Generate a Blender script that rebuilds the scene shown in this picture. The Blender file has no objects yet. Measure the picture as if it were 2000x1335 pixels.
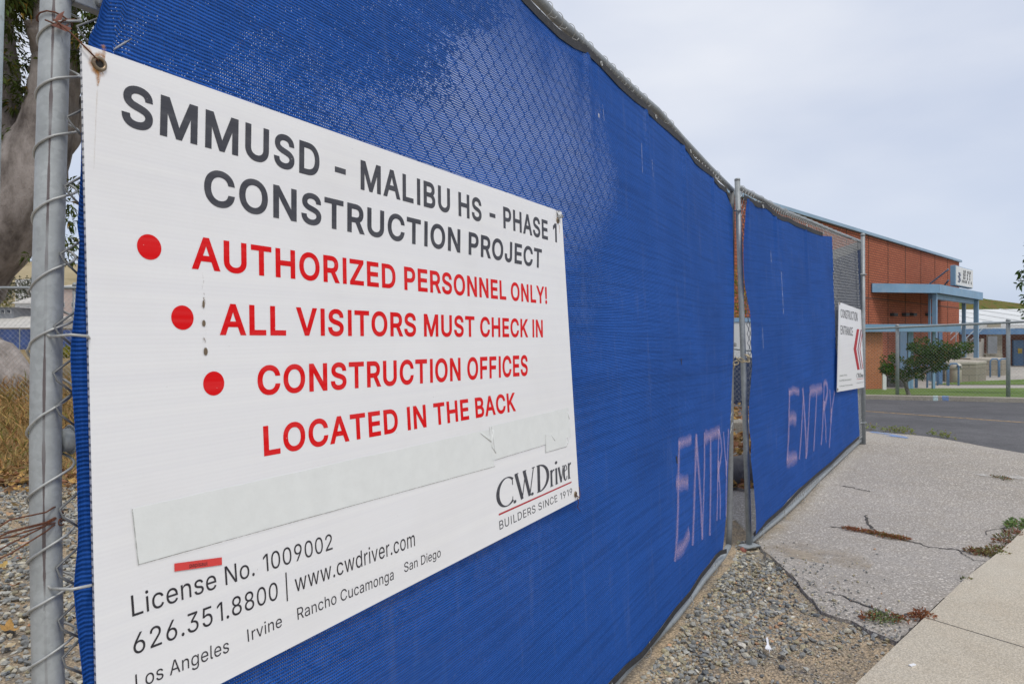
import bpy, bmesh, math, random
import numpy as np
from mathutils import Vector, Matrix, noise as mnoise
from mathutils.geometry import delaunay_2d_cdt

R = math.radians
SC = bpy.context.scene
COL = SC.collection
random.seed(7)
rng = np.random.default_rng(7)

# ------------------------------------------------------------------ camera
EYE = 1.335
cam = bpy.data.cameras.new("camera")
cam.lens = 24.0
cam.sensor_width = 36.0
cam.clip_start = 0.05
cam.clip_end = 3000
cam.shift_y = -12.5 / 2000
cam.dof.use_dof = True
cam.dof.focus_distance = 1.7
cam.dof.aperture_fstop = 20.0
cam_o = bpy.data.objects.new("camera", cam)
cam_o.location = (0, 0, EYE)
cam_o.rotation_euler = (R(90), 0, 0)
COL.objects.link(cam_o)
SC.camera = cam_o

# ------------------------------------------------------------------ exposure
SC.view_settings.view_transform = 'Standard'
SC.view_settings.look = 'None'
SC.view_settings.exposure = 0.34
SC.view_settings.gamma = 1.0

# ------------------------------------------------------------------ overcast sky
SUN_EL, SUN_AZ = R(60), R(148)          # azimuth clockwise from +Y
W = bpy.data.worlds.new("World")
SC.world = W
W.use_nodes = True
wn = W.node_tree.nodes
wl = W.node_tree.links
bg = wn['Background']
bg.inputs['Strength'].default_value = 0.088
sky = wn.new('ShaderNodeTexSky')
sky.sky_type = 'NISHITA'
sky.sun_disc = False
sky.sun_elevation = SUN_EL
sky.sun_rotation = SUN_AZ
tc = wn.new('ShaderNodeTexCoord')
mp = wn.new('ShaderNodeMapping')
mp.inputs['Scale'].default_value = (1.0, 1.0, 2.6)
wl.new(tc.outputs['Generated'], mp.inputs['Vector'])
cn = wn.new('ShaderNodeTexNoise')
cn.inputs['Scale'].default_value = 2.1
cn.inputs['Detail'].default_value = 6
cn.inputs['Roughness'].default_value = 0.45
wl.new(mp.outputs['Vector'], cn.inputs['Vector'])
cr = wn.new('ShaderNodeValToRGB')                     # the cloud deck, greyer and whiter in places
cr.color_ramp.elements[0].position = 0.33
cr.color_ramp.elements[0].color = (5.6, 6.15, 7.4, 1)
cr.color_ramp.elements[1].position = 0.68
cr.color_ramp.elements[1].color = (7.9, 8.1, 8.6, 1)
wl.new(cn.outputs['Fac'], cr.inputs['Fac'])
sep = wn.new('ShaderNodeSeparateXYZ')
wl.new(tc.outputs['Generated'], sep.inputs['Vector'])
thin = wn.new('ShaderNodeMapRange')                   # the deck thins towards the horizon
thin.inputs['From Min'].default_value = 0.0
thin.inputs['From Max'].default_value = 0.32
thin.inputs['To Min'].default_value = 0.50
thin.inputs['To Max'].default_value = 0.96
wl.new(sep.outputs['Z'], thin.inputs['Value'])
skm = wn.new('ShaderNodeMix')
skm.data_type = 'RGBA'
wl.new(thin.outputs['Result'], skm.inputs['Factor'])
blue = wn.new('ShaderNodeMix')                        # clear air, Nishita pulled to the hazy blue of the coast
blue.data_type = 'RGBA'
blue.inputs['Factor'].default_value = 0.65
wl.new(sky.outputs['Color'], blue.inputs['A'])
blue.inputs['B'].default_value = (3.4, 4.8, 7.6, 1)
wl.new(blue.outputs['Result'], skm.inputs['A'])
wl.new(cr.outputs['Color'], skm.inputs['B'])
wl.new(skm.outputs['Result'], bg.inputs['Color'])

sun = bpy.data.lights.new("sun", 'SUN')
sun.energy = 1.5
sun.angle = R(16)
sun.color = (1.0, 0.95, 0.88)
sun_o = bpy.data.objects.new("sun", sun)
sun_o.location = (5, -8, 20)
_sd = Vector((math.sin(SUN_AZ) * math.cos(SUN_EL), math.cos(SUN_AZ) * math.cos(SUN_EL), math.sin(SUN_EL)))
sun_o.rotation_euler = _sd.to_track_quat('Z', 'Y').to_euler()
COL.objects.link(sun_o)

# ------------------------------------------------------------------ measuring helpers
FPX, CX, CY = 1333.3, 1000.0, 655.0


def at(px, py, Y):
    return Vector(((px - CX) / FPX * Y, Y, EYE - (py - CY) / FPX * Y))


def sstep(a, b, x):
    t = np.clip((np.asarray(x, float) - a) / (b - a), 0, 1)
    return t * t * (3 - 2 * t)


_hy = [-50, 0, 3.7, 4.4, 4.9, 5.25, 5.6, 6.0, 6.5, 7.1, 7.6, 8.6, 15, 17.6, 22, 26, 45, 100, 300, 900]
_hz = [0, 0, 0, -.048, -.045, -.037, -.012, .024, .055, .090, .115, .12, -.13, -.25, -.55, -.715, -.72, -.8, -1.0, -1.0]
_ly = [-50, 6, 10.6, 12, 20, 57, 100, 900]
_lz = [0, 0, .24, .42, .4, .18, .1, .1]


def H(x, y):
    """height of the ground: the campus falls away to the right, a low bank rises on the left"""
    x = np.asarray(x, float)
    y = np.asarray(y, float)
    r = np.interp(y, _hy, _hz)
    l = np.interp(y, _ly, _lz)
    w = sstep(-1.0, 1.0, x - .28 * y) * sstep(4.0, 6.5, y) + (1 - sstep(4.0, 6.5, y))
    return r * w + l * (1 - w)


def gp(px, py):
    """the point of the ground seen at a pixel"""
    dx, dz = (px - CX) / FPX, -(py - CY) / FPX
    lo, hi = .3, 200.0
    for _ in range(50):
        m = (lo + hi) / 2
        if EYE + dz * m > float(H(dx * m, m)):
            lo = m
        else:
            hi = m
    return Vector((dx * lo, lo, float(H(dx * lo, lo))))


class Plane:
    """a slightly leaning upright plane: s along it, t up it, d out of it towards the viewer"""
    def __init__(self, O, u, v):
        self.O = Vector(O)
        self.u = Vector(u).normalized()
        self.v = (Vector(v) - Vector(v).dot(self.u) * self.u).normalized()
        self.n = self.u.cross(self.v).normalized()
        if self.n.dot(Vector((0, 0, EYE)) - self.O) < 0:
            self.n = -self.n

    def P(self, s, t, d=0.0):
        return self.O + self.u * s + self.v * t + self.n * d

    def px(self, px, py, d=0.0):
        ray = Vector(((px - CX) / FPX, 1, -(py - CY) / FPX))
        o = self.O + self.n * d
        c = Vector((0, 0, EYE))
        k = (o - c).dot(self.n) / ray.dot(self.n)
        q = c + ray * k - self.O
        return q.dot(self.u), q.dot(self.v)

    def pxP(self, px, py, d=0.0):
        s, t = self.px(px, py, d)
        return self.P(s, t, d)


# ------------------------------------------------------------------ object helpers
def link(o):
    COL.objects.link(o)
    return o


def tag(o, label=None, cat=None, group=None, kind=None):
    if label:
        o['label'] = label
    if cat:
        o['category'] = cat
    if group:
        o['group'] = group
    if kind:
        o['kind'] = kind
    return o


def thing(name, label, cat, loc=(0, 0, 0), group=None):
    o = bpy.data.objects.new(name, None)
    o.empty_display_size = .1
    o.location = loc
    link(o)
    return tag(o, label, cat, group)


def rootloc(o):
    while o.parent:
        o = o.parent
    return Vector(o.location)


def copy_tree(o, delta=None, parent=None):
    c = o.copy()
    link(c)
    c.parent = parent
    if parent is None and delta is not None:
        c.location = Vector(o.location) + Vector(delta)
    for ch in list(o.children):
        copy_tree(ch, None, c)
    return c


class MB:
    """collects shapes given in world coordinates and links them as ONE mesh object"""
    def __init__(self):
        self.v = []
        self.f = []
        self.uv = {}
        self.mi = []

    def face(self, idx, uv=None, mi=0):
        if uv:
            self.uv[len(self.f)] = uv
        self.f.append(tuple(idx))
        self.mi.append(mi)

    def add(self, vs, fs, mi=0):
        b = len(self.v)
        self.v += [tuple(p) for p in vs]
        for f in fs:
            self.face([b + i for i in f], None, mi)
        return self

    def quad(self, a, b, c, d, uv=None, mi=0):
        k = len(self.v)
        self.v += [tuple(a), tuple(b), tuple(c), tuple(d)]
        self.face((k, k + 1, k + 2, k + 3), uv, mi)
        return self

    def box(self, c, size, rz=0.0, M=None, mi=0):
        hx, hy, hz = size[0] / 2, size[1] / 2, size[2] / 2
        m = M or Matrix.Rotation(rz, 3, 'Z')
        vs = [Vector(c) + m @ Vector((x, y, z)) for x in (-hx, hx) for y in (-hy, hy) for z in (-hz, hz)]
        return self.add(vs, [(0, 1, 3, 2), (4, 6, 7, 5), (0, 4, 5, 1), (2, 3, 7, 6), (0, 2, 6, 4), (1, 5, 7, 3)], mi)

    def prism(self, pts, z0, z1, mi=0):
        """an upright prism over a plan outline"""
        n = len(pts)
        b = [(p[0], p[1], z0) for p in pts] + [(p[0], p[1], z1) for p in pts]
        fs = [tuple(range(n))[::-1], tuple(range(n, 2 * n))]
        fs += [(i, (i + 1) % n, n + (i + 1) % n, n + i) for i in range(n)]
        return self.add(b, fs, mi)

    def tube(self, pts, r, seg=10, caps=True, closed=False, uv=False, mi=0):
        pts = [Vector(p) for p in pts]
        n = len(pts)
        rr = r if isinstance(r, (list, tuple)) else [r] * n
        b = len(self.v)
        N = None
        L = 0.0
        Ls = []
        for i in range(n):
            if closed:
                t = pts[(i + 1) % n] - pts[i - 1]
            else:
                t = pts[min(i + 1, n - 1)] - pts[max(i - 1, 0)]
            t.normalize()
            if N is None:
                ref = Vector((0, 0, 1)) if abs(t.z) < .8 else Vector((1, 0, 0))
                N = (ref - ref.dot(t) * t).normalized()
            else:
                N = (N - N.dot(t) * t).normalized()
            B = t.cross(N)
            if i:
                L += (pts[i] - pts[i - 1]).length
            Ls.append(L)
            for k in range(seg):
                a = 2 * math.pi * k / seg
                self.v.append(tuple(pts[i] + (N * math.cos(a) + B * math.sin(a)) * rr[i]))
        m = n if closed else n - 1
        for i in range(m):
            j = (i + 1) % n
            for k in range(seg):
                k2 = (k + 1) % seg
                u = None
                if uv:
                    u = [(k / seg, Ls[i]), ((k + 1) / seg, Ls[i]), ((k + 1) / seg, Ls[j]), (k / seg, Ls[j])]
                self.face((b + i * seg + k, b + i * seg + k2, b + j * seg + k2, b + j * seg + k), u, mi)
        if caps and not closed:
            self.face([b + k for k in range(seg)][::-1], None, mi)
            self.face([b + (n - 1) * seg + k for k in range(seg)], None, mi)
        return self

    def ring(self, c, axis, R_, r, seg=16, ts=6, squash=1.0, up=None):
        axis = Vector(axis).normalized()
        ref = Vector(up) if up else (Vector((0, 0, 1)) if abs(axis.z) < .9 else Vector((1, 0, 0)))
        a = (ref - ref.dot(axis) * axis).normalized()
        b = axis.cross(a)
        pts = [Vector(c) + (a * math.cos(2 * math.pi * k / seg) + b * squash * math.sin(2 * math.pi * k / seg)) * R_ for k in range(seg)]
        return self.tube(pts, r, ts, closed=True)

    def lathe(self, c, prof, seg=20, axis=(0, 0, 1)):
        axis = Vector(axis).normalized()
        ref = Vector((0, 0, 1)) if abs(axis.z) < .9 else Vector((1, 0, 0))
        a = (ref - ref.dot(axis) * axis).normalized()
        b_ = axis.cross(a)
        b = len(self.v)
        for (r, h) in prof:
            for k in range(seg):
                w = 2 * math.pi * k / seg
                self.v.append(tuple(Vector(c) + axis * h + (a * math.cos(w) + b_ * math.sin(w)) * r))
        for i in range(len(prof) - 1):
            for k in range(seg):
                k2 = (k + 1) % seg
                self.face((b + i * seg + k, b + i * seg + k2, b + (i + 1) * seg + k2, b + (i + 1) * seg + k))
        self.face([b + k for k in range(seg)][::-1])
        self.face([b + (len(prof) - 1) * seg + k for k in range(seg)])
        return self

    def build(self, name, mats, parent=None, origin=None, smooth=False, bevel=0.0):
        o0 = rootloc(parent) if parent else Vector(origin or (0, 0, 0))
        me = bpy.data.meshes.new(name)
        me.from_pydata([(p[0] - o0.x, p[1] - o0.y, p[2] - o0.z) for p in self.v], [], self.f)
        if self.uv:
            ul = me.uv_layers.new(name='UVMap')
            for fi, uv in self.uv.items():
                for li, q in zip(me.polygons[fi].loop_indices, uv):
                    ul.data[li].uv = q
        if not isinstance(mats, (list, tuple)):
            mats = [mats]
        for m in mats:
            me.materials.append(m)
        if len(mats) > 1:
            me.polygons.foreach_set('material_index', self.mi)
        if smooth:
            me.polygons.foreach_set('use_smooth', [True] * len(me.polygons))
        me.update()
        o = link(bpy.data.objects.new(name, me))
        if parent:
            o.parent = parent
        else:
            o.location = o0
        if bevel:
            bv = o.modifiers.new('bevel', 'BEVEL')
            bv.width = bevel
            bv.segments = 2
            bv.limit_method = 'ANGLE'
        return o


def npmesh(name, V, F, mat, parent=None, origin=None, col=None, smooth=False, uv=None):
    o0 = rootloc(parent) if parent else Vector(origin or (0, 0, 0))
    me = bpy.data.meshes.new(name)
    me.from_pydata(np.asarray(V, np.float32) - np.array(o0, np.float32), [], np.asarray(F, np.int32))
    me.materials.append(mat)
    if col is not None:
        c = np.ones((len(V), 4), np.float32)
        c[:, :3] = col
        me.attributes.new('col', 'FLOAT_COLOR', 'POINT').data.foreach_set('color', c.ravel())
    if uv is not None:
        ul = me.uv_layers.new(name='UVMap')
        idx = np.zeros(len(me.loops), np.int32)
        me.loops.foreach_get('vertex_index', idx)
        ul.data.foreach_set('uv', np.asarray(uv, np.float32)[idx].ravel())
    if smooth:
        me.polygons.foreach_set('use_smooth', [True] * len(me.polygons))
    me.update()
    o = link(bpy.data.objects.new(name, me))
    if parent:
        o.parent = parent
    else:
        o.location = o0
    return o


# ------------------------------------------------------------------ material helpers
def mk(name):
    m = bpy.data.materials.new(name)
    m.use_nodes = True
    return m, m.node_tree, m.node_tree.nodes['Principled BSDF']


def nd(nt, typ, ins=None, **props):
    n = nt.nodes.new(typ)
    for k, v in props.items():
        setattr(n, k, v)
    for k, v in (ins or {}).items():
        s = n.inputs[k]
        if isinstance(v, bpy.types.NodeSocket):
            nt.links.new(v, s)
        else:
            s.default_value = v
    return n


def c4(c):
    return (c[0], c[1], c[2], 1.0)


def mth(nt, op, a, b=None, clamp=False):
    n = nt.nodes.new('ShaderNodeMath')
    n.operation = op
    n.use_clamp = clamp
    for i, v in enumerate((a, b)):
        if v is None:
            continue
        if isinstance(v, bpy.types.NodeSocket):
            nt.links.new(v, n.inputs[i])
        else:
            n.inputs[i].default_value = v
    return n.outputs[0]


def mixc(nt, fac, a, b, mode='MIX'):
    n = nt.nodes.new('ShaderNodeMix')
    n.data_type = 'RGBA'
    n.blend_type = mode
    for k, v in (('Factor', fac), ('A', a), ('B', b)):
        s = n.inputs[k]
        if isinstance(v, bpy.types.NodeSocket):
            nt.links.new(v, s)
        elif k == 'Factor':
            s.default_value = v
        else:
            s.default_value = c4(v)
    return n.outputs['Result']


def ramp(nt, fac, stops, interp='LINEAR'):
    n = nt.nodes.new('ShaderNodeValToRGB')
    n.color_ramp.interpolation = interp
    el = n.color_ramp.elements
    while len(el) < len(stops):
        el.new(.5)
    for e, (p, c) in zip(el, stops):
        e.position = p
        e.color = c4(c) if isinstance(c, (tuple, list)) else (c, c, c, 1)
    nt.links.new(fac, n.inputs['Fac'])
    return n.outputs['Color']


def coords(nt, which='Object', scale=(1, 1, 1), rot=(0, 0, 0)):
    t = nt.nodes.new('ShaderNodeTexCoord')
    m = nt.nodes.new('ShaderNodeMapping')
    m.inputs['Scale'].default_value = scale
    m.inputs['Rotation'].default_value = rot
    nt.links.new(t.outputs[which], m.inputs['Vector'])
    return m.outputs['Vector']


def noise(nt, vec, scale, detail=4, rough=.55, out='Fac'):
    n = nd(nt, 'ShaderNodeTexNoise', {'Vector': vec, 'Scale': scale, 'Detail': detail, 'Roughness': rough})
    return n.outputs[out]


def voro(nt, vec, scale, out='Distance', feature='F1', rnd=1.0):
    n = nd(nt, 'ShaderNodeTexVoronoi', {'Vector': vec, 'Scale': scale, 'Randomness': rnd}, feature=feature)
    return n.outputs[out]


def bump(nt, b, height, strength=.3, dist=.01):
    n = nd(nt, 'ShaderNodeBump', {'Height': height, 'Strength': strength, 'Distance': dist})
    nt.links.new(n.outputs['Normal'], b.inputs['Normal'])
    return n


def plain(name, c, rough=.6, metal=0.0, var=.18, scale=6.0, dirt=None, dirt_amt=.35, bmp=0.0, bscale=60.0, spec=None):
    """paint, plastic or metal with uneven tone, dirt patches and a little relief"""
    m, nt, b = mk(name)
    v = coords(nt)
    n1 = noise(nt, v, scale, 5)
    col = mixc(nt, ramp(nt, n1, [(.3, 0.0), (.7, 1.0)]), [x * (1 - var) for x in c], [min(1, x * (1 + var)) for x in c])
    if dirt:
        n2 = noise(nt, v, scale * 2.7, 6, .65)
        col = mixc(nt, mth(nt, 'MULTIPLY', ramp(nt, n2, [(.52, 0.0), (.68, 1.0)]), dirt_amt), col, dirt)
    nt.links.new(col, b.inputs['Base Color'])
    b.inputs['Roughness'].default_value = rough
    b.inputs['Metallic'].default_value = metal
    if spec is not None:
        b.inputs['Specular IOR Level'].default_value = spec
    if bmp:
        bump(nt, b, noise(nt, v, bscale, 4), bmp, .01)
    return m


def attr_mat(name, rough=.8, var=.25, scale=90.0, bmp=.3, spec=.3, trans=0.0):
    """takes each stone's or leaf's own colour from its mesh"""
    m, nt, b = mk(name)
    a = nd(nt, 'ShaderNodeAttribute', attribute_name='col')
    v = coords(nt)
    n1 = noise(nt, v, scale, 3)
    col = mixc(nt, 1.0, a.outputs['Color'], ramp(nt, n1, [(.25, 1 - var), (.75, 1 + var)]), 'MULTIPLY')
    nt.links.new(col, b.inputs['Base Color'])
    b.inputs['Roughness'].default_value = rough
    b.inputs['Specular IOR Level'].default_value = spec
    if bmp:
        bump(nt, b, n1, bmp, .004)
    if trans:
        t = nd(nt, 'ShaderNodeBsdfTranslucent', {'Color': col})
        mx = nd(nt, 'ShaderNodeMixShader', {0: trans})
        nt.links.new(b.outputs[0], mx.inputs[1])
        nt.links.new(t.outputs[0], mx.inputs[2])
        nt.links.new(mx.outputs[0], nt.nodes['Material Output'].inputs['Surface'])
    return m

# ------------------------------------------------------------------ materials
def galv(name, c=(.30, .325, .335), seam=False, rough=.5):
    m, nt, b = mk(name)
    v = coords(nt)
    n1 = noise(nt, v, 22, 6, .65)
    n2 = nd(nt, 'ShaderNodeSeparateColor', {0: voro(nt, v, 150, 'Color')}).outputs[0]
    col = mixc(nt, ramp(nt, n1, [(.3, 0.0), (.7, 1.0)]), [x * .8 for x in c], [x * 1.12 for x in c])
    col = mixc(nt, .14, col, ramp(nt, n2, [(0, .25), (1, .75)]), 'OVERLAY')
    v3 = coords(nt, 'Object', (1, 1, .25))
    sp = noise(nt, v3, 120, 4, .7)
    col = mixc(nt, mth(nt, 'MULTIPLY', ramp(nt, sp, [(.66, 0.0), (.72, 1.0)]), .55), col, (.12, .12, .13))
    if seam:
        uvn = nd(nt, 'ShaderNodeTexCoord')
        s2 = nd(nt, 'ShaderNodeSeparateXYZ', {0: uvn.outputs['UV']})
        d = mth(nt, 'ABSOLUTE', mth(nt, 'SUBTRACT', s2.outputs['X'], SEAM_U))
        vv = nd(nt, 'ShaderNodeCombineXYZ', {1: mth(nt, 'MULTIPLY', s2.outputs['Y'], 5.0)})
        nn = noise(nt, vv.outputs[0], 3.2, 3, .6)
        wdt = mth(nt, 'MULTIPLY', mth(nt, 'POWER', nn, 1.6), .040)
        line = mth(nt, 'LESS_THAN', d, wdt)
        gap = ramp(nt, noise(nt, vv.outputs[0], 1.3, 2), [(.40, .12), (.52, .9)])
        col = mixc(nt, mth(nt, 'MULTIPLY', line, gap), col, (.10, .075, .075))
    nt.links.new(col, b.inputs['Base Color'])
    b.inputs['Metallic'].default_value = .2
    b.inputs['Roughness'].default_value = rough
    bump(nt, b, n1, .12, .004)
    return m


SEAM_U = .826
M_GALV = galv("galvanised_steel")
M_POST = galv("galvanised_post", (.37, .395, .40), seam=True)
M_WIRE = galv("galvanised_wire", (.40, .41, .40), rough=.45)
M_WIREDK = galv("dark_wire_shaded_stile", (.16, .165, .165), rough=.6)
M_MESHW = galv("chain_link_wire", (.36, .37, .37), rough=.55)
M_RUST = plain("rusty_wire", (.115, .045, .025), .85, .1, .4, 60, (.30, .10, .03), .5)
M_HEM = plain("black_webbing", (.022, .022, .025), .75, 0, .3, 20, (.09, .085, .08), .35, .3, 300)
M_BRASS = plain("tarnished_brass", (.24, .19, .13), .42, .7, .3, 80, (.15, .05, .02), .6)
M_BLACKIN = plain("dark_hole", (.02, .018, .016), .9)
M_CHAIN = plain("yellow_zinc_chain", (.42, .36, .25), .38, .75, .2, 60, (.16, .08, .04), .5)
M_REDSTONE = plain("red_wheel", (.42, .15, .11), .85, 0, .3, 60, (.22, .16, .12), .6, .3, 120)


def fabric_mat(name, base=(.0062, .078, .355), holes=.925, sky_patch=None):
    """knitted shade cloth: raised rows of thread with pinholes between them"""
    m, nt, b = mk(name)
    t = nd(nt, 'ShaderNodeTexCoord')
    w1 = noise(nt, t.outputs['UV'], 22, 3)
    sx = nd(nt, 'ShaderNodeSeparateXYZ', {0: t.outputs['UV']})
    wob = mth(nt, 'MULTIPLY', mth(nt, 'SUBTRACT', w1, .5), .004)
    rows = mth(nt, 'SINE', mth(nt, 'MULTIPLY', mth(nt, 'ADD', sx.outputs['Y'], wob), 2 * math.pi / .0058))
    cols = mth(nt, 'SINE', mth(nt, 'MULTIPLY', sx.outputs['X'], 2 * math.pi / .0046))
    r01 = mth(nt, 'ADD', mth(nt, 'MULTIPLY', rows, .5), .5)
    c01 = mth(nt, 'ADD', mth(nt, 'MULTIPLY', cols, .5), .5)
    mask = mth(nt, 'ADD', mth(nt, 'MULTIPLY', r01, .78), mth(nt, 'MULTIPLY', c01, .22))
    big = noise(nt, t.outputs['UV'], 1.4, 4, .55)
    fine = noise(nt, t.outputs['UV'], 90, 3, .6)
    # the holes vary in size at random over the cloth
    thr = mth(nt, 'SUBTRACT', holes, mth(nt, 'MULTIPLY', mth(nt, 'SUBTRACT', noise(nt, t.outputs['UV'], 3.3, 3), .5), .12))
    if sky_patch:                                   # added bright patch: holes widened so the sky behind shows through
        dx = mth(nt, 'MULTIPLY', mth(nt, 'SUBTRACT', sx.outputs['X'], sky_patch[0]), 1 / sky_patch[2])
        dy = mth(nt, 'MULTIPLY', mth(nt, 'SUBTRACT', sx.outputs['Y'], sky_patch[1]), 1 / sky_patch[3])
        rr = mth(nt, 'ADD', mth(nt, 'MULTIPLY', dx, dx), mth(nt, 'MULTIPLY', dy, dy))
        rr = mth(nt, 'ADD', rr, mth(nt, 'MULTIPLY', mth(nt, 'SUBTRACT', noise(nt, t.outputs['UV'], 5, 3), .5), .9))
        thr = mth(nt, 'SUBTRACT', thr, ramp(nt, rr, [(.25, .115), (1.3, 0.0)]))
    # seen aslant the raised threads close over the holes
    lw = nd(nt, 'ShaderNodeLayerWeight', {'Blend': .5})
    thr = mth(nt, 'ADD', thr, ramp(nt, lw.outputs['Facing'], [(.40, 0.0), (.80, .13)]))
    thr = mth(nt, 'ADD', thr, mth(nt, 'MULTIPLY', mth(nt, 'LESS_THAN', sx.outputs['X'], .055), .3))    # doubled hem
    hole = mth(nt, 'GREATER_THAN', mask, thr)
    dark = [x * .40 for x in base]
    lite = [min(1, x * 1.75 + .022) for x in base]
    col = mixc(nt, mth(nt, 'SUBTRACT', 1.0, r01), dark, lite)
    col = mixc(nt, ramp(nt, fine, [(.35, .0), (.8, .45)]), col, lite)
    col = mixc(nt, ramp(nt, big, [(.35, .30), (.65, .0)]), col, dark)
    vs = nd(nt, 'ShaderNodeMapping', {'Vector': t.outputs['UV'], 'Scale': (9, 1.2, 1)})
    rowv = nd(nt, 'ShaderNodeMapping', {'Vector': t.outputs['UV'], 'Scale': (1.6, 75, 1)})
    col = mixc(nt, ramp(nt, noise(nt, rowv.outputs[0], 1.0, 3, .6), [(.38, .36), (.55, 0.0)]), col, dark)
    slub = nd(nt, 'ShaderNodeMapping', {'Vector': t.outputs['UV'], 'Scale': (40, 190, 1)})
    col = mixc(nt, ramp(nt, noise(nt, slub.outputs[0], 1.0, 2, .6), [(.60, .0), (.72, .55)]), col, lite)
    dust = mth(nt, 'MULTIPLY', ramp(nt, noise(nt, vs.outputs[0], 2.1, 6, .65), [(.55, 0.0), (.8, 1.0)]), .16)
    col = mixc(nt, dust, col, (.30, .36, .48))
    nt.links.new(col, b.inputs['Base Color'])
    b.inputs['Roughness'].default_value = .62
    b.inputs['Specular IOR Level'].default_value = .16
    bump(nt, b, mth(nt, 'ADD', mth(nt, 'SUBTRACT', 1.0, r01), mth(nt, 'MULTIPLY', c01, -.35)), .5, .002)
    tr = nd(nt, 'ShaderNodeBsdfTranslucent', {'Color': mixc(nt, .5, col, lite)})
    mx = nd(nt, 'ShaderNodeMixShader', {0: .28})
    nt.links.new(b.outputs[0], mx.inputs[1])
    nt.links.new(tr.outputs[0], mx.inputs[2])
    tp = nd(nt, 'ShaderNodeBsdfTransparent')
    m2 = nd(nt, 'ShaderNodeMixShader', {0: hole})
    nt.links.new(mx.outputs[0], m2.inputs[1])
    nt.links.new(tp.outputs[0], m2.inputs[2])
    nt.links.new(m2.outputs[0], nt.nodes['Material Output'].inputs['Surface'])
    return m


SKY_PATCH = (1.32, .20, .78, .40)  # where the added bright patch of wider holes lies
M_FAB = fabric_mat("blue_shade_cloth", sky_patch=SKY_PATCH)
M_FAB2 = fabric_mat("blue_shade_cloth_taut", holes=.95)
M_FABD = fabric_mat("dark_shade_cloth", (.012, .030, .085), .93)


def sign_mat():
    m, nt, b = mk("white_fluted_plastic")
    t = nd(nt, 'ShaderNodeTexCoord')
    sx = nd(nt, 'ShaderNodeSeparateXYZ', {0: t.outputs['UV']})
    flute = mth(nt, 'SINE', mth(nt, 'MULTIPLY', sx.outputs['Y'], 2 * math.pi / .0062))
    st = nd(nt, 'ShaderNodeMapping', {'Vector': t.outputs['UV'], 'Scale': (.7, 46, 1)})
    band = noise(nt, st.outputs[0], 1.0, 3, .6)
    col = mixc(nt, ramp(nt, band, [(.38, .0), (.62, 1.0)]), (.80, .805, .82), (.83, .835, .84))
    col = mixc(nt, mth(nt, 'MULTIPLY', mth(nt, 'ADD', flute, 1.0), .012), col, (.6, .6, .62))
    sp = noise(nt, t.outputs['UV'], 130, 2, .5)
    col = mixc(nt, mth(nt, 'MULTIPLY', ramp(nt, sp, [(.76, 0.0), (.80, 1.0)]), .55), col, (.30, .28, .25))
    gr = noise(nt, t.outputs['UV'], 3.0, 6, .6)
    col = mixc(nt, mth(nt, 'MULTIPLY', ramp(nt, gr, [(.5, 0.0), (.8, 1.0)]), .18), col, (.6, .58, .53))
    nt.links.new(col, b.inputs['Base Color'])
    b.inputs['Roughness'].default_value = .33
    b.inputs['Specular IOR Level'].default_value = .35
    bump(nt, b, mth(nt, 'ADD', mth(nt, 'MULTIPLY', flute, .12), band), .10, .0012)
    return m


M_SIGN = sign_mat()


def flute_edge():
    m, nt, b = mk("fluted_plastic_edge")
    v = coords(nt)
    sx = nd(nt, 'ShaderNodeSeparateXYZ', {0: v})
    w = mth(nt, 'SINE', mth(nt, 'MULTIPLY', sx.outputs['Z'], 2 * math.pi / .0105))
    nt.links.new(ramp(nt, w, [(.25, (.60, .61, .63)), (.6, (.16, .17, .19))]), b.inputs['Base Color'])
    b.inputs['Roughness'].default_value = .5
    return m


M_EDGE = flute_edge()


def ink(name, c, var=.12):
    m, nt, b = mk(name)
    t = coords(nt)
    st = coords(nt, 'Object', (1.2, 1.2, 70))
    col = mixc(nt, ramp(nt, noise(nt, st, 1.0, 4, .65), [(.40, 0.0), (.75, .35)]), c, [min(1, x + .10) for x in c])
    col = mixc(nt, ramp(nt, noise(nt, t, 240, 2), [(.74, 0.0), (.80, .7)]), col, (.6, .6, .6))
    nt.links.new(col, b.inputs['Base Color'])
    b.inputs['Roughness'].default_value = .5
    b.inputs['Specular IOR Level'].default_value = .15
    return m


M_INKG = ink("grey_ink", (.060, .062, .075))
M_INKB = ink("black_ink", (.032, .030, .036))
M_INKR = ink("red_ink", (.70, .004, .006))
M_INKR2 = ink("dark_red_ink", (.42, .02, .03))
M_TAPE = plain("grey_tape", (.755, .78, .765), .45, 0, .03, 30, (.71, .73, .71), .3, .05, 50)
M_STICK = plain("red_sticker", (.68, .055, .05), .5, 0, .05, 20)


def masked(name, c, lo, hi, scale, stretch=(1, 1, 1), edge=True, rough=.8, amt=1.0):
    """a smear, stain or sprayed line: thin colour that breaks up and fades to its edges (UV v across, u along)"""
    m, nt, b = mk(name)
    t = nd(nt, 'ShaderNodeTexCoord')
    sx = nd(nt, 'ShaderNodeSeparateXYZ', {0: t.outputs['UV']})
    v = coords(nt, 'Object', stretch)
    n1 = noise(nt, v, scale, 4, .65)
    a = ramp(nt, n1, [(lo, 0.0), (hi, 1.0)])
    if edge:
        d = mth(nt, 'ABSOLUTE', mth(nt, 'SUBTRACT', sx.outputs['Y'], .5))
        e = ramp(nt, d, [(.05, 1.0), (.5, 0.0)])
        a = mth(nt, 'MULTIPLY', a, e)
    a = mth(nt, 'MULTIPLY', a, amt)
    b.inputs['Base Color'].default_value = c4(c)
    b.inputs['Roughness'].default_value = rough
    nt.links.new(a, b.inputs['Alpha'])
    return m


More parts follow.
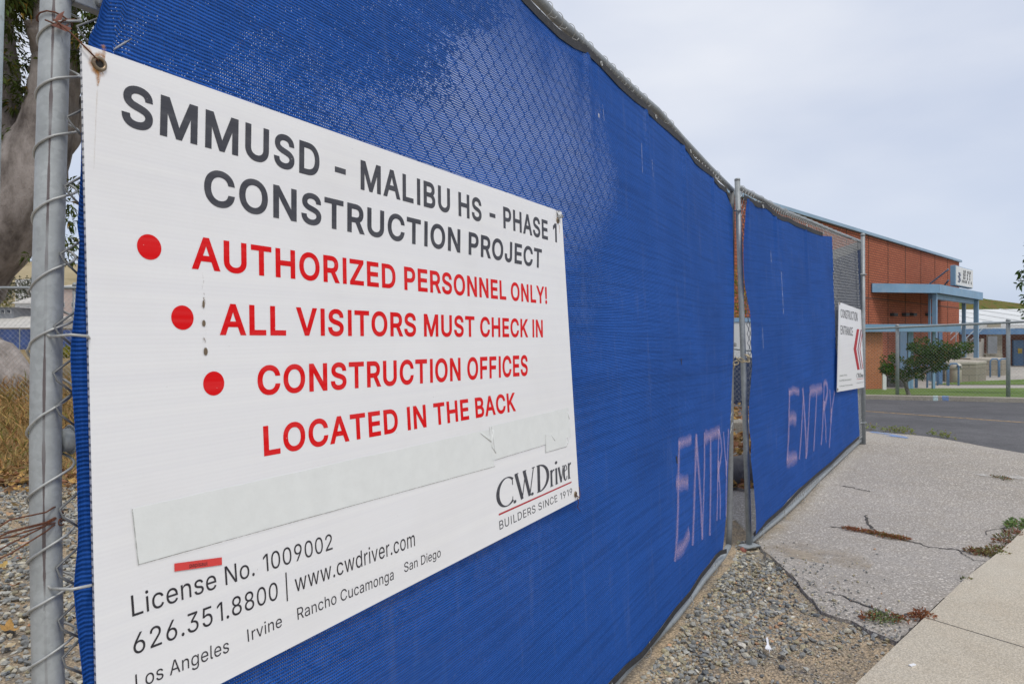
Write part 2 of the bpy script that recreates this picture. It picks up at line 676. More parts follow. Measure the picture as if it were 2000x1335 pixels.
M_SPRAY = masked("pink_spray_paint", (.68, .50, .68), .30, .70, 240, amt=.66)
M_STAIN = masked("brown_rust_stain", (.45, .20, .04), .30, .62, 140, amt=.75)
M_DRIP = masked("brown_dirt_specks", (.20, .15, .10), .55, .62, 150, (1, 1, .5), amt=.85)
M_SCUFF = masked("white_scratch", (.62, .68, .80), .3, .6, 60, amt=.7)
M_BLUEMARK = masked("blue_marking_paint", (.16, .30, .62), .30, .6, 9, amt=.75)
M_WHITEMARK = masked("white_marking_paint", (.72, .71, .68), .36, .62, 10, amt=.85)
M_CYANMARK = masked("pale_marking_paint", (.55, .72, .74), .3, .6, 9, amt=.8)
M_SANDY = masked("loose_sand", (.42, .35, .26), .36, .66, 6.5, edge=True, amt=.8)


def ground_mat():
    m, nt, b = mk("sandy_dirt")
    v = coords(nt)
    n1 = noise(nt, v, 1.6, 6, .6)
    n2 = noise(nt, v, 22, 5, .7)
    col = mixc(nt, ramp(nt, n1, [(.35, 0.0), (.65, 1.0)]), (.52, .385, .24), (.63, .48, .31))
    col = mixc(nt, ramp(nt, n2, [(.4, 0.0), (.75, .6)]), col, (.26, .215, .16))
    cell = voro(nt, v, 85, 'Color')
    dist = voro(nt, v, 85)
    st = ramp(nt, nd(nt, 'ShaderNodeSeparateColor', {0: cell}).outputs[0],
              [(0, (.12, .125, .13)), (.3, (.22, .215, .2)), (.55, (.34, .30, .22)), (.8, (.24, .25, .26)), (1, (.45, .41, .35))], 'CONSTANT')
    col = mixc(nt, ramp(nt, noise(nt, v, 5, 3), [(.42, .12), (.6, .6)]), col, st)
    col = mixc(nt, ramp(nt, dist, [(.35, 0.0), (.65, .55)]), col, (.10, .085, .065))
    nt.links.new(col, b.inputs['Base Color'])
    b.inputs['Roughness'].default_value = .95
    b.inputs['Specular IOR Level'].default_value = .15
    bump(nt, b, mth(nt, 'ADD', mth(nt, 'MULTIPLY', dist, -1.0), mth(nt, 'MULTIPLY', n2, .5)), .7, .012)
    return m


def asphalt_mat(name, lo, hi, agg, aggc, stain=(.2, .19, .18), scale=260):
    m, nt, b = mk(name)
    v = coords(nt)
    big = noise(nt, v, .55, 5, .6)
    mid = noise(nt, v, 5, 5, .65)
    col = mixc(nt, ramp(nt, big, [(.35, 0.0), (.65, 1.0)]), lo, hi)
    col = mixc(nt, ramp(nt, mid, [(.45, 0.0), (.8, .5)]), col, stain)
    wide = noise(nt, v, 1.7, 6, .7)
    col = mixc(nt, ramp(nt, wide, [(.54, 0.0), (.70, .32)]), col, [x * .62 for x in stain])
    fine = noise(nt, v, scale * .9, 2, .7)
    col = mixc(nt, ramp(nt, fine, [(.44, .55), (.58, .0)]), col, [x * .42 for x in lo])
    col = mixc(nt, mth(nt, 'MULTIPLY', ramp(nt, noise(nt, v, scale * .55, 2, .6), [(.55, 0.0), (.68, 1.0)]), agg), col, aggc)
    nt.links.new(col, b.inputs['Base Color'])
    b.inputs['Roughness'].default_value = .9
    b.inputs['Specular IOR Level'].default_value = .25
    bump(nt, b, fine, .35, .006)
    return m


M_DIRT = ground_mat()
M_ASPH = asphalt_mat("old_grey_asphalt", (.35, .32, .285), (.44, .405, .365), .95, (.68, .63, .56), (.40, .345, .27), 125)
M_ROAD = asphalt_mat("dark_asphalt", (.10, .10, .108), (.155, .153, .16), .22, (.22, .22, .22), (.05, .05, .055), 110)
M_WALK = asphalt_mat("pale_concrete", (.545, .485, .385), (.63, .57, .465), .45, (.76, .70, .60), (.57, .47, .345), 210)
M_PATIO = asphalt_mat("patio_concrete", (.46, .43, .39), (.56, .53, .48), .2, (.6, .57, .52), (.42, .39, .35), 60)
M_KERB = asphalt_mat("kerb_concrete", (.33, .30, .25), (.43, .40, .34), .2, (.5, .47, .42), (.22, .20, .17), 90)
M_YEL = masked("worn_yellow_line", (.52, .33, .13), .30, .55, 14, edge=False, amt=.75)
M_CRACK = plain("dark_crack", (.075, .068, .06), .95)
M_STONE = attr_mat("gravel_stone", .85, .22, 130, .5, .25)
M_LEAF = attr_mat("leaf", .6, .25, 30, 0, .18, .3)
M_DRYLEAF = attr_mat("dry_leaf", .8, .35, 60, .3, .2, .15)
M_BARK = None


def bark():
    m, nt, b = mk("grey_smooth_bark")
    v = coords(nt, 'Object', (1, 1, .45))
    n1 = noise(nt, v, 2.2, 6, .65)
    n2 = noise(nt, v, 24, 6, .75)
    col = ramp(nt, n1, [(.36, (.11, .092, .083)), (.48, (.25, .22, .20)), (.64, (.43, .385, .36))])
    col = mixc(nt, ramp(nt, n2, [(.58, 0.0), (.74, .7)]), col, (.075, .06, .055))
    nt.links.new(col, b.inputs['Base Color'])
    b.inputs['Roughness'].default_value = .9
    b.inputs['Specular IOR Level'].default_value = .2
    bump(nt, b, mth(nt, 'ADD', n1, mth(nt, 'MULTIPLY', n2, .5)), .8, .05)
    return m


M_BARK = bark()


def brick_mat(name, c1, c2, mortar, rotz, bw=.205, bh=.0675, joint=.010, off=.5):
    m, nt, b = mk(name)
    v = coords(nt, 'Object')
    mp_ = nd(nt, 'ShaderNodeVectorRotate', {'Vector': v, 'Angle': -rotz}, rotation_type='Z_AXIS')
    sx = nd(nt, 'ShaderNodeSeparateXYZ', {0: mp_.outputs[0]})
    cb = nd(nt, 'ShaderNodeCombineXYZ', {0: sx.outputs['X'], 1: sx.outputs['Z']})
    n1 = noise(nt, v, .35, 5, .6)
    br = nd(nt, 'ShaderNodeTexBrick', {'Vector': cb.outputs[0], 'Color1': c4(c1), 'Color2': c4(c2), 'Mortar': c4(mortar),
                                       'Scale': 1.0, 'Mortar Size': joint, 'Mortar Smooth': .2, 'Brick Width': bw, 'Row Height': bh},
            offset=off)
    col = mixc(nt, ramp(nt, n1, [(.35, .28), (.65, 0.0)]), br.outputs['Color'], [x * .55 for x in c1])
    nt.links.new(col, b.inputs['Base Color'])
    b.inputs['Roughness'].default_value = .88
    b.inputs['Specular IOR Level'].default_value = .2
    bump(nt, b, br.outputs['Fac'], -.6, .012)
    return m


M_SKYBLUE = plain("pale_blue_paint", (.195, .34, .50), .5, 0, .10, 1.2, (.32, .40, .48), .4)
M_DKBLUE = plain("mid_blue_paint", (.10, .21, .38), .5, 0, .15, 2, (.2, .25, .3), .3)
M_WHITE = plain("white_paint", (.72, .73, .73), .45, 0, .04, 4, (.5, .48, .44), .25)
M_OFFW = plain("off_white_metal", (.62, .63, .62), .5, 0, .08, .5, (.45, .44, .41), .3)
M_GREYW = plain("grey_metal_wall", (.20, .215, .235), .6, 0, .12, 1, (.12, .12, .12), .3)
M_DARK = plain("dark_metal", (.05, .05, .052), .7)  # even dark tone for small fittings
M_BEIGE = plain("beige_plastic", (.36, .325, .25), .6, 0, .08, 3)
M_STUCCO = plain("pale_stucco", (.50, .49, .46), .9, 0, .1, .7, (.35, .33, .3), .3)
M_ROOFB = plain("pale_blue_roof", (.36, .44, .50), .6, 0, .12, .8)
M_ROOFT = plain("pale_tan_roof", (.46, .44, .40), .7, 0, .12, .8)
M_YELSIGN = plain("yellow_sign", (.62, .44, .05), .5)
M_BLKTXT = plain("black_letters", (.03, .03, .035), .6)
M_GLASS = plain("dark_glass", (.03, .035, .045), .12)
M_PAINTPOST = plain("pale_green_paint", (.42, .48, .46), .5, .1, .12, 20, (.2, .2, .17), .5)
M_FORK = plain("white_plastic", (.82, .82, .82), .35)

# ================================================================== the setting
def sheet(name, pts, off, mat, skirt=0.0, maxlen=.6, kind='structure', parent=None):
    """a flat-lying sheet over an outline on the ground, following the ground's height"""
    bm = bmesh.new()
    vs = [bm.verts.new((p[0], p[1], 0)) for p in pts]
    f = bm.faces.new(vs)
    bmesh.ops.triangulate(bm, faces=[f])
    for _ in range(7):
        es = [e for e in bm.edges if e.calc_length() > max(maxlen, .08 * e.verts[0].co.length)]
        if not es or len(bm.verts) > 9000:
            break
        bmesh.ops.subdivide_edges(bm, edges=es, cuts=1)
        bmesh.ops.triangulate(bm, faces=[f for f in bm.faces if len(f.verts) > 3])
    P = np.array([v.co[:] for v in bm.verts])
    z = H(P[:, 0], P[:, 1]) + off
    for v, q in zip(bm.verts, z):
        v.co.z = q
    if skirt:
        be = [e for e in bm.edges if e.is_boundary]
        r = bmesh.ops.extrude_edge_only(bm, edges=be)
        for g in r['geom']:
            if isinstance(g, bmesh.types.BMVert):
                g.co.z -= skirt
    bmesh.ops.recalc_face_normals(bm, faces=bm.faces)
    for f in bm.faces:
        if abs(f.normal.z) > .5 and f.normal.z < 0:
            f.normal_flip()
    me = bpy.data.meshes.new(name)
    bm.to_mesh(me)
    bm.free()
    me.materials.append(mat)
    o = link(bpy.data.objects.new(name, me))
    if parent:
        o.parent = parent
    return tag(o, kind=kind)


def axis_list(a, b, fine0, fine1, step, grow=1.35):
    xs = list(np.arange(fine0, fine1 + 1e-6, step))
    s = step
    x = fine0
    while x > a:
        s *= grow
        x -= s
        xs.insert(0, x)
    s = step
    x = fine1
    while x < b:
        s *= grow
        x += s
        xs.append(x)
    return np.array(xs)


gx = axis_list(-900, 900, -12, 14, .25)
gy = axis_list(-150, 1500, -1, 20, .25)
GX, GY = np.meshgrid(gx, gy)
bumpy = np.array([[mnoise.noise((x * 1.7, y * 1.7, 0)) for x in gx] for y in gy]) * .012
bumpy *= (np.abs(GX) < 12) & (GY < 20)
GZ = H(GX, GY) - .009 + bumpy
gv = np.stack([GX.ravel(), GY.ravel(), GZ.ravel()], 1)
nx, ny = len(gx), len(gy)
ii, jj = np.meshgrid(np.arange(nx - 1), np.arange(ny - 1))
k0 = (jj * nx + ii).ravel()
gf = np.stack([k0, k0 + 1, k0 + nx + 1, k0 + nx], 1)
tag(npmesh("ground", gv, gf, M_DIRT, smooth=True), kind='structure')

# asphalt apron, broken along its near edge
edge_px = [(1478, 1063), (1491, 1077), (1508, 1090), (1526, 1108), (1540, 1121), (1551, 1130), (1560, 1143), (1566, 1153), (1578, 1167), (1591, 1178),
           (1598, 1190), (1605, 1198), (1618, 1203), (1632, 1208), (1648, 1212), (1664, 1216), (1681, 1226), (1699, 1235), (1728, 1247), (1757, 1259)]
edge = [gp(*p) for p in edge_px]
walk_px = [(1690, 1333), (1759.6, 1262), (1812.8, 1208.7), (1866, 1161), (1932, 1099.7), (1999, 1042)]
wa, wb = gp(1690, 1333), gp(1999, 1042)
wdir = (wb - wa).normalized()
wdir.z = 0
wn_ = Vector((wdir.y, -wdir.x, 0))
corner = edge[-1]
kk = (corner - wa).dot(wdir)
we0 = wa + wdir * kk
road_near = [gp(*p) for p in [(1690.7, 843.5), (1777, 850), (1828, 856), (1879, 865), (1930, 875), (2000, 887)]]
rd = (road_near[-1] - road_near[0])
rd.z = 0
rd.normalize()
road_l = road_near[0] - rd * 5.2
road_r = road_near[-1] + rd * 9
far_w = wa + wdir * (kk + 9.2)
apron = [(p.x, p.y) for p in edge[:-1]] + [(we0.x - wn_.x * .02, we0.y - wn_.y * .02), (far_w.x - wn_.x * .02, far_w.y - wn_.y * .02)]
apron += [(road_r.x, road_r.y)] + [(p.x, p.y) for p in road_near[::-1]] + [(road_l.x, road_l.y)]
gapn = [gp(p, q) for p, q in ((1400, 1010), (1436, 1016), (1456, 1036))]
apron += [(gapn[0].x - .5, gapn[0].y + .2)] + [(p.x, p.y) for p in gapn]
sheet("asphalt_apron", apron, .012, M_ASPH, .05, .5)

# concrete pavement: slabs with a joint between them
jt = gp(1818, 1222)
tj = (jt - wa).dot(wdir)
jd = gp(1999, 1278) - jt
jd.z = 0
jd.normalize()
W_ = 1.9


def slab(t0, t1):
    q = []
    for t, w in ((t0, 0), (t1, 0), (t1, W_), (t0, W_)):
        b0 = wa + wdir * t
        q.append((b0 + jd * w))
    return [(p.x, p.y) for p in q]


slabs = [(tj - 4.2, tj - 1.9 - .005), (tj - 1.9 + .005, tj - .005), (tj + .005, tj + 2.6), (tj + 2.612, tj + 5.2), (tj + 5.212, tj + 8)]
for a_, b_ in slabs:
    sheet("pavement", slab(a_, b_), .034, M_WALK, .08, .5)

# road across the back with its worn centre line
kerb_a, kerb_b = gp(1690.7, 780), gp(2000, 787)
kd = (kerb_b - kerb_a)
kd.z = 0
kd.normalize()
kn = Vector((-kd.y, kd.x, 0))
if kn.y < 0:
    kn = -kn
kl, kr = kerb_a - kd * 9, kerb_b + kd * 9
road = [(p.x, p.y) for p in [road_l] + road_near + [road_r]] + [(kr.x, kr.y), (kl.x, kl.y)]
sheet("road", road, .010, M_ROAD, .04, .9)
ya, yb = gp(1690.7, 804), gp(2000, 826.5)
yd = (yb - ya).normalized()
yn = Vector((-yd.y, yd.x, 0)) * .05
y0, y1 = ya - yd * 5, yb + yd * 5
sheet("road_line", [(p.x, p.y) for p in (y0 - yn, y1 - yn, y1 + yn, y0 + yn)], .0145, M_YEL, 0, .9)
# kerb, lawns and path beyond
m_ = MB()
for a_, b_, h in ((kl, kr, .1),):
    n = 24
    for i in range(n):
        p, q = a_.lerp(b_, i / n), a_.lerp(b_, (i + 1) / n)
        w = kn * .32
        def kz(v, off):
            return Vector((v.x, v.y, float(H(v.x, v.y)) + off))
        m_.quad(kz(p, -.05), kz(q, -.05), kz(q + kn * .02, h), kz(p + kn * .02, h))
        m_.quad(kz(p + kn * .02, h), kz(q + kn * .02, h), kz(q + w, h + .012), kz(p + w, h + .012))
        m_.quad(kz(p + w, h + .012), kz(q + w, h + .012), kz(q + w, -.1), kz(p + w, -.1))
tag(m_.build("kerb", M_KERB), kind='structure')


def grassy(name, lo, hi, dry):
    m, nt, b = mk(name)
    v = coords(nt)
    n1 = noise(nt, v, .8, 5, .6)
    n2 = noise(nt, v, 40, 3, .7)
    col = mixc(nt, ramp(nt, n1, [(.35, 0.0), (.65, 1.0)]), lo, hi)
    col = mixc(nt, ramp(nt, noise(nt, v, 3, 5, .7), [(.5, 0.0), (.75, .6)]), col, dry)
    col = mixc(nt, ramp(nt, n2, [(.4, .5), (.6, 0.0)]), col, [x * .4 for x in lo])
    nt.links.new(col, b.inputs['Base Color'])
    b.inputs['Roughness'].default_value = .9
    b.inputs['Specular IOR Level'].default_value = .15
    bump(nt, b, n2, .7, .03)
    return m


M_LAWN = grassy("lawn_green", (.12, .205, .045), (.185, .27, .075), (.28, .26, .12))
M_DRYG = grassy("dry_slope", (.24, .17, .075), (.33, .235, .11), (.18, .14, .05))
lawn = [kl + kn * .3, kr + kn * .3, gp(2000, 760) + Vector((9, 2, 0)), gp(2000, 759.5), gp(1850, 760), gp(1730, 761), gp(1690, 762), gp(1690, 762) - Vector((7, 0, 0))]
sheet("lawn", [(p.x, p.y) for p in lawn], .045, M_LAWN, 0, 1.2)
patio = [gp(1660, 761), gp(2000, 759.5), gp(2000, 759.5) + Vector((10, 2, 0)), Vector((48, 62, 0)), Vector((20, 62, 0)), Vector((8, 30, 0))]
sheet("patio", [(p.x, p.y) for p in patio], .03, M_PATIO, 0, 2.0)
lawn2 = [gp(1808, 752.5), gp(1850, 752.8), gp(2000, 753), gp(2000, 753) + Vector((8, 1, 0)), gp(2000, 744) + Vector((8, 2, 0)), gp(2000, 742.5), gp(1930, 745), gp(1870, 748)]
sheet("lawn", [(p.x, p.y) for p in lawn2], .05, M_LAWN, 0, 1.0)
# dry bank at the left, behind the fence
bank = [(-13, 6.0), (-4.6, 6.0), (-3.6, 6.3), (-2.2, 6.6), (-.6, 7.2), (.4, 8.6), (.6, 13), (-4, 34), (-40, 70), (-70, 70), (-30, 20)]
sheet("dry_bank", bank, .02, M_DRYG, 0, .8)


# hills
def hills(name, pts, depth, mat, rough, seed):
    """a ridge: points (x, y, z of the crest), sloping down towards the viewer"""
    n, m = 90, 14
    V = []
    for i in range(n):
        f = i / (n - 1) * (len(pts) - 1)
        k = min(int(f), len(pts) - 2)
        p = Vector(pts[k]).lerp(Vector(pts[k + 1]), f - k)
        for j in range(m):
            g = j / (m - 1)
            prof = (1 - g) ** 1.5
            nz = mnoise.fractal((p.x * .013 + seed, g * 2.0, p.y * .01), 1.0, 2.0, 5) * rough * (1 - .4 * g) * (1 if j else .6)
            V.append((p.x * (1 - g * depth), p.y * (1 - g * depth), -1.2 + (p.z + 1.2) * prof + nz * (1 - g)))
    F = [(i * m + j, (i + 1) * m + j, (i + 1) * m + j + 1, i * m + j + 1) for i in range(n - 1) for j in range(m - 1)]
    return tag(npmesh(name, V, F, mat, smooth=True), kind='structure')


def hill_mat(name, stops, sc):
    m, nt, b = mk(name)
    v = coords(nt)
    n1 = noise(nt, v, sc, 8, .68)
    nt.links.new(ramp(nt, n1, stops), b.inputs['Base Color'])
    b.inputs['Roughness'].default_value = 1.0
    b.inputs['Specular IOR Level'].default_value = .05
    bump(nt, b, n1, .5, .6)
    return m


M_HILLT = hill_mat("dry_grass_hill", [(.35, (.16, .14, .08)), (.48, (.30, .245, .15)), (.65, (.36, .30, .19))], .05)
M_HILLG = hill_mat("chaparral_hill", [(.33, (.035, .05, .02)), (.45, (.11, .13, .035)), (.52, (.15, .105, .045)), (.60, (.13, .14, .04)), (.70, (.05, .065, .025))], .5)
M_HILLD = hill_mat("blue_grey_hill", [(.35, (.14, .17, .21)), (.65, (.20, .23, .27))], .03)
hills("hills", [(-330, 300, 34), (-262, 330, 36), (-225, 330, 37), (-180, 340, 33), (-60, 360, 18)], .5, M_HILLT, 3.0, 2.0)
hills("far_hills", [(-560, 560, 60), (-430, 590, 66), (-330, 600, 64), (-200, 620, 40)], .3, M_HILLD, 5.0, 5.0)
hills("chaparral_ridge", [(40, 150, 3), (96, 148, 10.4), (103, 148, 9.0), (120, 150, 7.4), (140, 152, 7.0), (190, 150, 8.5), (260, 150, 10)], .22, M_HILLG, 1.0, 9.0)

# ================================================================== the campus beyond the road
def line_px(P0, d, px):
    """where the plan line P0 + t*d crosses the sight line of an image column"""
    k = (px - CX) / FPX
    t = (k * P0[1] - P0[0]) / (d[0] - k * d[1])
    return Vector((P0[0] + t * d[0], P0[1] + t * d[1], 0))


GND = -.70
WD = Vector((1.018, 1.0, 0)).normalized()          # along the big brick wall
WN = Vector((WD.y, -WD.x, 0))                      # out of it, towards the road
WC = Vector((26.2, 40.0, 0))                       # its far corner
WROT = math.atan2(WD.y, WD.x)
M_BRICK = brick_mat("orange_red_brick", (.43, .125, .066), (.53, .17, .088), (.18, .07, .048), WROT, bw=.22, bh=.105, joint=.022)
M_BRICK2 = brick_mat("orange_brick", (.52, .19, .085), (.60, .24, .11), (.30, .15, .09), 0.0, bw=.22, bh=.075, joint=.012)
M_BRICKD = brick_mat("dark_red_brick", (.20, .075, .05), (.26, .09, .055), (.12, .07, .06), 0.0, bw=.22, bh=.075, joint=.012)
M_BLOCK = brick_mat("split_face_block", (.30, .27, .215), (.36, .325, .26), (.22, .20, .165), 0.35, bw=.6, bh=.3, joint=.02)
M_BLOCKL = brick_mat("pale_block_cap", (.48, .44, .37), (.52, .48, .41), (.40, .37, .31), 0.35, bw=.7, bh=.4, joint=.012)

gym = thing("brick_hall", "long windowless orange brick hall with a pale blue roof edge, behind the fences", "building", (WC.x, WC.y, GND))
TOP = 5.62
m = MB()
s0 = WC - WD * 28.4
back = -WN * 2.6
m.prism([(s0.x, s0.y), (WC.x, WC.y), ((WC + back).x, (WC + back).y), ((s0 + back).x, (s0 + back).y)], GND - .3, TOP)
m.build("wall", M_BRICK, gym)
m = MB()
e0, e1 = s0 + WN * .12 - WD * .2, WC + WN * .12 + WD * .14
m.prism([(e0.x, e0.y), (e1.x, e1.y), ((e1 + back).x, (e1 + back).y), ((e0 + back).x, (e0 + back).y)], TOP, TOP + .12)
m.build("roof", plain("grey_blue_trim", (.26, .38, .50), .5, 0, .1, 1), gym)
m = MB()
for k in range(1, 12):                               # control joints in the brickwork
    p = WC - WD * (2.55 * k) + WN * .004
    m.box((p.x, p.y, (TOP + GND) / 2), (.05, .02, TOP - GND - .01), WROT)
pj = WC - WD * 13.4 + WN * .006
m.box((pj.x, pj.y, 2.95), (26.5, .016, .05), WROT)
m.build("control_joint", plain("joint_sealant", (.14, .065, .045), .9), gym)
for px in (1742, 1765, 1780, 1810):
    m = MB()
    q = line_px(WC, WD, px)
    q = q + WN * .09
    z = at(px, 614, q.y).z
    m.box((q.x, q.y, z), (.55, .18, .14), WROT)
    m.build("wall_light", M_DARK, gym)
q = line_px(WC, WD, 1766)
m = MB()
q = q + WN * .05
m.box((q.x, q.y, GND + 1.1), (1.9, .1, 2.2), WROT)
dr = m.build("door", M_SKYBLUE, gym)
m = MB()
q2 = q + WN * .09 + WD * .2
m.box((q2.x, q2.y, GND + 1.05), (.05, .08, .3), WROT)
m.build("handle", M_DARK, dr)

# projecting canopy carried on blue posts, with the letter board above its front
can = thing("entrance_canopy", "pale blue flat entrance canopy on tall blue posts, projecting from the brick hall", "canopy", (18.74, 30, GND))
cz1 = at(1833, 555, 30).z
cz0 = at(1833, 572, 30).z
A = line_px(WC, WD, 1701) + WN * .03
C_ = Vector((18.74, 30, 0))
D_ = C_ + WD * 8.3
E_ = D_ - WN * ((D_ - WC).dot(WN) - .03)
m = MB()
th = .05
quad = [A, C_, D_, E_]
m.prism([(p.x, p.y) for p in quad], cz1 - .12, cz1 - .02)
m.build("canopy_roof", plain("canopy_soffit", (.09, .10, .115), .7, 0, .1, 2), can)
m = MB()
for p, q in ((A, C_), (C_, D_), (D_, E_)):
    mid = (p + q) / 2
    dv = q - p
    m.box((mid.x, mid.y, (cz0 + cz1) / 2), (dv.length + .0, .08, cz1 - cz0), math.atan2(dv.y, dv.x))
m.build("fascia", M_SKYBLUE, can)
m = MB()
for p, q in ((C_ - WN * .35 + WD * .3, D_ - WN * .35 - WD * .3),):
    mid = (p + q) / 2
    m.box((mid.x, mid.y, cz0 - .1), ((q - p).length, .2, .24), WROT)
m.build("beam", M_SKYBLUE, can)
for p, w in ((C_ + WD * .16 - WN * .18, .17), (C_ + WD * .62 - WN * .5, .09), (D_ - WD * .3 - WN * .2, .20), (D_ - WD * .3 - WN * .75, .16)):
    m = MB()
    m.box((p.x, p.y, (GND + cz0) / 2), (w, w, cz0 - GND), WROT)
    m.box((p.x, p.y, GND + .04), (w * 1.8, w * 1.8, .05), WROT)
    m.build("post", M_SKYBLUE, can)

mq0, mq1 = line_px(C_ - WN * .1, WD, 1866.5), line_px(C_ - WN * .1, WD, 1900)
board = thing("letter_board", "white changeable letter board in a pale blue case standing on the entrance canopy", "sign", (mq0.x, mq0.y, cz1))
bz0, bz1 = cz1 + .13, cz1 + 1.10
mid = (mq0 + mq1) / 2
bl = (mq1 - mq0).length
cc = mid - WN * .12
m = MB()
m.box((cc.x, cc.y, (bz0 + bz1) / 2), (bl, .22, bz1 - bz0), WROT)
m.build("case", M_SKYBLUE, board, bevel=.02)
m = MB()
fc = mid + WN * 0.0
m.box((fc.x, fc.y, (bz0 + bz1) / 2), (bl - .10, .03, bz1 - bz0 - .08), WROT)
m.build("face_panel", M_WHITE, board)


def board_pt(a, b, d=.02):
    p = mq0.lerp(mq1, a) + WN * d
    return Vector((p.x, p.y, bz0 + (bz1 - bz0) * b))


m = MB()
random.seed(3)
rows = [(.42, .78, (2, 3)), (.40, .62, (2, 1, 1)), (.40, .45, (2, 1, 1)), (.33, .27, (4, 1, 1))]
for x0, zc, grp in rows:
    x = x0
    for g in grp:
        for _ in range(g):
            m = MB()
            w = .065
            for q in range(3):       # each letter is a few short bars
                zz = zc - .05 + .05 * q
                m.quad(board_pt(x, zz - .018), board_pt(x + w * random.choice((.8, .55)), zz - .018), board_pt(x + w * .8, zz + .018), board_pt(x, zz + .018))
            m.quad(board_pt(x, zc - .065, .022), board_pt(x + .018, zc - .065, .022), board_pt(x + .018, zc + .065, .022), board_pt(x, zc + .065, .022))
            m.build("letter", M_BLKTXT, board)
            x += w + .012
        x += .07
m = MB()                                              # an upright dark emblem at its left side
for k in range(6):
    a0 = .12 + .03 * math.sin(k * 2.2)
    m.quad(board_pt(a0, .68 - k * .085), board_pt(a0 + .13, .66 - k * .085), board_pt(a0 + .12, .60 - k * .085), board_pt(a0 + .02, .60 - k * .085))
m.build("emblem", plain("navy_emblem", (.04, .06, .14), .5), board)
for z_, off in ((.82, .0), (.28, .22)):
    m = MB()
    a = cc - WN * .2 - WD * (bl / 2 - .1)
    a = Vector((a.x, a.y, bz0 + (bz1 - bz0) * z_))
    b = line_px(WC, WD, 1797 + off * 150) + WN * .06
    b.z = cz1 + .03
    e = a.lerp(b, .98)
    m.tube([a, e], .04, 8)
    m.build("brace", M_SKYBLUE, board)

# covered walk: low blue-edged roof, brick end wall
walk = thing("covered_walkway", "low walkway roof with a pale blue fascia and orange brick end wall beside the lawn", "building", (12.8, 25.3, GND))
wz1, wz0 = at(1700, 632.5, 25).z, at(1700, 647.5, 25).z
xl, xr = -2.0, at(1845, 0, 25.4).x
m = MB()
m.box(((xl + xr) / 2, 26.9, wz1 - .1), (xr - xl - .1, 3.0, .12))
m.build("walkway_roof", M_GREYW, walk)
m = MB()
m.box(((xl + xr) / 2, 25.35, (wz0 + wz1) / 2), (xr - xl, .1, wz1 - wz0))
m.box((xr + .0, 26.9, (wz0 + wz1) / 2), (.1, 3.2, wz1 - wz0 - .006))
m.build("fascia", M_SKYBLUE, walk)
m = MB()
bx1 = at(1722.5, 0, 25.6).x
m.box((bx1 - 4, 25.95, (GND + wz0) / 2 - .1), (8, .8, wz0 - GND + .2))
m.build("end_wall", M_BRICK2, walk)
for px in (1775, 1780.5, 1823, 1836):
    m = MB()
    y = 25.7 if px != 1836 else 28.2
    p = at(px, 0, y)
    m.box((p.x, y, (GND + wz0) / 2), (.09 if px < 1830 else .15, .09, wz0 - GND))
    m.build("post", M_SKYBLUE if px < 1830 else M_DKBLUE, walk)
m = MB()
p0, p1 = at(1846, 0, 29), at(1874, 0, 29)
m.box(((p0.x + p1.x) / 2, 29, at(0, 641, 29).z), (p1.x - p0.x, .2, .3))
m.build("link_beam", M_SKYBLUE, walk)

mk_ = MB()
p = at(1727, 0, 24.6)
mk_.box((p.x, 24.6, GND + .3), (.14, .05, .66), .1)
mk_.box((p.x, 24.6, GND + .66), (.15, .06, .05), .1)
tag(mk_.build("marker_post", M_WHITE, origin=(p.x, 24.6, GND)), "short white marker post standing beside the orange brick end wall", "post")

p0, p1 = at(1729, 0, 27), at(1768, 0, 27)
m = MB()
m.box(((p0.x + p1.x) / 2, 27, GND + .22), (p1.x - p0.x, .3, .45))
tag(m.build("low_wall", plain("grey_low_wall", (.17, .165, .16), .9, 0, .15, 4), origin=(p0.x, 27, GND), bevel=.02), "low grey wall in the shade of the walkway, behind the white marker post", "wall")

# block planters and bin
def block_planter(px0, px1, pxm, y0, top, label, pz=0):
    a, b, c = at(px0, 0, y0), at(pxm, 0, y0 - .15), at(px1, 0, y0 + .9)
    t = thing("block_planter", label, "planter", (b.x, y0, GND), "block planter walls by the hall steps")
    outl = [(a.x, a.y), (b.x, b.y), (c.x, c.y), (c.x + .4, c.y + 2.2), (a.x + .7, a.y + 2.4)]
    m = MB()
    m.prism(outl, GND - .2, top - .12)
    m.build("wall", M_BLOCK, t)
    m = MB()
    cx_, cy_ = sum(p[0] for p in outl) / 5, sum(p[1] for p in outl) / 5
    m.prism([(cx_ + (p[0] - cx_) * 1.02, cy_ + (p[1] - cy_) * 1.02) for p in outl], top - .12, top)
    m.build("cap", M_BLOCKL, t, bevel=.02)
    return t


block_planter(1846, 1926, 1906, 30.0, at(0, 706, 30).z, "nearer tan block planter wall standing right behind the beige litter bin")
block_planter(1896, 1969, 1957, 34.5, at(0, 700, 34.5).z, "farther tan block planter wall, right of and behind the one with the bin")
bp = at(1866, 0, 29.4)
t = thing("litter_bin", "beige litter bin with a domed paler lid in front of the block planter", "bin", (bp.x, 29.4, GND))
m = MB()
m.lathe((bp.x, 29.4, GND), [(.21, 0), (.225, .03), (.225, .60), (.21, .62)], 20)
m.build("bin_body", M_BEIGE, t, smooth=True)
m = MB()
m.lathe((bp.x, 29.4, GND), [(.245, .60), (.245, .70), (.22, .78), (.15, .84), (.05, .865)], 20)
m.build("lid", plain("pale_bin_lid", (.50, .47, .40), .6), t, smooth=True)
m = MB()
m.box((bp.x, 29.4 - .237, GND + .70), (.2, .02, .09))
m.build("flap", M_DARK, t)

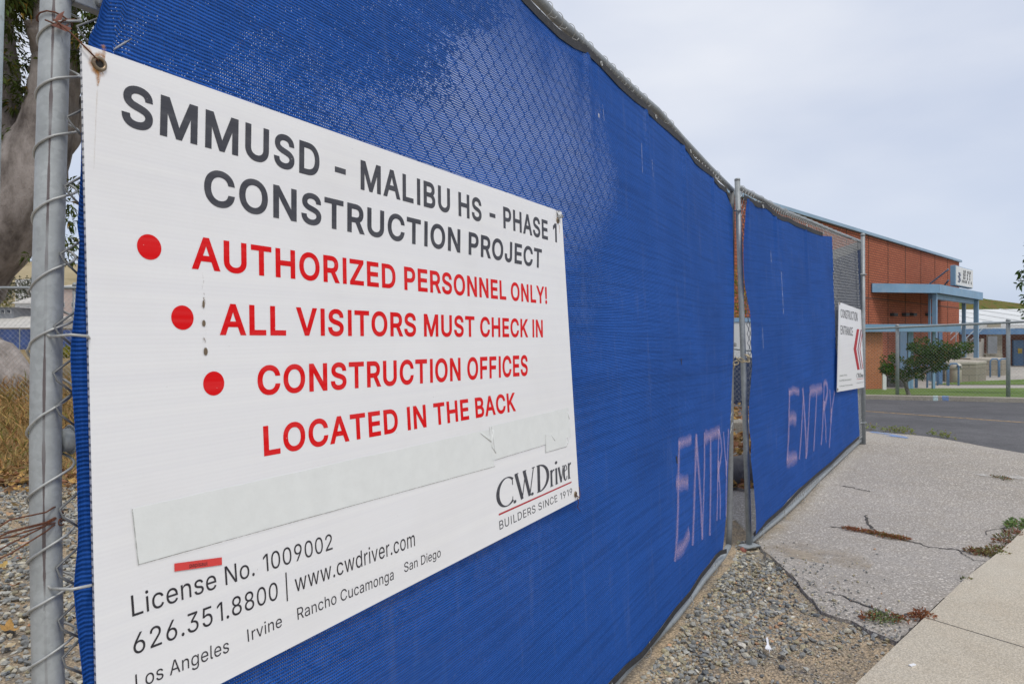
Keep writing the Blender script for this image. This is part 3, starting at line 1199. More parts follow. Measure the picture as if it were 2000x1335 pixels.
# concrete steps with blue railings, running up to the right
st = thing("concrete_steps", "grey concrete steps with pale railings rising to the right behind the shrub", "stairs", (at(1860, 0, 37).x, 37, GND))
m = MB()
sx0, sx1 = at(1856, 0, 37).x, at(1922, 0, 37).x
n = 11
for i in range(n):
    x0 = sx0 + (sx1 - sx0) * i / n
    m.box(((x0 + sx1) / 2, 37.8, GND + .085 + .17 * i), (sx1 - x0, 1.6, .17))
m.build("steps", M_PATIO, st)
for yy in (36.95, 38.65):
    m = MB()
    m.tube([(sx0 - .2, yy, GND + .9), (sx1 - .1, yy, GND + .9 + .17 * n), (sx1 + 1.6, yy, GND + .9 + .17 * n)], .03, 8)
    m.tube([(sx0 - .2, yy, GND + .55), (sx1 - .1, yy, GND + .55 + .17 * n), (sx1 + 1.6, yy, GND + .55 + .17 * n)], .02, 8)
    for i in range(0, n + 1, 3):
        x = sx0 - .2 + (sx1 - sx0 + .1) * i / n
        m.tube([(x, yy, GND), (x, yy, GND + .9 + .17 * i)], .025, 8)
    m.build("railing", plain("pale_blue_rail", (.42, .50, .56), .45, .2), st)
m = MB()
m.box((sx1 + .45, 37.8, GND + .52), (.9, 1.9, 1.05))
m.build("landing_wall", M_BLOCK, st)
m = MB()
m.box((sx1 + .3, 36.80, GND + 1.53), (.5, .06, .93))
m.build("landing_screen", M_GREYW, st)

# the single-storey block to the right
rb = thing("school_block", "low school block with a broad white metal roof and blue beam at the right edge", "building", (30, 46, GND))
m = MB()
rx0, rx1 = at(1862, 0, 48).x, 75
ze, zt = at(0, 634, 44).z, at(0, 605, 52).z
m.add([(rx0 - 3, 44, ze), (rx1, 40, ze + .25), (rx1, 50, zt + .35), (rx0 - 3, 53, zt), (rx0 - 3, 44, ze - .25), (rx1, 40, ze), (rx1, 50, zt + .1), (rx0 - 3, 53, zt - .25)],
      [(0, 1, 2, 3), (4, 7, 6, 5), (0, 4, 5, 1), (3, 2, 6, 7), (0, 3, 7, 4), (1, 5, 6, 2)])
m.build("roof", M_OFFW, rb)
m = MB()
for k in range(26):
    f = k / 25
    a = Vector((rx0 - 3, 44, ze)).lerp(Vector((rx1, 40, ze + .25)), f)
    b = Vector((rx0 - 3, 53, zt)).lerp(Vector((rx1, 50, zt + .35)), f)
    m.tube([a + Vector((0, 0, .02)), b + Vector((0, 0, .02))], .035, 5)
m.build("roof_seam", M_OFFW, rb)
m = MB()
m.box(((rx0 - 3 + rx1) / 2, 46.6, (GND + ze) / 2), (rx1 - rx0 + 3, .4, ze - GND - .05))
m.build("wall", M_BRICKD, rb)
m = MB()
bz = at(0, 647, 40).z
m.box(((at(1872, 0, 40).x + rx1) / 2, 40, bz), (rx1 - at(1872, 0, 40).x, .3, .34))
m.build("beam", M_DKBLUE, rb)
m = MB()
xs = at(1929, 0, 43.4).x, at(1954, 0, 43.4).x
m.box(((xs[0] + xs[1]) / 2, 43.4, at(0, 634, 43.4).z), (xs[1] - xs[0], .08, .30))
m.build("name_plate", M_BEIGE, rb)
m = MB()
xs = at(1933, 0, 40.6).x, at(1951, 0, 40.6).x
m.box(((xs[0] + xs[1]) / 2, 40.6, (GND + bz - .17) / 2), (xs[1] - xs[0], .55, bz - .17 - GND))
m.build("column", M_BLOCK, rb)
m = MB()
xs = at(1979, 0, 46.3).x, at(1999, 0, 46.3).x
m.box(((xs[0] + xs[1]) / 2, 46.33, GND + .85), (xs[1] - xs[0], .12, 1.75))
dr = m.build("door", M_DKBLUE, rb)
m = MB()
m.box((at(1993, 0, 46.2).x, 46.24, GND + 1.0), (.27, .03, .33))
m.build("door_notice", M_YELSIGN, dr)

# blue bicycle rails and a bench under the walkway
for px, y, lab in ((1768, 26.4, "blue bent-pipe bicycle rail under the walkway, left of the shrub trunk"),
                   (1831, 27.6, "blue bent-pipe bicycle rail under the walkway, right of the shrub"),
                   (1934, 33.2, "blue bent-pipe guard rail between the two block planters")):
    p = at(px, 0, y)
    m = MB()
    for s in (0, .45):
        m.tube([(p.x + s, y, GND), (p.x + s, y, GND + .8), (p.x + s + .1, y, GND + .9), (p.x + s + .32, y, GND + .9), (p.x + s + .4, y, GND + .8), (p.x + s + .4, y, GND)], .035, 8)
    tag(m.build("bicycle_rail", M_DKBLUE, origin=(p.x, y, GND), smooth=True), lab, "rail", "blue pipe rails on the patio")


# ------------------------------------------------------------------ chain link
def chain_link(P, s0, s1, t0, t1, pitch=.036, r=.0015, clip=None):
    """interlocked zigzag wires over a rectangle of a plane; P(s,t,d) gives world points; returns verts, faces"""
    V, F = [], []
    nk = int((s1 - s0) / pitch)
    nj = int((t1 - t0) / pitch)
    sm, tm = (s0 + s1) / 2, (t0 + t1) / 2
    u = (P(sm + .5, tm, 0) - P(sm, tm, 0)).normalized()
    n = (P(sm, tm, 1) - P(sm, tm, 0)).normalized()
    for k in range(nk):
        prev = None
        for j in range(nj + 1):
            sg = 1 if (j + k) % 2 else -1
            s = s0 + (k + .5) * pitch + sg * pitch * .52
            t = t0 + j * pitch
            ok = clip is None or clip(s, t)
            if not ok:
                prev = None
                continue
            jit = .0045 * mnoise.noise((s * 9, t * 9, 2.0))
            c = P(s + jit, t + .8 * jit, sg * r * .9)
            b = len(V)
            V += [tuple(c + u * r), tuple(c + n * r), tuple(c - u * r), tuple(c - n * r)]
            if prev is not None:
                for q in range(4):
                    F.append((prev + q, prev + (q + 1) % 4, b + (q + 1) % 4, b + q))
            prev = b
    return V, F


def fence_run(name, label, a, b, zt, posts, rpost, rail_r, mesh_r, extra=None, group=None, pitch=.04):
    """a chain link fence on a straight plan line from a to b; posts given as fractions"""
    a, b = Vector(a), Vector(b)
    L = (b - a).length
    u = (b - a) / L
    nrm = Vector((u.y, -u.x, 0))
    if nrm.dot(-a) < 0:
        nrm = -nrm
    t = thing(name, label, "fence", (a.x, a.y, float(H(a.x, a.y))), group)
    def base(s):
        p = a + u * s
        return float(H(p.x, p.y)) + .03
    def top(s):
        return base(0) + zt + (base(L) - base(0)) * s / L
    m = MB()
    m.tube([tuple(a + u * (L * f) + Vector((0, 0, top(L * f)))) for f in (0, .25, .5, .75, 1)], rail_r, 8)
    m.build("top_rail", M_GALV, t, smooth=True)
    for f in posts:
        p = a + u * (L * f) - nrm * .03
        m = MB()
        m.tube([(p.x, p.y, base(L * f) - .2), (p.x, p.y, top(L * f) + .03)], rpost, 10)
        m.lathe((p.x, p.y, top(L * f) + .03), [(rpost * 1.15, 0), (rpost * 1.1, .03), (rpost * .5, .055)], 10)
        m.build("post", M_GALV, t, smooth=True)
    def P(s, tt, d):
        p = a + u * s + nrm * (d + rail_r + .004)
        f = (tt) / zt
        return Vector((p.x, p.y, base(s) + (top(s) - base(s)) * f))
    V, F = chain_link(P, 0, L, .02, zt - .01, pitch, mesh_r)
    npmesh("chain_link_mesh", V, F, M_MESHW, t)
    return t


fA, fB = Vector((9.81, 17.4, 0)), Vector((11.33, 15.6, 0))
fd = (fB - fA).normalized()
SP = (fB - fA).length
fence_run("chain_link_fence", "bare grey chain link fence along the kerb and lawn across the road", fA - fd * SP * 2, fB + fd * SP * 2, 1.80,
          [0, .2, .4, .6, .8, 1.0], .042, .028, .0017)

# ================================================================== the fence with the big sign
SG_TL = Vector((-0.57275767, 0.89768908, 0.38445239 + EYE))
SG_u = Vector((0.16754532 + 0.57275767, 2.19158943 - 0.89768908, 0.0049))
SG_v = Vector((-0.57275767 + 0.53280969, 0.89768908 - 0.87829448, 0.38445239 + 0.52846821))
P1 = Plane(SG_TL, SG_u, SG_v)
D_BACK, D_FAB, D_MESH, D_PIPE = -.0045, -.016, -.0225, -.046


def polyline(pts, x):
    """piecewise-linear y(x), extended straight beyond its ends"""
    xs = [p[0] for p in pts]
    ys = [p[1] for p in pts]
    if x <= xs[0]:
        return ys[0] + (x - xs[0]) * (ys[1] - ys[0]) / (xs[1] - xs[0])
    if x >= xs[-1]:
        return ys[-1] + (x - xs[-1]) * (ys[-1] - ys[-2]) / (xs[-1] - xs[-2])
    return float(np.interp(x, xs, ys))


leaf1 = thing("gate_leaf", "near pipe-framed gate leaf covered in blue mesh fabric, with the large white sign on it", "gate",
              P1.pxP(1425, 1075, D_PIPE))
# left stile: the big pipe in the foreground, slightly bent
post_px = [(99, 330), (89, 700), (87, 1000), (94, 1335)]
pst = [P1.px(x, y, D_PIPE) for x, y in post_px]
t_hi, t_lo = .66, -1.62
pts = []
for t in np.linspace(t_lo, t_hi, 30):
    s = polyline(sorted([(b, a) for a, b in pst]), t)
    if t > pst[0][1]:
        s = pst[0][0] + (t - pst[0][1]) * .055
    if t < pst[-1][1]:
        s = pst[-1][0]
    pts.append(P1.P(s, t, D_PIPE))
# smooth the bend
for _ in range(6):
    pts = [pts[0]] + [(pts[i - 1] + pts[i] * 2 + pts[i + 1]) / 4 for i in range(1, len(pts) - 1)] + [pts[-1]]
RPOST = .0178
m = MB()
m.tube(pts, RPOST, 28, uv=True)
post = m.build("stile", M_POST, leaf1, smooth=True)
POSTPTS = pts


def post_at(t):
    return min(POSTPTS, key=lambda q: abs((q - P1.O).dot(P1.v) - t))


# rails
rail_px = [(1059, 7), (1084, 34), (1126, 73), (1162, 107), (1204, 146), (1243, 182), (1282, 215), (1333, 272), (1384, 326), (1430, 371)]
RT = [P1.px(x, y, D_PIPE) for x, y in rail_px]
sl = (RT[-1][1] - RT[0][1]) / (RT[-1][0] - RT[0][0])
RT = [(pst[0][0] + .02, RT[0][1] - sl * (RT[0][0] - pst[0][0] - .02)), (RT[0][0] * .5 + .0, RT[0][1] - sl * RT[0][0] * .5)] + RT
RR = .0172
m = MB()
m.tube([P1.P(s, t, D_PIPE) for s, t in RT], RR, 14)
m.build("top_rail", M_GALV, leaf1, smooth=True)
brail_px = [(1201, 1330), (1229, 1300), (1272, 1253), (1293, 1231.5), (1316.7, 1207), (1344, 1172), (1372, 1133), (1393.5, 1107.7), (1412, 1086)]
RB = [P1.px(x, y, D_PIPE) for x, y in brail_px]
slb = (RB[3][1] - RB[0][1]) / (RB[3][0] - RB[0][0])
RB = [(pst[-1][0] + .02, RB[0][1] - .35 * slb * (RB[0][0] - pst[-1][0])), (RB[0][0] * .5, RB[0][1] - .3 * slb * RB[0][0] * .5)] + RB
estile_px = [(1423, 1066), (1425, 1030), (1427, 900), (1428.5, 690), (1430, 400)]
RE = [P1.px(x, y, D_PIPE) for x, y in estile_px]
m = MB()
m.tube([P1.P(s, t, D_PIPE) for s, t in RB + RE[:1]], RR, 14)
m.build("bottom_rail", M_GALV, leaf1, smooth=True)
m = MB()
m.tube([P1.P(s, t, D_PIPE) for s, t in RE + [RT[-1]]], RR * .95, 14)
m.build("end_stile", M_WIREDK, leaf1, smooth=True)  # darker steel colour stands in for the shadow on this pipe
ms, mt = P1.px(112, 861, D_PIPE)
m = MB()
m.tube([P1.P(ms + .004, mt, D_PIPE), P1.P(RE[2][0], mt - .06, D_PIPE)], .0155, 14)
m.build("mid_rail", M_GALV, leaf1, smooth=True)
m = MB()                                   # rough weld where it meets the stile
wp = P1.P(ms + .016, mt, D_PIPE)
for k in range(26):
    a = 2 * math.pi * k / 26
    c = wp + P1.v * math.cos(a) * .0165 + P1.n * math.sin(a) * .0165
    m.ring(c, P1.u, .0022 + random.random() * .0006, .0012, 6, 5)
m.build("weld_bead", M_GALV, leaf1, smooth=True)

# fabric outline
top_px = [(1018, 0), (1048, 31.5), (1090, 72), (1120, 93), (1145, 103), (1150, 109), (1174, 132), (1210, 171), (1240, 198), (1260, 212), (1265, 220),
          (1279, 235), (1302.6, 254.6), (1332.5, 280.7), (1338.5, 290.6), (1356.5, 317.6), (1371.5, 331), (1389.5, 343.6), (1395.5, 355), (1404.4, 365.5),
          (1418, 375), (1426, 396)]
FT = [P1.px(x, y, D_FAB) for x, y in top_px]
s_a = FT[0][0]
ext = []
for s in np.arange(-.02, s_a - .03, .045):
    ph = (s_a - s) / .52
    ext.append((s, polyline(RT, s) - .055 - .022 * math.sin(math.pi * (ph % 1.0))))
FT = ext + FT
bot_px = [(1190, 1331), (1222.7, 1296), (1252.6, 1272), (1286.8, 1230), (1316.7, 1188.8), (1346.6, 1154.6), (1368, 1120.5), (1385, 1100), (1398, 1082), (1406, 1075), (1418, 1072)]
FB = [P1.px(x, y, D_FAB) for x, y in bot_px]
FB = [(-.03, FB[0][1] - .30 * slb * (FB[0][0] + .03)), (FB[0][0] * .5, FB[0][1] - .3 * slb * FB[0][0] * .5)] + FB
lft_px = [(196, -300), (188, 0), (165, 80), (153, 200), (150, 330), (141, 480), (133, 600), (127, 655), (124, 700), (136, 880), (139, 1050), (129, 1145), (134, 1200), (148, 1335), (150, 1500)]
FL = sorted([(t, s) for s, t in (P1.px(x, y, D_FAB) for x, y in lft_px)])
rgt_px = [(1431, 396), (1434, 600), (1432.5, 690), (1426.5, 900), (1421.5, 1040), (1419, 1072)]
FR = sorted([(t, s) for s, t in (P1.px(x, y, D_FAB) for x, y in rgt_px)])
S_SIGN_L = P1.px(160, 500)[0]
ties1 = [P1.px(x, y, D_FAB) for x, y in ((1147, 103), (1262, 213), (1335, 283), (1392, 345))]
LTIE = [P1.px(128, 658, D_FAB)[1], P1.px(130, 1146, D_FAB)[1]]


def fab_d(s, t):
    """relief of the cloth: slack between the ties, folds along the gathered left edge, a hint of the mesh behind"""
    d = D_FAB
    top, bot = polyline(FT, s), polyline(FB, s)
    f = (t - bot) / max(.1, top - bot)
    slack = math.sin(math.pi * max(0, min(1, f)))
    d += .006 * slack * mnoise.noise((s * 1.6, t * 1.1, 3.0))
    d += .003 * mnoise.noise((s * 5.0, t * 2.2, 8.0)) * min(1, f * 6)
    for ts, tt in ties1:                                  # pleats hanging from each tie
        q = (top - t)
        if 0 <= q < .7:
            w = .05 + q * .10
            d += .006 * math.exp(-((s - ts) / w) ** 2) * (1 - q / .7) * math.cos((s - ts) / (w * .33))
    sl_ = polyline(FL, t)
    e = s - sl_
    if e < .10:                                           # gathered fold at the left edge
        g = max(0.0, 1 - e / .07)
        d += .011 * g * math.cos(e * 210 + 2.0 * mnoise.noise((t * 3, 1, 2))) + .007 * g
    if s > S_SIGN_L - .002:
        lim = -.0065
        inside = s < 1.5 and -.94 < t < .02
        if inside:
            d = min(d, lim)
    return d


NA, NB = 240, 120
V, UV = [], []
for j in range(NB + 1):
    b = j / NB
    for i in range(NA + 1):
        a = (i / NA)
        a = a ** 1.12 if a < .999 else 1.0
        # outline blend
        s_n = FT[0][0] + (FR[-1][1] - FT[0][0]) * a
        t = polyline(FB, s_n) * (1 - b) + polyline(FT, s_n) * b
        s = polyline(FL, t) * (1 - a) + polyline(FR, t) * a
        t = polyline(FB, s) * (1 - b) + polyline(FT, s) * b
        V.append(tuple(P1.P(s, t, fab_d(s, t))))
        UV.append((s, t + .012 * math.sin(s * 2.2)))
F = [(j * (NA + 1) + i, j * (NA + 1) + i + 1, (j + 1) * (NA + 1) + i + 1, (j + 1) * (NA + 1) + i) for j in range(NB) for i in range(NA)]
fab1 = npmesh("privacy_fabric", V, F, M_FAB, leaf1, uv=UV, smooth=True)


def ribbon(m, pts_st, plane, w0, w1, dfun, d, mi=0):
    """a flat band between (s, t+w0) and (s, t+w1) along a path of a plane, with UVs (u along, v across)"""
    L = 0
    for i in range(len(pts_st) - 1):
        (s0, t0), (s1, t1) = pts_st[i], pts_st[i + 1]
        l = math.hypot(s1 - s0, t1 - t0)
        m.quad(plane.P(s0, t0 + w0, dfun(s0, t0) + d), plane.P(s1, t1 + w0, dfun(s1, t1) + d),
               plane.P(s1, t1 + w1, dfun(s1, t1) + d), plane.P(s0, t0 + w1, dfun(s0, t0) + d),
               [(L, 0), (L + l, 0), (L + l, 1), (L, 1)], mi)
        L += l


m = MB()
ribbon(m, FT, P1, -.004, .026, lambda s, t: D_FAB, .004)
ribbon(m, FT, P1, -.004, .028, lambda s, t: D_FAB, -.002)
m.build("hem", M_HEM, fab1)
m = MB()
ribbon(m, FB, P1, -.022, .004, lambda s, t: D_FAB, .004)
m.build("hem", M_HEM, fab1)
# eyelets in the hem
for x, y in ((1172, 128), (1279, 231), (1347, 298), (1398, 352)):
    s, t = P1.px(x, y, D_FAB)
    m = MB()
    m.ring(P1.P(s, t + .005, D_FAB + .006), P1.n, .0075, .0026, 14, 6)
    m.build("eyelet", M_WIRE, fab1, smooth=True)
# wire ties along both hems
for x, y in ((1066, 30), (1086, 45), (1110, 68), (1128, 82), (1146, 97), (1175, 124), (1191, 140), (1206, 154), (1221, 170), (1237, 186), (1254, 200), (1292, 232), (1306, 246), (1398, 346)):
    s, t = P1.px(x, y, D_PIPE)
    tt = polyline(RT, s)
    m = MB()
    m.ring(P1.P(s, tt - .008, D_PIPE + .004), P1.u + P1.v * random.uniform(-.3, .3), .0255, .0014, 18, 5, squash=.9)
    m.tube([P1.P(s, tt - .034, D_PIPE + .012), P1.P(s + .006, tt - .045, D_PIPE + .03), P1.P(s + .012, tt - .036, D_PIPE + .034)], .0014, 5)
    m.build("tie_wire", M_WIRE, leaf1, smooth=True)
for x, y in ((1387, 1102), (1339, 1169), (1255, 1275), (1180, 1350)):
    s, t = P1.px(x, y, D_PIPE)
    tt = polyline(RB, s)
    m = MB()
    m.ring(P1.P(s, tt + .008, D_PIPE + .008), P1.u, .030, .0016, 18, 5, squash=.95)
    m.tube([P1.P(s, tt + .028, D_PIPE + .026), P1.P(s - .01, tt + .05, D_PIPE + .036)], .0016, 5)
    m.build("tie_wire", M_WIRE, leaf1, smooth=True)
for t in LTIE:
    s = polyline(FL, t)
    m = MB()
    m.tube([P1.P(s - .012, t + .001, D_PIPE + .02), P1.P(s - .004, t + .002, D_FAB + .022), P1.P(s + .016, t, D_FAB + .023), P1.P(s + .026, t - .004, D_FAB + .010)], .0019, 7)
    m.tube([P1.P(s - .012, t + .001, D_PIPE + .02), P1.P(s - .016, t + .008, D_PIPE + .01), P1.P(s - .012, t + .016, D_PIPE)], .0019, 7)
    m.build("tie_wire", M_WIRE, leaf1, smooth=True)

V, F = chain_link(lambda s, t, d: P1.P(s, t, fab_d(s, t) - .0042 + d), pst[0][0] + .03, RE[2][0] - .02, -1.0, .62, .0325, .0019,
                  clip=lambda s, t: polyline(RB, s) + .01 < t < polyline(RT, s) - .008 and s > polyline(FL, t) - .004)
npmesh("chain_link_mesh", V, F, M_MESHW, leaf1)
# lacing wire wound round the stile
m = MB()
hx = []
turns_t = [P1.px(64, y, D_PIPE)[1] for y in (-60, 62, 172, 286, 415, 556, 668, 836, 968, 1092, 1190, 1300, 1420)][::-1]
N_ = 20
for k in range(len(turns_t) - 1):
    for q in range(N_):
        f = q / N_
        t = turns_t[k] + (turns_t[k + 1] - turns_t[k]) * f
        c = post_at(t)
        c = c + P1.v * (t - (c - P1.O).dot(P1.v))
        ang = 2 * math.pi * f
        rad = RPOST + .0022
        # each turn swings out to catch the mesh beside the pipe
        out = max(0.0, -math.cos(ang + .6)) ** 2 * .012
        vec = -P1.u * math.cos(ang) + P1.n * math.sin(ang)
        hx.append(c + vec * rad + P1.u * out)
m.tube(hx, .0017, 7)
m.build("lacing_wire", M_WIRE, leaf1, smooth=True)
# knuckled ends of the mesh wires beside the stile
s_k = pst[1][0] + .03
for k, ky in enumerate((52, 236, 372, 505, 645, 735, 800, 1000, 1112, 1215, 1290)):
    t = P1.px(135, ky, D_MESH)[1]
    sk = polyline(FL, t) - .012
    m = MB()
    m.tube([P1.P(sk + .03, t - .026, D_MESH), P1.P(sk + .004, t - .004, D_MESH + .004), P1.P(sk + .004, t + .006, D_MESH - .004), P1.P(sk + .03, t + .026, D_MESH)], .0016, 6)
    m.build("wire_knuckle", M_WIREDK, leaf1, smooth=True)
# clamp near the top of the stile
cs, ct = P1.px(150, 4, D_PIPE)
m = MB()
cc_ = post_at(ct)
cc_ = cc_ + P1.v * (ct - (cc_ - P1.O).dot(P1.v) + .004)
m.lathe(cc_ - P1.v * .011, [(RPOST + .0015, 0), (RPOST + .004, .002), (RPOST + .004, .02), (RPOST + .0015, .022)], 24, P1.v)
Mx = Matrix((P1.u, P1.n, P1.v)).transposed()
m.box(cc_ + P1.u * .040 + P1.n * .006, (.050, .016, .024), M=Mx)
m.lathe(cc_ + P1.u * .048 + P1.n * .014, [(.007, 0), (.007, .006), (.004, .008)], 8, P1.n)
m.build("clamp", M_GALV, leaf1, smooth=False, bevel=.003)


# sprayed letters
def spray(plane, dfun, strokes, conv, parent, d=.0022, mat=None):
    m = MB()
    for si, (w, pts_) in enumerate(strokes):
        if si in (4, 7, 9, 13):            # the next letter begins
            m.build("spray_lettering", mat or M_SPRAY, parent)
            m = MB()
        st_ = [plane.px(*conv(x, y), D_FAB if plane is P1 else 0.0) for x, y in pts_]
        # resample
        path = []
        for i in range(len(st_) - 1):
            n_ = max(2, int(math.hypot(st_[i + 1][0] - st_[i][0], st_[i + 1][1] - st_[i][1]) / .03))
            for q in range(n_):
                f = q / n_
                path.append((st_[i][0] + (st_[i + 1][0] - st_[i][0]) * f, st_[i][1] + (st_[i + 1][1] - st_[i][1]) * f))
        path.append(st_[-1])
        L = 0
        prev = None
        for i, (s, t) in enumerate(path):
            a, b = path[max(i - 1, 0)], path[min(i + 1, len(path) - 1)]
            dx, dy = b[0] - a[0], b[1] - a[1]
            l = math.hypot(dx, dy) or 1
            ww = w * (1.2 + .4 * mnoise.noise((s * 14, t * 14, 5)))
            nx_, ny_ = -dy / l * ww / 2, dx / l * ww / 2
            cur = (plane.P(s + nx_, t + ny_, dfun(s + nx_, t + ny_) + d), plane.P(s - nx_, t - ny_, dfun(s - nx_, t - ny_) + d), L)
            if prev:
                m.quad(prev[0], prev[1], cur[1], cur[0], [(prev[2], 0), (prev[2], 1), (L, 1), (L, 0)])
            prev = cur
            L += l / 2
        d += .0003
    return m.build("spray_lettering", mat or M_SPRAY, parent)


c1 = lambda x, y: (1280 + x / 3.513, 740 + y / 3.513)
E1 = [(.040, [(165, 425), (160, 560), (156, 700), (152, 900), (146, 1080), (138, 1170), (132, 1250)]), (.055, [(158, 445), (200, 430), (245, 412)]),
      (.075, [(138, 712), (180, 710), (224, 706)]), (.07, [(140, 1190), (185, 1150), (230, 1050)]),
      (.045, [(278, 375), (268, 700), (264, 900), (252, 1140)]), (.04, [(276, 400), (290, 600), (308, 850), (318, 1100)]), (.032, [(331, 365), (330, 600), (324, 850), (317, 1080)]),
      (.07, [(330, 405), (385, 380), (440, 355)]), (.045, [(375, 390), (374, 700), (368, 1070)]),
      (.032, [(432, 340), (428, 600), (422, 800), (416, 970)]), (.032, [(433, 350), (446, 420), (452, 490), (442, 570), (430, 620)]), (.05, [(430, 560), (427, 700)]), (.03, [(432, 610), (440, 800), (437, 960)]),
      (.032, [(462, 360), (470, 480), (480, 590)]), (.03, [(496, 340), (492, 470), (484, 600), (480, 760), (478, 940)]), (.045, [(482, 560), (480, 660)])]
spray(P1, fab_d, E1, c1, fab1)
# small tears and scratches
for mat_, w, seg in ((M_WHITE, .008, [(1169, 222), (1169.6, 230)]), (M_SCUFF, .007, [(1176, 205), (1179.5, 236)]), (M_SCUFF, .008, [(1252, 280), (1254.5, 338)]), (M_SCUFF, .007, [(1273.5, 312), (1276, 352)]),
                     (M_HEM, .014, [(1331, 700), (1332, 712)]), (M_HEM, .02, [(1321, 890), (1323, 905)])):
    m = MB()
    (s0, t0), (s1, t1) = [P1.px(x, y, D_FAB) for x, y in seg]
    m.quad(P1.P(s0 - w / 2, t0, fab_d(s0, t0) + .002), P1.P(s0 + w / 2, t0, fab_d(s0, t0) + .002), P1.P(s1 + w * .3, t1, fab_d(s1, t1) + .002), P1.P(s1 - w * .3, t1, fab_d(s1, t1) + .002),
           [(0, 0), (0, 1), (1, 1), (1, 0)])
    m.build("scratch", mat_, fab1)

# ------------------------------------------------------------------ the far leaf
BL2 = at(1467, 1056, 4.36)
BR2 = at(1683, 868, 7.5)
TL2 = at(1441, 372, 4.42)
P2 = Plane(BL2, BR2 - BL2, TL2 - BL2)
D_P2 = -.034
leaf2 = thing("gate_leaf", "farther pipe-framed gate leaf in blue mesh fabric, with the small chevron sign at its end", "gate", BL2)
m = MB()
lp = [P2.pxP(1440, 350, D_P2), P2.pxP(1447, 560, D_P2), P2.pxP(1455, 800, D_P2), P2.pxP(1463, 1062, D_P2)]
m.tube(lp, .0180, 16)
m.lathe(lp[0], [(.0190, -.012), (.0190, .002), (.012, .006)], 16, P2.v)
m.build("stile", M_GALV, leaf2, smooth=True)
r2_px = [(1443, 366), (1452, 371), (1478, 384), (1531, 413), (1580, 432), (1628, 452), (1684, 473)]
R2T = [P2.px(x, y, D_P2) for x, y in r2_px]
m = MB()
m.tube([P2.P(s, t, D_P2) for s, t in R2T], .0175, 14)
m.build("top_rail", M_GALV, leaf2, smooth=True)
b2_px = [(1467, 1055), (1491, 1035), (1515, 1016), (1542, 993), (1572, 964), (1599, 935), (1629, 907), (1659, 879), (1680, 860)]
R2B = [P2.px(x, y, D_P2) for x, y in b2_px]
m = MB()
m.tube([P2.P(s, t, D_P2) for s, t in R2B], .0175, 14)
m.build("bottom_rail", M_GALV, leaf2, smooth=True)
m = MB()
m.tube([P2.pxP(1684, 466, D_P2), P2.pxP(1682, 700, D_P2), P2.pxP(1680, 866, D_P2)], .0175, 12)
m.build("end_stile", M_GALV, leaf2, smooth=True)
m = MB()
s, t = P2.px(1531, 413, D_P2)
m.box(P2.P(s, t, D_P2), (.05, .045, .045), M=Matrix((P2.u, P2.n, P2.v)).transposed())
m.build("rail_sleeve", M_GALV, leaf2, bevel=.006)
# foot plate and little red wheel
m = MB()
fp = P2.pxP(1462, 1062, D_P2)
m.box(fp + Vector((0, -.01, -.006)), (.125, .075, .010), .5)
m.build("foot_plate", M_GALV, leaf2, bevel=.002)
m = MB()
wc_ = at(1452.5, 1074, fp.y - .04)
m.lathe(wc_ - Vector((.012, 0, 0)), [(.010, 0), (.024, .003), (.026, .012), (.024, .021), (.010, .024)], 18, (.95, .3, 0))
m.build("wheel", M_REDSTONE, leaf2, smooth=True)
# band
m = MB()
s, t = P2.px(1441, 411, D_P2)
m.ring(P2.P(s, t, D_P2), P2.v, .021, .004, 18, 6)
m.box(P2.P(s - .03, t - .006, D_P2 + .01), (.035, .01, .014), M=Matrix((P2.u, P2.n, P2.v)).transposed())
m.build("clamp", M_GALV, leaf2, smooth=True)

t2_px = [(1452, 389), (1461, 393), (1480, 404), (1496, 406), (1506, 414), (1515, 423), (1527, 430), (1539, 432), (1552.6, 440), (1574, 448), (1590, 455), (1606, 460), (1624, 462)]
F2T = [P2.px(x, y) for x, y in t2_px]
F2T.append((P2.px(1678, 480)[0], F2T[-1][1] - .0))
l2_px = [(1452, 389), (1451, 407), (1451, 470), (1454, 550), (1457, 583), (1460, 610), (1459.5, 645), (1458, 674), (1461, 709), (1461, 787), (1463, 835), (1466, 865), (1463, 892), (1465, 970), (1469, 1043)]
F2L = sorted([(t, s) for s, t in (P2.px(x, y) for x, y in l2_px)])
bo2_px = [(1470, 1041), (1500, 1013), (1530, 987), (1560, 955), (1590, 928), (1622, 902), (1652, 873), (1677, 852)]
F2B = [P2.px(x, y) for x, y in bo2_px]
F2B = [(p[0], p[1]) for p in F2B]
r2 = [(1677, 852), (1678, 765)]
SR2 = P2.px(1677, 800)[0]
CUT_S = P2.px(1625, 560)[0]
cut_px = [(1624, 462), (1626, 520), (1629, 600), (1634, 690)]
CUT = sorted([(t, s) for s, t in (P2.px(x, y) for x, y in cut_px)])
T_CUT = P2.px(1636, 690)[1]
ties2 = [P2.px(x, y) for x, y in ((1455, 388), (1515, 422), (1574, 448), (1624, 462))]


def fab2_d(s, t):
    top = polyline(F2T, s)
    d = .008 * mnoise.noise((s * 1.5, t * 1.0, 13.0)) + .003 * mnoise.noise((s * 6, t * 2.5, 4.0))
    q = top - t
    for ts, tt in ties2:
        if 0 <= q < .8:
            w = .07 + q * .14
            d += .009 * math.exp(-((s - ts) / w) ** 2) * (1 - q / .8) * math.cos((s - ts) / (w * .3))
    # loose wave of the free left edge
    e = s - polyline(F2L, t)
    if e < .25:
        d += .014 * (1 - e / .25) * (1 + math.sin(t * 6.0 + .5))
    if s > CUT_S - .12:
        d = min(d, .004)
    return d


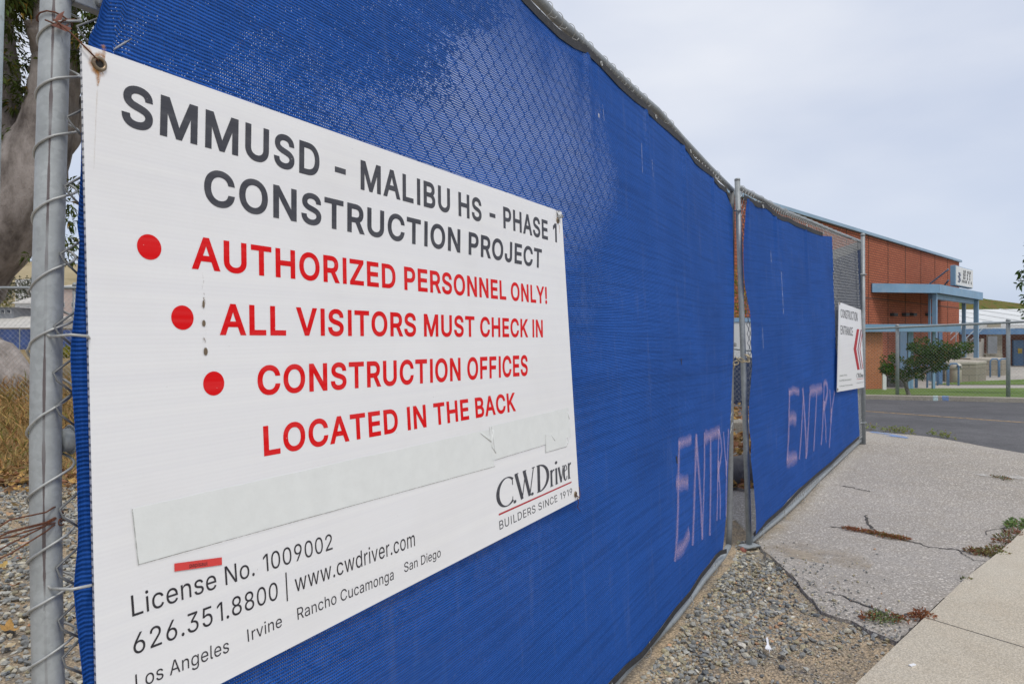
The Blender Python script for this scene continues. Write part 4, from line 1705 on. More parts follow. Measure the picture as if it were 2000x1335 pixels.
NA, NB = 130, 90
V, UV, F = [], [], []
for j in range(NB + 1):
    b = j / NB
    for i in range(NA + 1):
        a = i / NA
        s_n = F2B[0][0] + (SR2 - F2B[0][0]) * a
        t = polyline(F2B, s_n) * (1 - b) + polyline(F2T, s_n) * b
        s = polyline(F2L, t) * (1 - a) + SR2 * a
        t = polyline(F2B, s) * (1 - b) + polyline(F2T, s) * b
        V.append(tuple(P2.P(s, t, fab2_d(s, t))))
        UV.append((s, t))
for j in range(NB):
    for i in range(NA):
        k = j * (NA + 1) + i
        s_, t_ = UV[k + NA + 1]
        if t_ > T_CUT and UV[k + 1][0] > polyline(CUT, t_) + .015:
            continue
        F.append((k, k + 1, k + NA + 2, k + NA + 1))
fab2 = npmesh("privacy_fabric", V, F, M_FAB2, leaf2, uv=UV, smooth=True)
m = MB()
F2Th = [p for p in F2T if p[0] < CUT_S + .05]
ribbon(m, F2Th, P2, -.006, .030, lambda s, t: 0, .004)
m.build("hem", M_HEM, fab2)
m = MB()
ribbon(m, F2B, P2, -.024, .004, lambda s, t: 0, .005)
m.build("hem", M_HEM, fab2)
for x, y in ((1487, 404), (1573, 441), (1605, 455)):
    s, t = P2.px(x, y)
    m = MB()
    m.ring(P2.P(s, t, .012), P2.n, .010, .004, 12, 6)
    m.build("eyelet", M_WIRE, fab2, smooth=True)
for x, y in ((1488, 1030), (1531, 994), (1568, 956), (1597, 927), (1624, 899), (1652, 868)):
    s, t = P2.px(x, y)
    tt = polyline(R2B, s)
    m = MB()
    m.ring(P2.P(s, tt + .012, D_P2 + .012), P2.u, .034, .0022, 18, 5)
    m.tube([P2.P(s, tt + .035, .0), P2.P(s - .012, tt + .062, .014)], .0024, 5)
    m.build("tie_wire", M_WIRE, leaf2, smooth=True)
random.seed(11)
for k in range(16):
    s = .25 + k * .21
    tt = polyline(R2T, s)
    m = MB()
    m.ring(P2.P(s, tt - .006, D_P2 + .004), P2.u + P2.v * random.uniform(-.4, .4), .0245, .0018, 16, 5)
    m.build("tie_wire", M_WIRE, leaf2, smooth=True)
V, F = chain_link(lambda s, t, d: P2.P(s, t, -.013 + d), .17, P2.px(1681, 700, D_P2)[0], 0, 2.3, .030, .0021,
                  clip=lambda s, t: polyline(R2B, s) + .01 < t < polyline(R2T, s) - .008)
npmesh("chain_link_mesh", V, F, M_MESHW, leaf2)
# dark flap of the same cloth hanging behind the open corner
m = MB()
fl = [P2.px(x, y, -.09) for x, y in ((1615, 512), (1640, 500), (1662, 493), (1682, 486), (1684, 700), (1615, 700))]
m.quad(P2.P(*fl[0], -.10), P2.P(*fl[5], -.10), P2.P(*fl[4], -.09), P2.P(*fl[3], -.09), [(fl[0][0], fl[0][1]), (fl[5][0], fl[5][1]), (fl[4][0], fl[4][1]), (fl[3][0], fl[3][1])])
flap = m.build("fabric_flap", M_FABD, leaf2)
m = MB()
m.quad(P2.P(fl[0][0], fl[0][1], -.095), P2.P(fl[3][0], fl[3][1], -.085), P2.P(fl[3][0], fl[3][1] + .10, -.085), P2.P(fl[0][0], fl[0][1] + .10, -.095))
m.build("hem", plain("grey_hem", (.16, .165, .17), .8, 0, .2, 60), flap)
c2 = c1
E2 = [(.045, [(918, 80), (914, 250), (912, 400), (906, 560)]), (.07, [(912, 95), (945, 75), (985, 88)]), (.11, [(915, 275), (940, 262), (966, 280)]), (.11, [(900, 560), (935, 545), (972, 535)]),
      (.055, [(1008, 60), (1016, 150), (1024, 280), (1030, 420), (1030, 545)]), (.04, [(1014, 110), (1002, 300), (994, 440), (986, 550)]), (.045, [(1058, 95), (1050, 280), (1044, 350), (1033, 530)]),
      (.10, [(1056, 85), (1095, 75), (1138, 62)]), (.04, [(1102, 85), (1092, 280), (1078, 495)]),
      (.045, [(1150, 40), (1146, 200), (1140, 330), (1130, 450)]), (.065, [(1146, 40), (1158, 18), (1170, 40), (1172, 90), (1162, 150), (1150, 190)]), (.08, [(1152, 150), (1148, 215)]), (.04, [(1152, 200), (1160, 320), (1162, 435)]),
      (.045, [(1188, 70), (1192, 150), (1198, 230)]), (.045, [(1222, 85), (1208, 180), (1198, 260), (1192, 360), (1186, 470)]), (.07, [(1198, 200), (1194, 300)])]
spray(P2, fab2_d, E2, c1, fab2, d=.003)
for mat_, w, seg in ((M_SCUFF, .012, [(1525, 530), (1528, 614)]), (M_SCUFF, .010, [(1504, 490), (1505, 512)]), (M_SCUFF, .008, [(1488, 640), (1489.5, 680)])):
    m = MB()
    (s0, t0), (s1, t1) = [P2.px(x, y) for x, y in seg]
    m.quad(P2.P(s0 - w / 2, t0, fab2_d(s0, t0) + .003), P2.P(s0 + w / 2, t0, fab2_d(s0, t0) + .003), P2.P(s1 + w / 2, t1, fab2_d(s1, t1) + .003), P2.P(s1 - w / 2, t1, fab2_d(s1, t1) + .003),
           [(0, 0), (0, 1), (1, 1), (1, 0)])
    m.build("scratch", mat_, fab2)

# hinge post at the end of the far leaf
hp = at(1687, 872, 7.62)
hp.z = float(H(hp.x, hp.y))
t = thing("gate_post", "slim galvanised hinge post at the far end of the farther gate leaf", "post", hp)
m = MB()
m.tube([hp - Vector((0, 0, .2)), hp + Vector((-.01, 0, 2.33))], .0215, 14)
m.build("pipe", M_GALV, t, smooth=True)
m = MB()
m.lathe(hp + Vector((-.01, 0, 2.33)), [(.024, 0), (.024, .015), (.014, .032)], 14)
m.build("cap", M_GALV, t, smooth=True)
for z in (.25, 1.9):
    m = MB()
    m.ring(hp + Vector((0, 0, z)), (0, 0, 1), .025, .006, 16, 6)
    m.tube([hp + Vector((-.02, -.02, z)), hp + Vector((-.06, -.04, z))], .008, 8)
    m.build("hinge", M_GALV, t, smooth=True)

# chain holding the leaves together
ch0 = P2.pxP(1450, 700, D_P2)
t = thing("chain", "short yellowish steel chain looped round the stiles where the two gate leaves meet", "chain", ch0)
lk = [((1437, 697), (1445, 704), .10), ((1443, 700), (1453, 706), .09), ((1449, 704), (1464, 706), .07), ((1460, 692), (1463, 706), .04), ((1455, 692), (1465, 697), .07), ((1432, 711), (1442, 706), .08), ((1431, 720), (1434, 710), .06)]
zf = ch0.y - .05
for k, (a_, b_, of) in enumerate(lk):
    pa, pb = at(a_[0], a_[1], zf - of * .3), at(b_[0], b_[1], zf - of * .3)
    ax = pb - pa
    L = max(ax.length, .038)
    ax.normalize()
    c = (pa + pb) / 2
    side = Vector((0, .25 if k % 2 else 1, 1 if k % 2 else .35))
    side = (side - side.dot(ax) * ax).normalized()
    pl = []
    hw, hl = .0115, L / 2
    for q in range(20):
        w = 2 * math.pi * q / 20
        x = math.cos(w) * hw + (math.copysign(hl - hw, math.cos(w)) if abs(math.cos(w)) > .01 else 0)
        pl.append(c + ax * x + side * math.sin(w) * hw)
    m = MB()
    m.tube(pl, .0036, 7, closed=True)
    m.build("link", M_CHAIN, t, smooth=True)

# outlines of the letters used in the writing (x,y in 1/500 of the capital height)
GLYPHS = {
 'bold': {
  '!': (222, '46,146 41,500 151,500 146,146', '96,-4 79,-2 64,4 50,13 39,26 33,40 31,56 33,72 39,87 50,99 64,109 79,115 96,117 113,115 129,109 143,99 153,86 160,72 162,56 160,41 153,26 143,14 129,4 113,-2',),
  '-': (474, '352,260 352,170 91,170 91,260',),
  '1': (390, '292,500 292,0 188,0 188,407 212,407 64,306 64,416 188,500',),
  'A': (500, '-13,0 184,500 286,500 485,0 374,0 263,288 240,351 200,472 269,472 229,350 207,288 98,0', '87,129 87,219 384,219 384,129',),
  'B': (477, '38,0 38,500 238,500 272,498 304,492 333,482 357,467 377,450 392,430 403,407 410,384 412,359 411,337 406,318 398,301 388,286 376,273 362,263 347,255 331,248 330,248 330,273 330,273 350,267 368,258 385,246 401,231 414,213 424,192 430,168 431,143 429,117 423,93 411,70 395,49 373,32 347,18 317,8 282,2 243,0', '143,90 240,90 272,92 296,98 311,106 321,117 326,129 329,143 328,155 324,166 319,176 311,185 302,193 291,200 277,205 262,208 243,210 143,210', '143,297 233,297 249,298 262,301 274,305 285,311 293,318 300,326 305,335 308,345 309,357 307,371 302,384 293,394 280,403 261,408 235,410 143,410',),
  'C': (530, '262,-6 218,-3 175,8 137,25 102,50 73,80 50,115 33,156 22,201 19,250 22,299 33,344 50,385 73,420 102,450 137,474 175,492 218,503 262,506 290,505 316,501 341,495 365,486 387,475 408,462 427,446 444,428 458,409 470,387 479,364 491,316 386,316 377,344 372,356 365,367 358,376 349,385 339,393 328,399 316,404 304,408 291,411 277,413 263,414 237,412 213,406 192,395 172,381 156,363 142,341 131,315 125,285 122,250 125,215 131,185 142,159 156,136 172,119 192,105 214,94 237,88 263,86 277,87 291,89 304,92 316,96 328,101 339,108 349,115 358,124 365,133 372,144 377,156 386,184 491,184 479,137 470,113 458,92 444,72 427,54 408,39 388,25 365,14 341,5 316,-1 290,-5',),
  'D': (523, '216,0 74,0 74,90 210,90 246,92 277,99 302,109 323,123 340,141 354,162 363,188 370,218 372,251 370,284 364,313 354,338 341,360 324,377 304,391 279,402 251,408 216,410 71,410 71,500 222,500 271,497 316,487 357,470 392,447 421,417 445,383 461,343 471,299 474,251 471,202 461,158 444,118 421,83 391,54 355,30 313,13 266,3', '143,500 143,0 38,0 38,500',),
  'E': (440, '38,0 38,500 387,500 387,410 143,410 143,298 370,298 370,208 143,208 143,90 389,90 389,0',),
  'F': (432, '38,0 38,500 383,500 383,410 143,410 143,291 361,291 361,201 143,201 143,0',),
  'H': (537, '38,0 38,500 143,500 143,300 365,300 365,500 470,500 470,0 365,0 365,210 143,210 143,0',),
  'I': (224, '60,500 164,500 164,0 60,0',),
  'J': (418, '182,-6 136,-2 95,12 60,35 33,67 17,106 12,150 12,195 117,195 117,152 119,129 125,112 135,100 147,91 163,85 182,84 201,85 216,91 229,100 238,112 244,129 246,152 246,500 351,500 351,150 346,106 330,67 304,35 268,12 228,-2',),
  'K': (488, '87,114 82,222 121,268 156,307 193,344 348,500 484,498 235,250 232,250', '38,0 38,500 143,500 143,322 142,223 143,195 143,0', '355,0 159,255 225,331 481,0',),
  'L': (415, '38,0 38,500 143,500 143,90 376,90 376,0',),
  'M': (646, '38,0 38,500 163,500 292,196 302,170 314,136 326,101 344,44 274,44 293,100 305,135 317,169 327,196 454,500 579,500 579,0 475,0 475,283 475,316 476,354 477,395 478,453 532,453 509,385 493,342 479,305 467,276 350,0 267,0 148,276 137,304 123,341 107,383 81,453 137,453 139,397 139,357 140,318 140,283 140,0',),
  'N': (543, '38,0 38,500 145,500 355,195 374,166 399,125 438,54 379,46 373,116 372,161 371,196 371,500 476,500 476,0 369,0 181,272 157,310 128,355 73,444 137,453 141,368 143,317 143,283 143,0',),
  'O': (553, '262,-6 217,-3 175,8 137,25 103,50 74,80 50,115 33,156 22,201 19,250 22,299 33,344 50,385 74,420 103,450 137,474 175,492 217,503 262,506 307,503 349,492 388,474 422,450 451,420 474,384 492,344 502,299 505,250 502,201 492,156 474,115 451,80 422,50 388,25 349,8 307,-3', '262,86 288,88 311,94 332,104 352,118 369,136 383,158 393,184 400,215 402,250 400,285 393,316 383,342 369,364 352,382 332,396 311,406 288,412 262,414 237,412 214,406 192,396 173,382 156,364 142,342 131,315 125,285 122,250 125,215 131,184 142,158 156,136 173,118 192,104 214,94 237,88',),
  'P': (466, '38,0 38,500 232,500 270,498 306,491 337,478 363,462 385,442 401,418 413,392 420,364 422,335 420,305 413,277 401,251 385,227 363,207 337,190 306,178 270,171 232,169 87,169 87,258 228,258 250,259 268,263 282,268 293,275 302,284 309,294 314,306 317,320 318,335 317,350 314,363 309,375 302,385 293,393 282,400 268,406 250,409 228,410 143,410 143,0',),
  'R': (470, '38,0 38,500 233,500 271,498 306,491 337,480 363,464 385,444 402,421 414,396 421,368 423,339 421,309 414,282 402,256 385,233 363,214 336,199 306,188 271,182 232,179 74,179 74,270 229,270 251,271 269,274 284,279 295,285 303,292 310,301 315,312 318,324 319,339 318,354 314,367 310,378 303,387 294,395 283,401 269,406 251,409 228,410 143,410 143,0', '335,0 192,246 310,246 455,0',),
  'S': (468, '220,-8 183,-6 148,0 117,10 89,24 65,42 46,63 31,87 21,113 14,162 120,162 126,131 130,120 137,111 146,103 157,96 171,90 186,86 202,84 220,83 239,84 257,87 273,91 287,98 298,105 307,114 314,124 318,134 319,146 318,155 315,163 310,169 303,176 294,182 283,187 234,203 174,218 134,231 99,247 70,268 48,293 35,323 30,357 33,386 42,413 57,437 76,457 100,475 127,488 157,498 189,504 223,506 258,504 290,498 319,488 346,475 369,458 388,438 402,415 411,390 417,343 315,343 307,376 298,389 285,400 267,409 246,414 221,416 203,415 187,413 173,408 160,402 151,395 143,388 138,379 135,370 134,360 135,350 138,342 144,335 152,328 163,322 174,316 215,304 266,291 314,276 332,269 348,260 365,250 380,238 394,224 406,208 415,189 420,168 422,145 419,117 411,91 397,66 378,44 355,26 327,11 294,0 259,-6',),
  'T': (470, '11,410 11,500 430,500 430,410 273,410 273,0 169,0 169,410',),
  'U': (537, '254,-7 214,-5 176,3 142,16 112,34 86,56 65,82 50,111 41,143 38,175 38,500 143,500 143,182 144,163 149,146 156,131 166,118 179,107 194,98 211,91 231,86 254,85 278,86 298,91 315,98 330,107 342,118 352,131 359,146 364,163 365,182 365,500 470,500 470,175 467,143 458,111 443,82 422,56 397,34 367,16 333,3 295,-5',),
  'V': (500, '186,0 -13,500 97,500 208,213 231,150 272,28 203,28 243,150 265,212 373,500 485,500 288,0',),
  'Y': (493, '179,0 179,203 -21,500 101,500 207,342 237,293 277,209 188,209 228,294 258,342 363,500 484,500 284,203 284,0',),
  'Z': (460, '20,0 20,67 252,380 284,421 342,491 370,414 281,411 219,410 19,410 19,500 411,500 411,432 183,125 148,81 88,9 60,86 149,89 210,90 413,90 413,0',),
 },
 'reg': {
  '.': (185, '94,-4 82,-3 71,1 62,9 55,18 50,29 49,40 50,52 55,63 62,72 71,79 82,84 94,85 106,84 116,79 126,72 133,63 137,52 139,40 137,29 133,18 126,9 116,1 106,-3',),
  '0': (445, '223,-7 187,-3 156,7 128,24 103,47 83,76 68,111 56,152 49,198 47,250 49,301 56,347 68,388 84,423 104,453 128,476 156,493 188,503 223,507 258,503 289,493 317,476 342,453 362,423 378,388 389,347 396,301 398,250 396,198 389,152 378,111 362,76 342,47 318,24 290,7 258,-3', '223,49 246,51 267,59 285,72 301,91 314,114 324,141 332,173 336,209 338,250 336,290 332,327 324,359 314,386 301,409 285,428 267,441 246,449 223,452 199,449 179,441 160,428 144,409 131,386 121,359 113,327 109,290 107,250 109,209 113,173 121,141 131,114 144,91 160,72 179,59 199,51',),
  '1': (330, '271,500 271,0 209,0 209,441 206,441 85,352 85,419 195,500',),
  '2': (445, '63,0 63,47 230,225 277,278 289,292 298,307 305,321 311,335 314,350 315,365 313,382 309,398 302,411 293,423 282,433 268,441 254,447 237,451 220,452 201,450 184,446 169,440 156,431 145,420 136,406 130,391 126,374 125,356 64,356 67,384 73,411 85,435 100,456 119,473 141,488 165,498 192,505 221,507 250,505 276,498 301,488 322,474 340,457 355,438 366,415 372,392 374,366 373,348 370,330 365,312 356,294 345,275 330,254 262,177 150,59 150,56 383,56 383,0',),
  '3': (445, '214,-7 185,-5 157,1 130,10 107,22 86,38 69,56 56,78 47,102 43,130 107,130 110,113 116,99 124,86 135,74 148,65 162,58 179,53 196,50 215,49 235,50 253,54 270,60 286,68 299,79 309,91 317,106 322,123 323,142 322,160 318,177 311,193 300,207 287,219 270,230 250,237 226,242 198,243 154,243 154,294 283,441 283,444 68,444 68,500 366,500 366,453 208,273 208,284 243,285 275,281 303,271 328,257 348,240 365,219 377,195 384,170 386,142 384,114 376,89 364,65 348,44 327,27 303,12 276,2 247,-5',),
  '5': (445, '217,-7 189,-5 162,1 138,11 116,24 97,40 81,59 70,80 62,103 59,128 120,128 123,114 128,100 136,87 145,76 157,67 170,59 185,54 201,50 217,49 237,51 255,55 271,63 286,74 299,87 309,103 316,120 321,139 322,159 321,180 316,199 308,217 298,233 285,247 270,258 253,266 234,271 214,272 197,271 181,268 165,264 149,258 137,250 126,242 66,248 94,500 360,500 360,444 148,444 132,296 134,296 146,305 159,313 174,319 191,324 208,327 226,328 248,326 269,322 289,315 307,306 324,294 339,280 352,264 363,247 372,227 379,206 383,184 384,160 382,129 375,101 363,74 346,51 327,31 303,15 277,3 248,-4',),
  '6': (445, '222,-7 193,-4 165,3 140,14 117,30 99,50 83,73 72,99 65,128 62,159 64,183 70,209 78,235 92,264 111,297 135,335 248,500 316,500 148,257 143,257 148,266 155,275 162,283 171,290 181,296 192,302 204,306 217,308 231,309 260,307 287,300 310,290 331,275 349,257 363,236 374,211 380,184 382,154 380,124 373,97 361,71 346,49 327,30 305,14 280,3 252,-4', '222,48 241,49 258,54 274,62 288,72 299,85 309,100 316,116 320,135 322,154 320,175 316,193 309,210 299,224 288,237 274,247 258,255 241,259 222,261 204,259 187,255 171,247 157,237 145,225 136,210 128,194 124,175 123,156 124,135 128,117 136,100 145,85 157,72 171,62 187,54 204,49',),
  '8': (445, '222,-7 190,-5 160,1 133,11 109,25 89,41 73,61 61,83 53,107 51,133 52,154 57,173 64,192 74,209 85,224 99,237 115,248 132,255 150,260 150,262 127,271 107,284 91,303 79,324 72,348 69,374 71,398 78,421 89,442 104,461 122,476 143,489 167,499 194,505 222,507 251,505 277,499 301,489 322,476 340,461 355,442 366,421 373,398 375,374 373,348 365,324 353,303 337,284 318,271 295,262 295,260 313,255 330,248 345,237 359,224 371,209 381,192 388,173 392,154 394,133 392,107 384,83 372,61 355,41 335,25 311,11 284,1 255,-5', '222,48 244,50 263,53 280,59 295,67 307,78 317,90 325,104 329,119 331,136 329,154 325,170 317,185 306,199 293,210 278,219 261,226 242,230 222,231 202,230 183,226 166,219 151,210 138,199 128,185 120,170 115,154 113,136 115,119 119,104 127,90 137,78 149,67 164,59 182,53 201,50', '222,285 239,286 255,289 269,295 282,303 293,313 302,325 308,338 312,353 314,369 312,385 309,400 302,413 294,424 283,434 270,442 256,447 240,451 222,452 205,451 189,447 174,442 162,434 151,424 142,413 136,400 132,385 131,369 132,353 136,338 142,325 151,313 162,303 175,295 189,289 205,286',),
  '9': (445, '222,507 252,504 280,497 305,486 327,470 346,450 362,427 373,401 380,372 382,341 380,317 375,291 366,265 353,236 334,203 310,165 197,0 128,0 296,243 302,243 297,234 290,225 283,217 274,210 263,204 252,198 240,194 228,192 214,191 185,193 159,200 135,210 114,225 96,243 82,264 71,289 65,316 62,346 65,376 72,404 83,429 99,451 118,470 140,486 165,497 193,504', '222,452 204,451 187,446 171,438 157,428 145,415 136,400 129,384 125,365 123,346 125,326 129,307 136,290 145,276 157,263 171,253 187,245 204,241 222,239 241,241 258,245 274,253 288,263 299,275 309,290 316,307 320,325 322,344 320,365 316,383 309,400 299,415 288,428 274,438 258,446 241,451',),
  'A': (471, '16,0 198,500 271,500 455,0 388,0 282,297 260,366 228,470 241,470 209,365 187,297 84,0', '108,140 108,195 363,195 363,140',),
  'B': (448, '59,0 59,500 237,500 270,498 298,492 323,482 344,469 361,453 374,434 384,414 389,391 391,367 390,347 386,330 380,315 372,302 362,290 350,281 337,273 324,267 309,262 309,258 325,255 341,250 357,241 372,230 384,216 395,200 404,180 409,159 411,134 409,109 403,87 393,66 379,47 361,31 339,18 311,8 279,2 242,0', '122,56 241,56 276,59 304,66 324,78 338,94 347,113 349,134 348,151 344,166 337,181 327,194 315,205 300,214 284,221 265,225 244,227 122,227', '122,281 234,281 252,282 268,285 283,291 297,299 308,309 318,321 325,334 329,349 330,366 328,387 320,405 307,421 289,434 265,441 236,444 122,444',),
  'C': (501, '263,-7 221,-3 183,7 148,24 116,48 90,78 68,113 52,154 43,199 40,250 43,300 52,346 68,386 90,422 116,452 148,475 183,493 221,503 263,507 288,505 311,502 334,496 356,487 376,476 395,463 412,448 427,430 440,411 451,390 459,367 465,342 401,342 397,359 391,374 383,388 373,400 363,411 351,421 338,429 325,436 310,441 295,445 279,447 263,448 233,445 206,438 180,425 158,407 139,385 123,358 111,326 104,290 102,250 104,210 111,174 123,142 139,115 158,93 181,75 206,62 233,55 263,52 279,53 295,55 310,59 325,64 338,71 351,79 363,89 373,100 383,112 391,126 397,141 401,158 465,158 459,133 451,110 440,89 427,70 412,53 395,37 377,24 356,13 335,5 312,-2 288,-5',),
  'D': (494, '215,0 94,0 94,56 211,56 249,59 283,66 312,79 337,97 357,120 372,146 383,178 390,212 392,251 390,289 384,324 373,354 357,381 338,403 314,421 286,434 254,441 217,444 92,444 92,500 221,500 268,497 310,487 346,470 378,447 405,419 426,384 441,345 451,300 454,251 451,201 441,157 426,117 404,82 377,53 345,30 307,13 263,3', '122,500 122,0 59,0 59,500',),
  'E': (411, '59,0 59,500 366,500 366,444 122,444 122,281 349,281 349,225 122,225 122,56 369,56 369,0',),
  'H': (508, '59,0 59,500 122,500 122,284 386,284 386,500 449,500 449,0 386,0 386,228 122,228 122,0',),
  'I': (232, '85,500 147,500 147,0 85,0',),
  'J': (390, '182,-7 141,-2 105,11 74,32 51,62 37,99 33,143 33,170 96,170 96,143 99,115 106,91 119,73 137,60 158,52 182,49 206,52 226,60 244,73 257,91 265,115 267,143 267,500 331,500 331,143 326,99 312,62 289,32 259,11 223,-2',),
  'K': (459, '103,143 103,212 137,257 171,298 208,338 357,500 441,500 227,271 224,271', '59,0 59,500 122,500 122,329 122,221 122,190 122,0', '366,0 185,255 224,304 441,0',),
  'L': (386, '59,0 59,500 122,500 122,56 355,56 355,0',),
  'N': (514, '59,0 59,500 134,500 337,180 357,148 381,105 407,54 398,53 394,106 392,155 392,192 392,500 455,500 455,0 380,0 199,285 174,325 145,374 106,444 117,446 120,377 122,322 123,286 123,0',),
  'O': (524, '262,-7 221,-3 183,7 148,24 117,48 90,78 69,113 52,154 43,199 40,250 43,300 52,346 69,386 90,422 117,452 148,475 183,493 221,503 262,507 304,503 342,493 377,475 408,452 434,422 456,386 472,346 481,300 485,250 481,199 472,154 456,113 434,78 408,48 377,24 342,7 304,-3', '262,52 291,55 318,62 343,75 366,92 385,114 401,142 413,173 420,209 423,250 420,290 413,327 401,358 385,386 366,408 343,425 318,438 291,445 262,448 233,445 206,438 181,425 158,408 139,385 123,358 111,326 104,290 102,250 104,209 111,173 123,142 139,115 158,92 181,75 206,62 233,55',),
  'R': (441, '59,0 59,500 232,500 268,498 300,491 327,480 350,465 369,447 384,426 394,401 400,375 402,346 400,317 394,291 384,267 369,246 350,228 327,213 300,203 268,196 232,194 95,194 95,251 230,251 254,252 275,256 293,262 307,271 319,282 328,295 334,310 338,327 339,346 338,365 334,382 328,398 319,411 307,423 292,432 275,439 253,443 229,444 122,444 122,0', '347,0 226,225 298,225 420,0',),
  'S': (439, '220,-9 185,-7 154,-1 125,9 101,23 80,39 63,59 50,82 42,107 38,134 103,134 106,116 112,100 121,86 133,75 147,65 164,58 181,52 200,49 220,48 242,50 262,53 281,59 298,68 312,78 324,90 333,104 338,120 340,137 338,152 334,165 326,176 316,185 305,194 291,201 241,218 181,235 142,248 110,265 85,284 66,307 55,335 51,366 54,393 61,418 74,440 91,460 111,476 135,489 162,499 192,505 223,507 255,505 284,499 311,489 334,476 354,460 371,441 383,420 391,396 394,371 332,371 326,395 314,414 297,430 275,441 250,448 221,451 201,449 182,446 164,440 149,432 137,423 127,411 119,398 115,384 113,369 115,353 120,339 129,328 140,318 152,310 166,303 209,288 260,274 306,259 322,252 338,243 353,234 366,222 378,209 388,194 395,177 400,158 401,136 399,110 392,85 380,62 363,42 343,25 318,10 289,0 256,-7',),
  'T': (441, '31,444 31,500 410,500 410,444 252,444 252,0 189,0 189,444',),
  'U': (508, '254,-8 217,-5 182,2 151,15 124,32 102,54 83,79 70,107 62,137 59,170 59,500 122,500 122,175 124,152 129,131 138,111 150,94 166,79 184,67 205,58 228,52 254,51 281,52 304,58 325,67 343,79 358,94 370,111 379,131 384,152 386,175 386,500 449,500 449,170 447,137 439,107 425,79 407,54 384,32 357,15 326,2 292,-5',),
  'a': (383, '157,-8 134,-7 113,-2 93,5 75,15 59,28 47,44 37,62 32,83 30,106 31,126 35,144 42,158 52,171 63,181 76,190 91,197 106,203 123,207 175,216 230,223 242,225 253,227 261,231 266,236 270,242 271,250 271,252 270,267 267,280 262,292 255,302 246,310 236,316 223,321 209,324 192,325 175,324 160,321 147,317 135,311 124,304 116,296 108,287 103,278 98,269 40,286 50,307 62,325 77,340 94,352 112,362 131,369 151,374 171,377 191,378 235,373 251,369 266,362 281,354 295,344 307,331 317,315 325,296 329,273 331,247 331,0 272,0 272,51 268,51 248,24 238,15 226,8 212,1 196,-4 177,-7', '167,45 189,46 207,50 224,58 238,67 250,79 259,92 266,106 269,120 271,136 271,187 255,179 227,173 197,168 172,165 132,156 120,151 110,145 102,137 95,128 92,116 90,103 91,91 95,80 100,71 108,63 117,57 128,51 140,48 153,45',),
  'c': (389, '204,-8 171,-5 142,3 115,16 91,34 71,57 55,84 43,114 36,148 34,184 36,221 43,255 55,286 71,313 91,335 115,354 142,367 171,375 204,378 222,377 239,375 256,371 271,365 286,358 300,350 313,340 324,329 334,316 343,303 350,288 355,272 298,257 285,284 265,305 238,319 204,324 180,322 160,316 143,305 128,291 116,274 107,254 100,232 96,209 95,184 96,160 100,137 107,115 116,96 128,79 143,65 160,54 180,48 204,46 238,51 266,65 287,87 299,115 357,101 351,84 344,69 335,55 325,43 314,31 301,21 287,12 272,5 256,-1 239,-5 222,-7',),
  'd': (417, '192,-8 162,-5 135,3 110,16 87,34 69,56 54,83 43,114 36,148 34,186 36,223 43,257 54,288 69,314 88,337 110,354 135,367 162,375 192,378 214,377 233,373 249,366 262,358 273,349 282,340 301,314 305,314 305,500 365,500 365,0 307,0 307,58 301,58 282,31 273,21 261,12 248,4 232,-3 214,-7', '201,46 222,48 242,54 259,64 273,77 285,94 294,113 301,135 305,160 306,186 305,213 301,237 294,258 285,277 273,294 259,307 242,316 223,322 201,324 179,322 159,316 142,306 128,293 116,276 107,257 100,235 96,212 95,186 96,161 100,137 107,115 116,95 128,78 143,64 160,54 179,48',),
  'e': (397, '208,-8 174,-5 143,3 115,16 91,34 71,57 55,83 43,114 36,147 34,184 36,220 43,254 54,285 70,312 90,335 113,353 140,367 169,375 202,378 222,377 242,373 261,368 280,359 297,349 314,335 328,319 341,299 351,277 359,252 363,223 365,191 303,191 303,222 299,244 293,264 284,281 272,296 258,308 242,317 223,323 202,324 180,323 161,317 144,308 129,296 117,282 107,265 100,247 96,227 94,207 94,174 96,148 101,125 109,104 119,87 133,72 148,60 167,52 187,47 209,45 223,46 237,48 249,52 261,57 271,63 281,71 289,81 295,92 300,104 359,89 352,71 342,54 329,39 314,25 297,14 278,4 256,-3 233,-7', '73,166 73,217 362,217 365,191 365,166',),
  'g': (418, '203,-148 177,-147 153,-143 132,-137 112,-129 95,-120 81,-108 68,-96 58,-82 50,-68 100,-40 119,-65 128,-73 139,-80 152,-87 166,-92 184,-95 203,-96 232,-93 256,-86 277,-74 293,-57 303,-34 306,-6 306,67 301,67 282,41 273,31 261,23 248,15 232,9 213,6 192,5 163,7 136,14 111,26 88,43 70,63 54,89 43,118 36,151 34,188 36,225 43,258 54,288 69,315 88,337 110,354 135,367 163,375 193,378 214,377 233,373 249,366 263,358 274,350 283,340 302,313 308,313 308,373 366,373 366,-9 364,-39 356,-66 344,-88 328,-107 309,-122 286,-134 260,-142 233,-146', '201,58 223,60 242,65 259,74 273,86 285,101 295,119 302,140 306,163 307,189 306,215 302,238 295,259 286,278 274,294 259,307 243,316 223,322 201,324 179,322 160,316 143,306 128,293 116,277 107,258 100,237 96,214 95,189 96,164 100,141 107,120 116,102 128,87 143,74 160,65 179,60',),
  'h': (403, '112,223 112,0 52,0 52,500 112,500 112,283 101,283 114,314 130,338 149,356 172,368 196,375 223,378 248,376 270,371 290,362 308,350 323,334 335,315 344,293 349,266 351,236 351,0 291,0 291,231 288,258 281,281 268,299 251,313 231,321 206,323 189,322 173,318 158,312 145,303 133,292 124,278 117,262 113,243',),
  'i': (164, '52,0 52,373 112,373 112,0', '82,435 71,437 62,440 53,447 46,455 42,464 41,475 42,485 46,495 53,503 62,510 71,513 82,515 93,513 103,510 112,503 119,495 123,485 124,475 123,464 119,455 112,447 103,440 93,437',),
